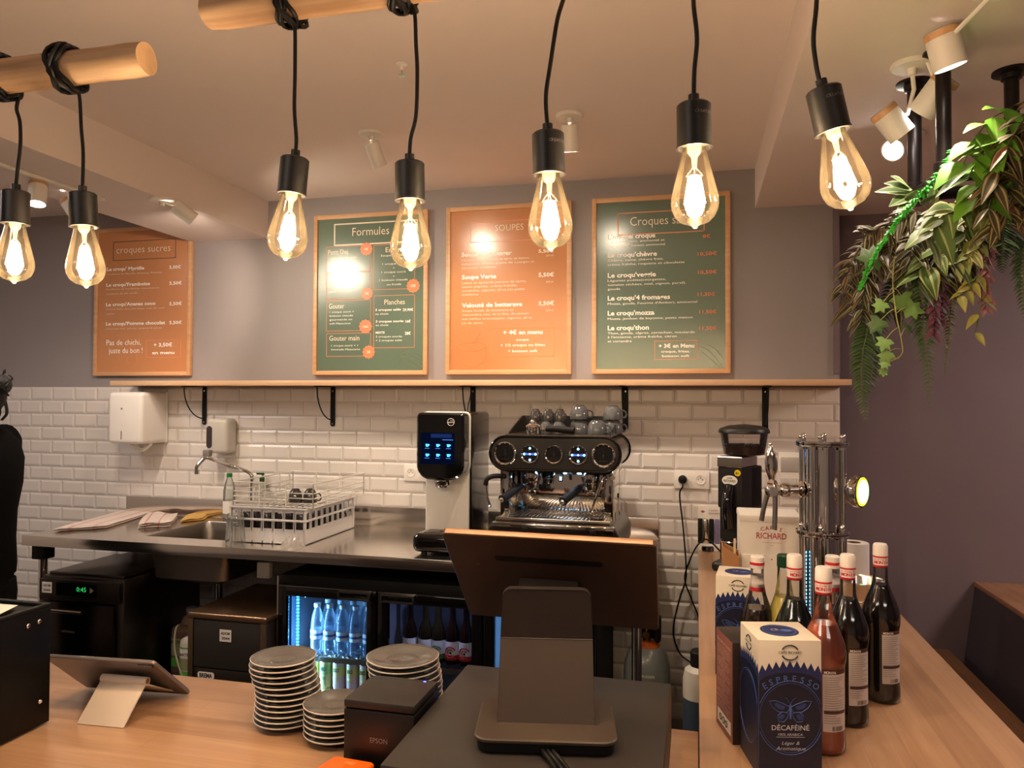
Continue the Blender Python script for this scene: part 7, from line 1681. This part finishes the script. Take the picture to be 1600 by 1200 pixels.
s.tube(P1, 0.0014, 5, k=5)
for (bx_1, by_1, lx_1, ly_1, S1) in ((1402, 480, 1376, 500, .042), (1405, 510, 1384, 530, .036), (1408, 545, 1388, 550, .034), (1405, 560, 1384, 565, .026), (1398, 455, 1380, 472, .034), (1400, 490, 1418, 480, .046), (1408, 525, 1415, 512, .036), (1396, 430, 1372, 402, .058), (1385, 568, 1380, 578, .020), (1397, 450, 1408, 462, .05)):
    a, b = A(bx_1, by_1, 1.965), A(lx_1, ly_1, 1.95 + 0.03 * (lx_1 > 1400)); s.tube([a, a.lerp(b, .5) + Z * .004, b], 0.0009, 5); ivy_leaf(f, b, rdir((b - a).normalized() + Vector((0, 0, -.7)), 0.25), S1, rp_.choice((0, 0, 1)))
f.build('foliage', [lmat('ivy_green', (116, 152, 80)), lmat('ivy_dark', (74, 104, 56))], t, solid=False, sharp=80); s.build('stem', mat('stem_yellow', (150, 150, 84), 0.6), t)
# 5 ferns
def fern(label, P_, n, Lf, mats, wf=0.38, curl=0.5, name='hanging_fern', tip=0.15):
    t = thing(name, label, 'plant', P_[0]); f = MB(); s = MB(); s.tube(P_, 0.0017, 5, k=5, taper=0.5)
    R = resample(P_, n)
    for k, (p, tg) in enumerate(R):
        u = k / (n - 1); Lk = Lf * (1 - (1 - tip) * max(0, (u - 0.3) / 0.7) ** 1.2) * rp_.uniform(0.9, 1.08)
        for sd in (-1, 1):
            side = tg.cross(Vector((0.15, -1, 0))).normalized() * sd
            leaf(f, p, side + tg * 0.18 + Vector((0, rp_.uniform(-.35, .15), 0)), Lk, Lk * wf, MID, curl, 0.2, seg=4, up=(0, -1, 0.5), shape=0.6)
    f.build('foliage', mats, t, solid=False, sharp=80); s.build('stem', stem_g, t); return t
Fd = [lmat('fern_dark', (62, 84, 50)), lmat('fern_vein', (92, 114, 70))]
Fm = [lmat('fern_mid', (78, 100, 66)), lmat('fern_mid_vein', (118, 140, 96))]
fern('dark green fern frond hanging lowest at left, over the shelf end', [A(1372, 470, 2.06), A(1352, 530, 2.06), A(1346, 590, 2.06), A(1353, 658, 2.06)], 36, 0.042, Fd)
fern('second dark fern frond beside the lowest one, shorter', [A(1352, 480, 2.12), A(1362, 540, 2.12), A(1360, 590, 2.12), A(1350, 625, 2.12)], 30, 0.038, Fd)
fern('dark ladder leaved fern frond hanging in the middle', [A(1438, 440, 2.06), A(1444, 520, 2.05), A(1450, 580, 2.05), A(1452, 630, 2.05)], 30, 0.034, Fm)
fern('slim yellow green fern frond right of the ladder leaved one', [A(1488, 440, 2.08), A(1484, 500, 2.08), A(1480, 545, 2.08), A(1476, 586, 2.08)], 30, 0.018, [lmat('fern_yellow', (112, 120, 56)), lmat('fern_yellow_vein', (140, 146, 80))])
fern('dark fern frond under the large striped plant at right', [A(1570, 320, 2.0), A(1568, 360, 2.0), A(1566, 400, 2.0), A(1566, 425, 2.0)], 26, 0.042, Fd)
fern('dark fern frond at the right photo edge', [A(1610, 350, 2.02), A(1600, 400, 2.02), A(1598, 450, 2.02), A(1602, 500, 2.02)], 26, 0.036, Fd)
fern('broad dark fern filling the gap behind the middle plants', [A(1500, 330, 2.16), A(1450, 390, 2.16), A(1400, 440, 2.16), A(1370, 500, 2.14)], 34, 0.06, Fd)
fern('broad dark fern behind the right plants', [A(1620, 290, 2.1), A(1570, 320, 2.1), A(1530, 370, 2.1), A(1510, 430, 2.1)], 30, 0.06, Fd)
# 6 purple sprigs and yellowish vine
Pu = [lmat('purple', (112, 66, 84)), lmat('rose', (150, 98, 106))]
vine('purple leaved sprig hanging between the two middle ferns', 'purple_sprig', [[A(1462, 440, 2.0), A(1460, 480, 2.0), A(1458, 520, 2.0)], [A(1470, 440, 2.02), A(1472, 475, 2.02), A(1466, 505, 2.02)]], 20, 0.022, 0.013, PLAIN, [Pu[0]], per=2, sr=0.001)
vine('pink and purple sprig hanging at right below the big leaves', 'purple_sprig', [[A(1540, 330, 1.96), A(1545, 390, 1.96), A(1538, 440, 1.96), A(1540, 480, 1.96)], [A(1530, 350, 1.98), A(1536, 410, 1.98), A(1532, 450, 1.98)]], 26, 0.024, 0.014, [PLAIN, MID], [Pu[1], lmat('pale_pink', (188, 150, 130))], per=2, sr=0.001)
vine('yellow green vine with one broad leaf and curling tip', 'yellow_vine', [[A(1505, 350, 1.95), A(1525, 400, 1.95), A(1532, 450, 1.95), A(1530, 490, 1.95), A(1524, 520, 1.95)], [A(1528, 430, 1.95), A(1515, 450, 1.94), A(1500, 462, 1.93)]], 7, 0.040, 0.022, [PLAIN, MID], [lmat('yellow_green', (150, 148, 70)), lmat('straw', (176, 160, 104))], per=1, spread=0.5, shape=0.75)
vine('small pale leaves on thin stalks around the pipe joint', 'creeping_fig', [[A(1540, 300, 1.93), A(1500, 320, 1.93), A(1470, 345, 1.93), A(1450, 350, 1.93)], [A(1550, 330, 1.94), A(1530, 380, 1.94), A(1500, 410, 1.94)], [A(1560, 350, 1.95), A(1540, 300, 1.95), A(1520, 330, 1.95)]], 14, 0.036, 0.022, [PLAIN, VAR], [lmat('olive_light', (128, 138, 76)), lmat('cream', (196, 184, 132))], per=2)

# ================================================================== PERSON AT THE LEFT EDGE
skin_m = mat('skin', (196, 140, 112), 0.5); shirt_m = mat('black_shirt_cloth', (6, 5, 5), 0.9, spec=0.1, bump=0.3, bscale=300); trouser_m = mat('dark_trouser_cloth', (22, 20, 22), 0.9, spec=0.1); hair_m = mat('dark_hair', (9, 7, 6), 0.6, bump=0.8, bscale=200, stretch=(6, 6, 1)); shoe_m = mat('dark_shoe', (20, 18, 18), 0.5)
pb = Vector((at(8, 720, Y=2.45).x - 0.165, 2.45, 0))
pt = thing('person', 'person in black t-shirt with dark hair in a bun, cut by left edge', 'person', pb)
def skin_obj(name, nodes, edges, root, m_, parent, sub=2):
    me = bpy.data.meshes.new(name); o_ = WM[parent.name].translation
    me.from_pydata([tuple(Vector(n[0]) + pb - o_) for n in nodes], edges, []); me.materials.append(m_)
    ob = bpy.data.objects.new(name, me); COL.objects.link(ob); ob.parent = parent; WM[ob.name] = WM[parent.name].copy()
    md = ob.modifiers.new('skin', 'SKIN'); md.use_smooth_shade = True
    if not me.skin_vertices: me.attributes
    for i, n in enumerate(nodes):
        sv = me.skin_vertices[0].data[i]; sv.radius = n[1] if isinstance(n[1], tuple) else (n[1], n[1]); sv.use_root = (i == root)
    sb = ob.modifiers.new('smooth', 'SUBSURF'); sb.levels = sub; sb.render_levels = sub
    return ob
# faces -X (away to the left), leaning slightly; y is body width
bn = [((0, 0, 0.94), (0.08, 0.10)), ((0.015, 0, 1.06), (0.08, 0.10)), ((0.025, 0, 1.22), (0.085, 0.11)), ((0.0, 0, 1.345), (0.075, 0.11)), ((0.005, 0, 1.43), 0.058), ((0.01, 0, 1.50), 0.052), ((0.008, 0, 1.585), (0.088, 0.072)), ((0.01, 0, 1.64), (0.082, 0.070)),
      ((0.0, -0.155, 1.355), 0.036), ((-0.085, -0.205, 1.22), 0.044), ((-0.12, -0.225, 1.09), 0.038), ((-0.17, -0.23, 1.065), 0.034), ((-0.22, -0.22, 1.05), 0.026), ((-0.29, -0.21, 1.05), (0.018, 0.036)),
      ((0.0, 0.155, 1.355), 0.036), ((-0.085, 0.205, 1.22), 0.044), ((-0.12, 0.225, 1.09), 0.038), ((-0.17, 0.23, 1.065), 0.034), ((-0.22, 0.22, 1.05), 0.026), ((-0.29, 0.21, 1.05), (0.018, 0.036)),
      ((0.0, -0.09, 0.86), 0.062), ((0.0, -0.10, 0.66), 0.06), ((-0.005, -0.10, 0.50), 0.046), ((0.01, -0.10, 0.32), 0.044), ((0.015, -0.10, 0.09), 0.034), ((-0.10, -0.10, 0.04), 0.026),
      ((0.0, 0.09, 0.86), 0.062), ((0.0, 0.10, 0.66), 0.06), ((-0.005, 0.10, 0.50), 0.046), ((0.01, 0.10, 0.32), 0.044), ((0.015, 0.10, 0.09), 0.034), ((-0.10, 0.10, 0.04), 0.026)]
be = [(0, 1), (1, 2), (2, 3), (3, 4), (4, 5), (5, 6), (6, 7), (3, 8), (8, 9), (9, 10), (10, 11), (11, 12), (12, 13), (3, 14), (14, 15), (15, 16), (16, 17), (17, 18), (18, 19), (0, 20), (20, 21), (21, 22), (22, 23), (23, 24), (24, 25), (0, 26), (26, 27), (27, 28), (28, 29), (29, 30), (30, 31)]
for s in (-1, 1):         # fingers and thumb of each hand
    w_i = 13 if s < 0 else 19
    for k, (dy, ln) in enumerate(((-0.027, 0.062), (-0.009, 0.074), (0.009, 0.070), (0.027, 0.054))):
        i0 = len(bn); bn += [((-0.315, s * 0.21 + dy, 1.05), 0.0095), ((-0.315 - ln * 0.55, s * 0.21 + dy * 1.1, 1.043), 0.0088), ((-0.315 - ln, s * 0.21 + dy * 1.15, 1.022), 0.0075)]; be += [(w_i, i0), (i0, i0 + 1), (i0 + 1, i0 + 2)]
    i0 = len(bn); bn += [((-0.255, s * 0.21 - s * 0.035, 1.045), 0.012), ((-0.285, s * 0.21 - s * 0.062, 1.035), 0.010), ((-0.310, s * 0.21 - s * 0.070, 1.028), 0.008)]; be += [(w_i - 1, i0), (i0, i0 + 1), (i0 + 1, i0 + 2)]
zup = lambda z: z + 0.055 * min(1, max(0, (z - 0.92) / 0.35))
bn = [((n[0][0], n[0][1], zup(n[0][2]) - (0.035 if i in (6, 7) else 0)), n[1]) for i, n in enumerate(bn)]
skin_obj('body', bn, be, 0, skin_m, pt)
def loft(mb, rings, n=28, M=None):
    """rings: (cx, cy, z, rx, ry[, tilt axis]) joined into a closed soft tube"""
    vs = []; fs = []
    for (cx, cy, z, rx, ry) in rings:
        for i in range(n):
            a = 2 * PI * i / n; vs.append((pb.x + cx + rx * math.cos(a), pb.y + cy + ry * math.sin(a), z))
    for k in range(len(rings) - 1):
        for i in range(n): fs.append((k * n + i, k * n + (i + 1) % n, (k + 1) * n + (i + 1) % n, (k + 1) * n + i))
    fs += [tuple(range(n - 1, -1, -1)), tuple(range((len(rings) - 1) * n, len(rings) * n))]; mb.add(vs, fs)
sh = MB()
loft(sh, [(0, 0, 0.86, 0.128, 0.178), (0.0, 0, 0.90, 0.132, 0.180), (0.012, 0, 1.00, 0.122, 0.165), (0.022, 0, 1.10, 0.118, 0.162), (0.032, 0, 1.20, 0.126, 0.176), (0.028, 0, 1.29, 0.126, 0.186), (0.012, 0, 1.36, 0.110, 0.182), (0.0, 0, 1.405, 0.088, 0.145), (0.0, 0, 1.432, 0.070, 0.088), (0.003, 0, 1.447, 0.062, 0.066)], 40)
for s_ in (-1, 1): sh.tube([pb + Vector((0.0, s_ * 0.13, 1.375)), pb + Vector((-0.03, s_ * 0.175, 1.345)), pb + Vector((-0.07, s_ * 0.20, 1.27)), pb + Vector((-0.10, s_ * 0.215, 1.17))], 0.062, 18, k=6)
sh.v = [Vector((v.x, v.y, zup(v.z))) for v in sh.v]
sh.build('t_shirt', shirt_m, pt, sharp=70)
tr = MB(); loft(tr, [(0, 0, 0.80, 0.118, 0.168), (0, 0, 0.88, 0.124, 0.170), (0.0, 0, 0.955, 0.116, 0.158)], 40)
for s_ in (-1, 1): loft(tr, [(0.01, s_ * 0.10, 0.03, 0.058, 0.056), (0.015, s_ * 0.10, 0.12, 0.058, 0.055), (0.01, s_ * 0.10, 0.30, 0.068, 0.064), (-0.008, s_ * 0.10, 0.48, 0.070, 0.068), (-0.002, s_ * 0.10, 0.64, 0.088, 0.080), (0.0, s_ * 0.09, 0.78, 0.108, 0.086), (0.0, s_ * 0.08, 0.84, 0.112, 0.086)], 28)
tr.build('trousers', trouser_m, pt, sharp=70)
for s in (-1, 1): MB().box(pb.x - 0.17, pb.x + 0.075, pb.y + s * 0.10 - 0.045, pb.y + s * 0.10 + 0.045, 0.001, 0.085, b=0.035, seg=4).build('shoe', shoe_m, pt)
hc_ = pb + Vector((0.022, 0, 1.606))
hm = MB(); hm.ball((0, 0, 0), (0.100, 0.084, 0.105), 28, M=Matrix.Translation(hc_ + Vector((0.014, 0, 0.012))) @ Matrix.Rotation(0.35, 4, 'Y'))
hm.v = [v if v.x > hc_.x - 0.055 or v.z > hc_.z + 0.05 else Vector((hc_.x - 0.055, v.y, v.z)) for v in hm.v]
hr = random.Random(5)
bnc = hc_ + Vector((0.115, -0.01, 0.045))
hm.ball((0, 0, 0), (0.045, 0.048, 0.045), 20, M=Matrix.Translation(bnc))
for k in range(16):
    a = hr.uniform(0, 2 * PI); b_ = hr.uniform(0, 2 * PI); d1 = Vector((math.cos(a), math.sin(a) * math.cos(b_), math.sin(a) * math.sin(b_)))
    hm.tube([bnc + d1 * 0.035, bnc + d1 * 0.058 + Vector((0, 0, 0.01)), bnc + rdir(d1, .6) * 0.06], 0.004, 5, k=4)
for k in range(10):
    y_ = hr.uniform(-.06, .06); hm.tube([hc_ + Vector((0.08, y_, -0.02)), hc_ + Vector((0.09, y_, -0.07)), hc_ + Vector((0.075, y_ * 0.8, -0.10))], 0.003, 5, k=4)
hm.build('hair', hair_m, pt, sharp=70)
fm_ = MB()
fm_.ball((0, 0, 0), (0.016, 0.012, 0.02), 12, M=Matrix.Translation(hc_ + Vector((-0.093, 0, -0.015)))); 
for s in (-1, 1): fm_.ball((0, 0, 0), (0.014, 0.010, 0.026), 12, M=Matrix.Translation(hc_ + Vector((0.006, s * 0.078, -0.01))))
fm_.build('nose_and_ears', skin_m, pt)
ey_ = MB()
for s in (-1, 1): ey_.ball((0, 0, 0), (0.010, 0.013, 0.010), 12, M=Matrix.Translation(hc_ + Vector((-0.078, s * 0.030, 0.008)))); ey_.ball((0, 0, 0), (0.005, 0.006, 0.006), 10, 1, M=Matrix.Translation(hc_ + Vector((-0.086, s * 0.030, 0.008))))
ey_.build('eyes', [whitep, inkblack], pt)
mo_ = MB(); mo_.ball((0, 0, 0), (0.006, 0.022, 0.007), 12, M=Matrix.Translation(hc_ + Vector((-0.083, 0, -0.052)))); mo_.build('mouth', mat('lips', (150, 82, 76), 0.5), pt)
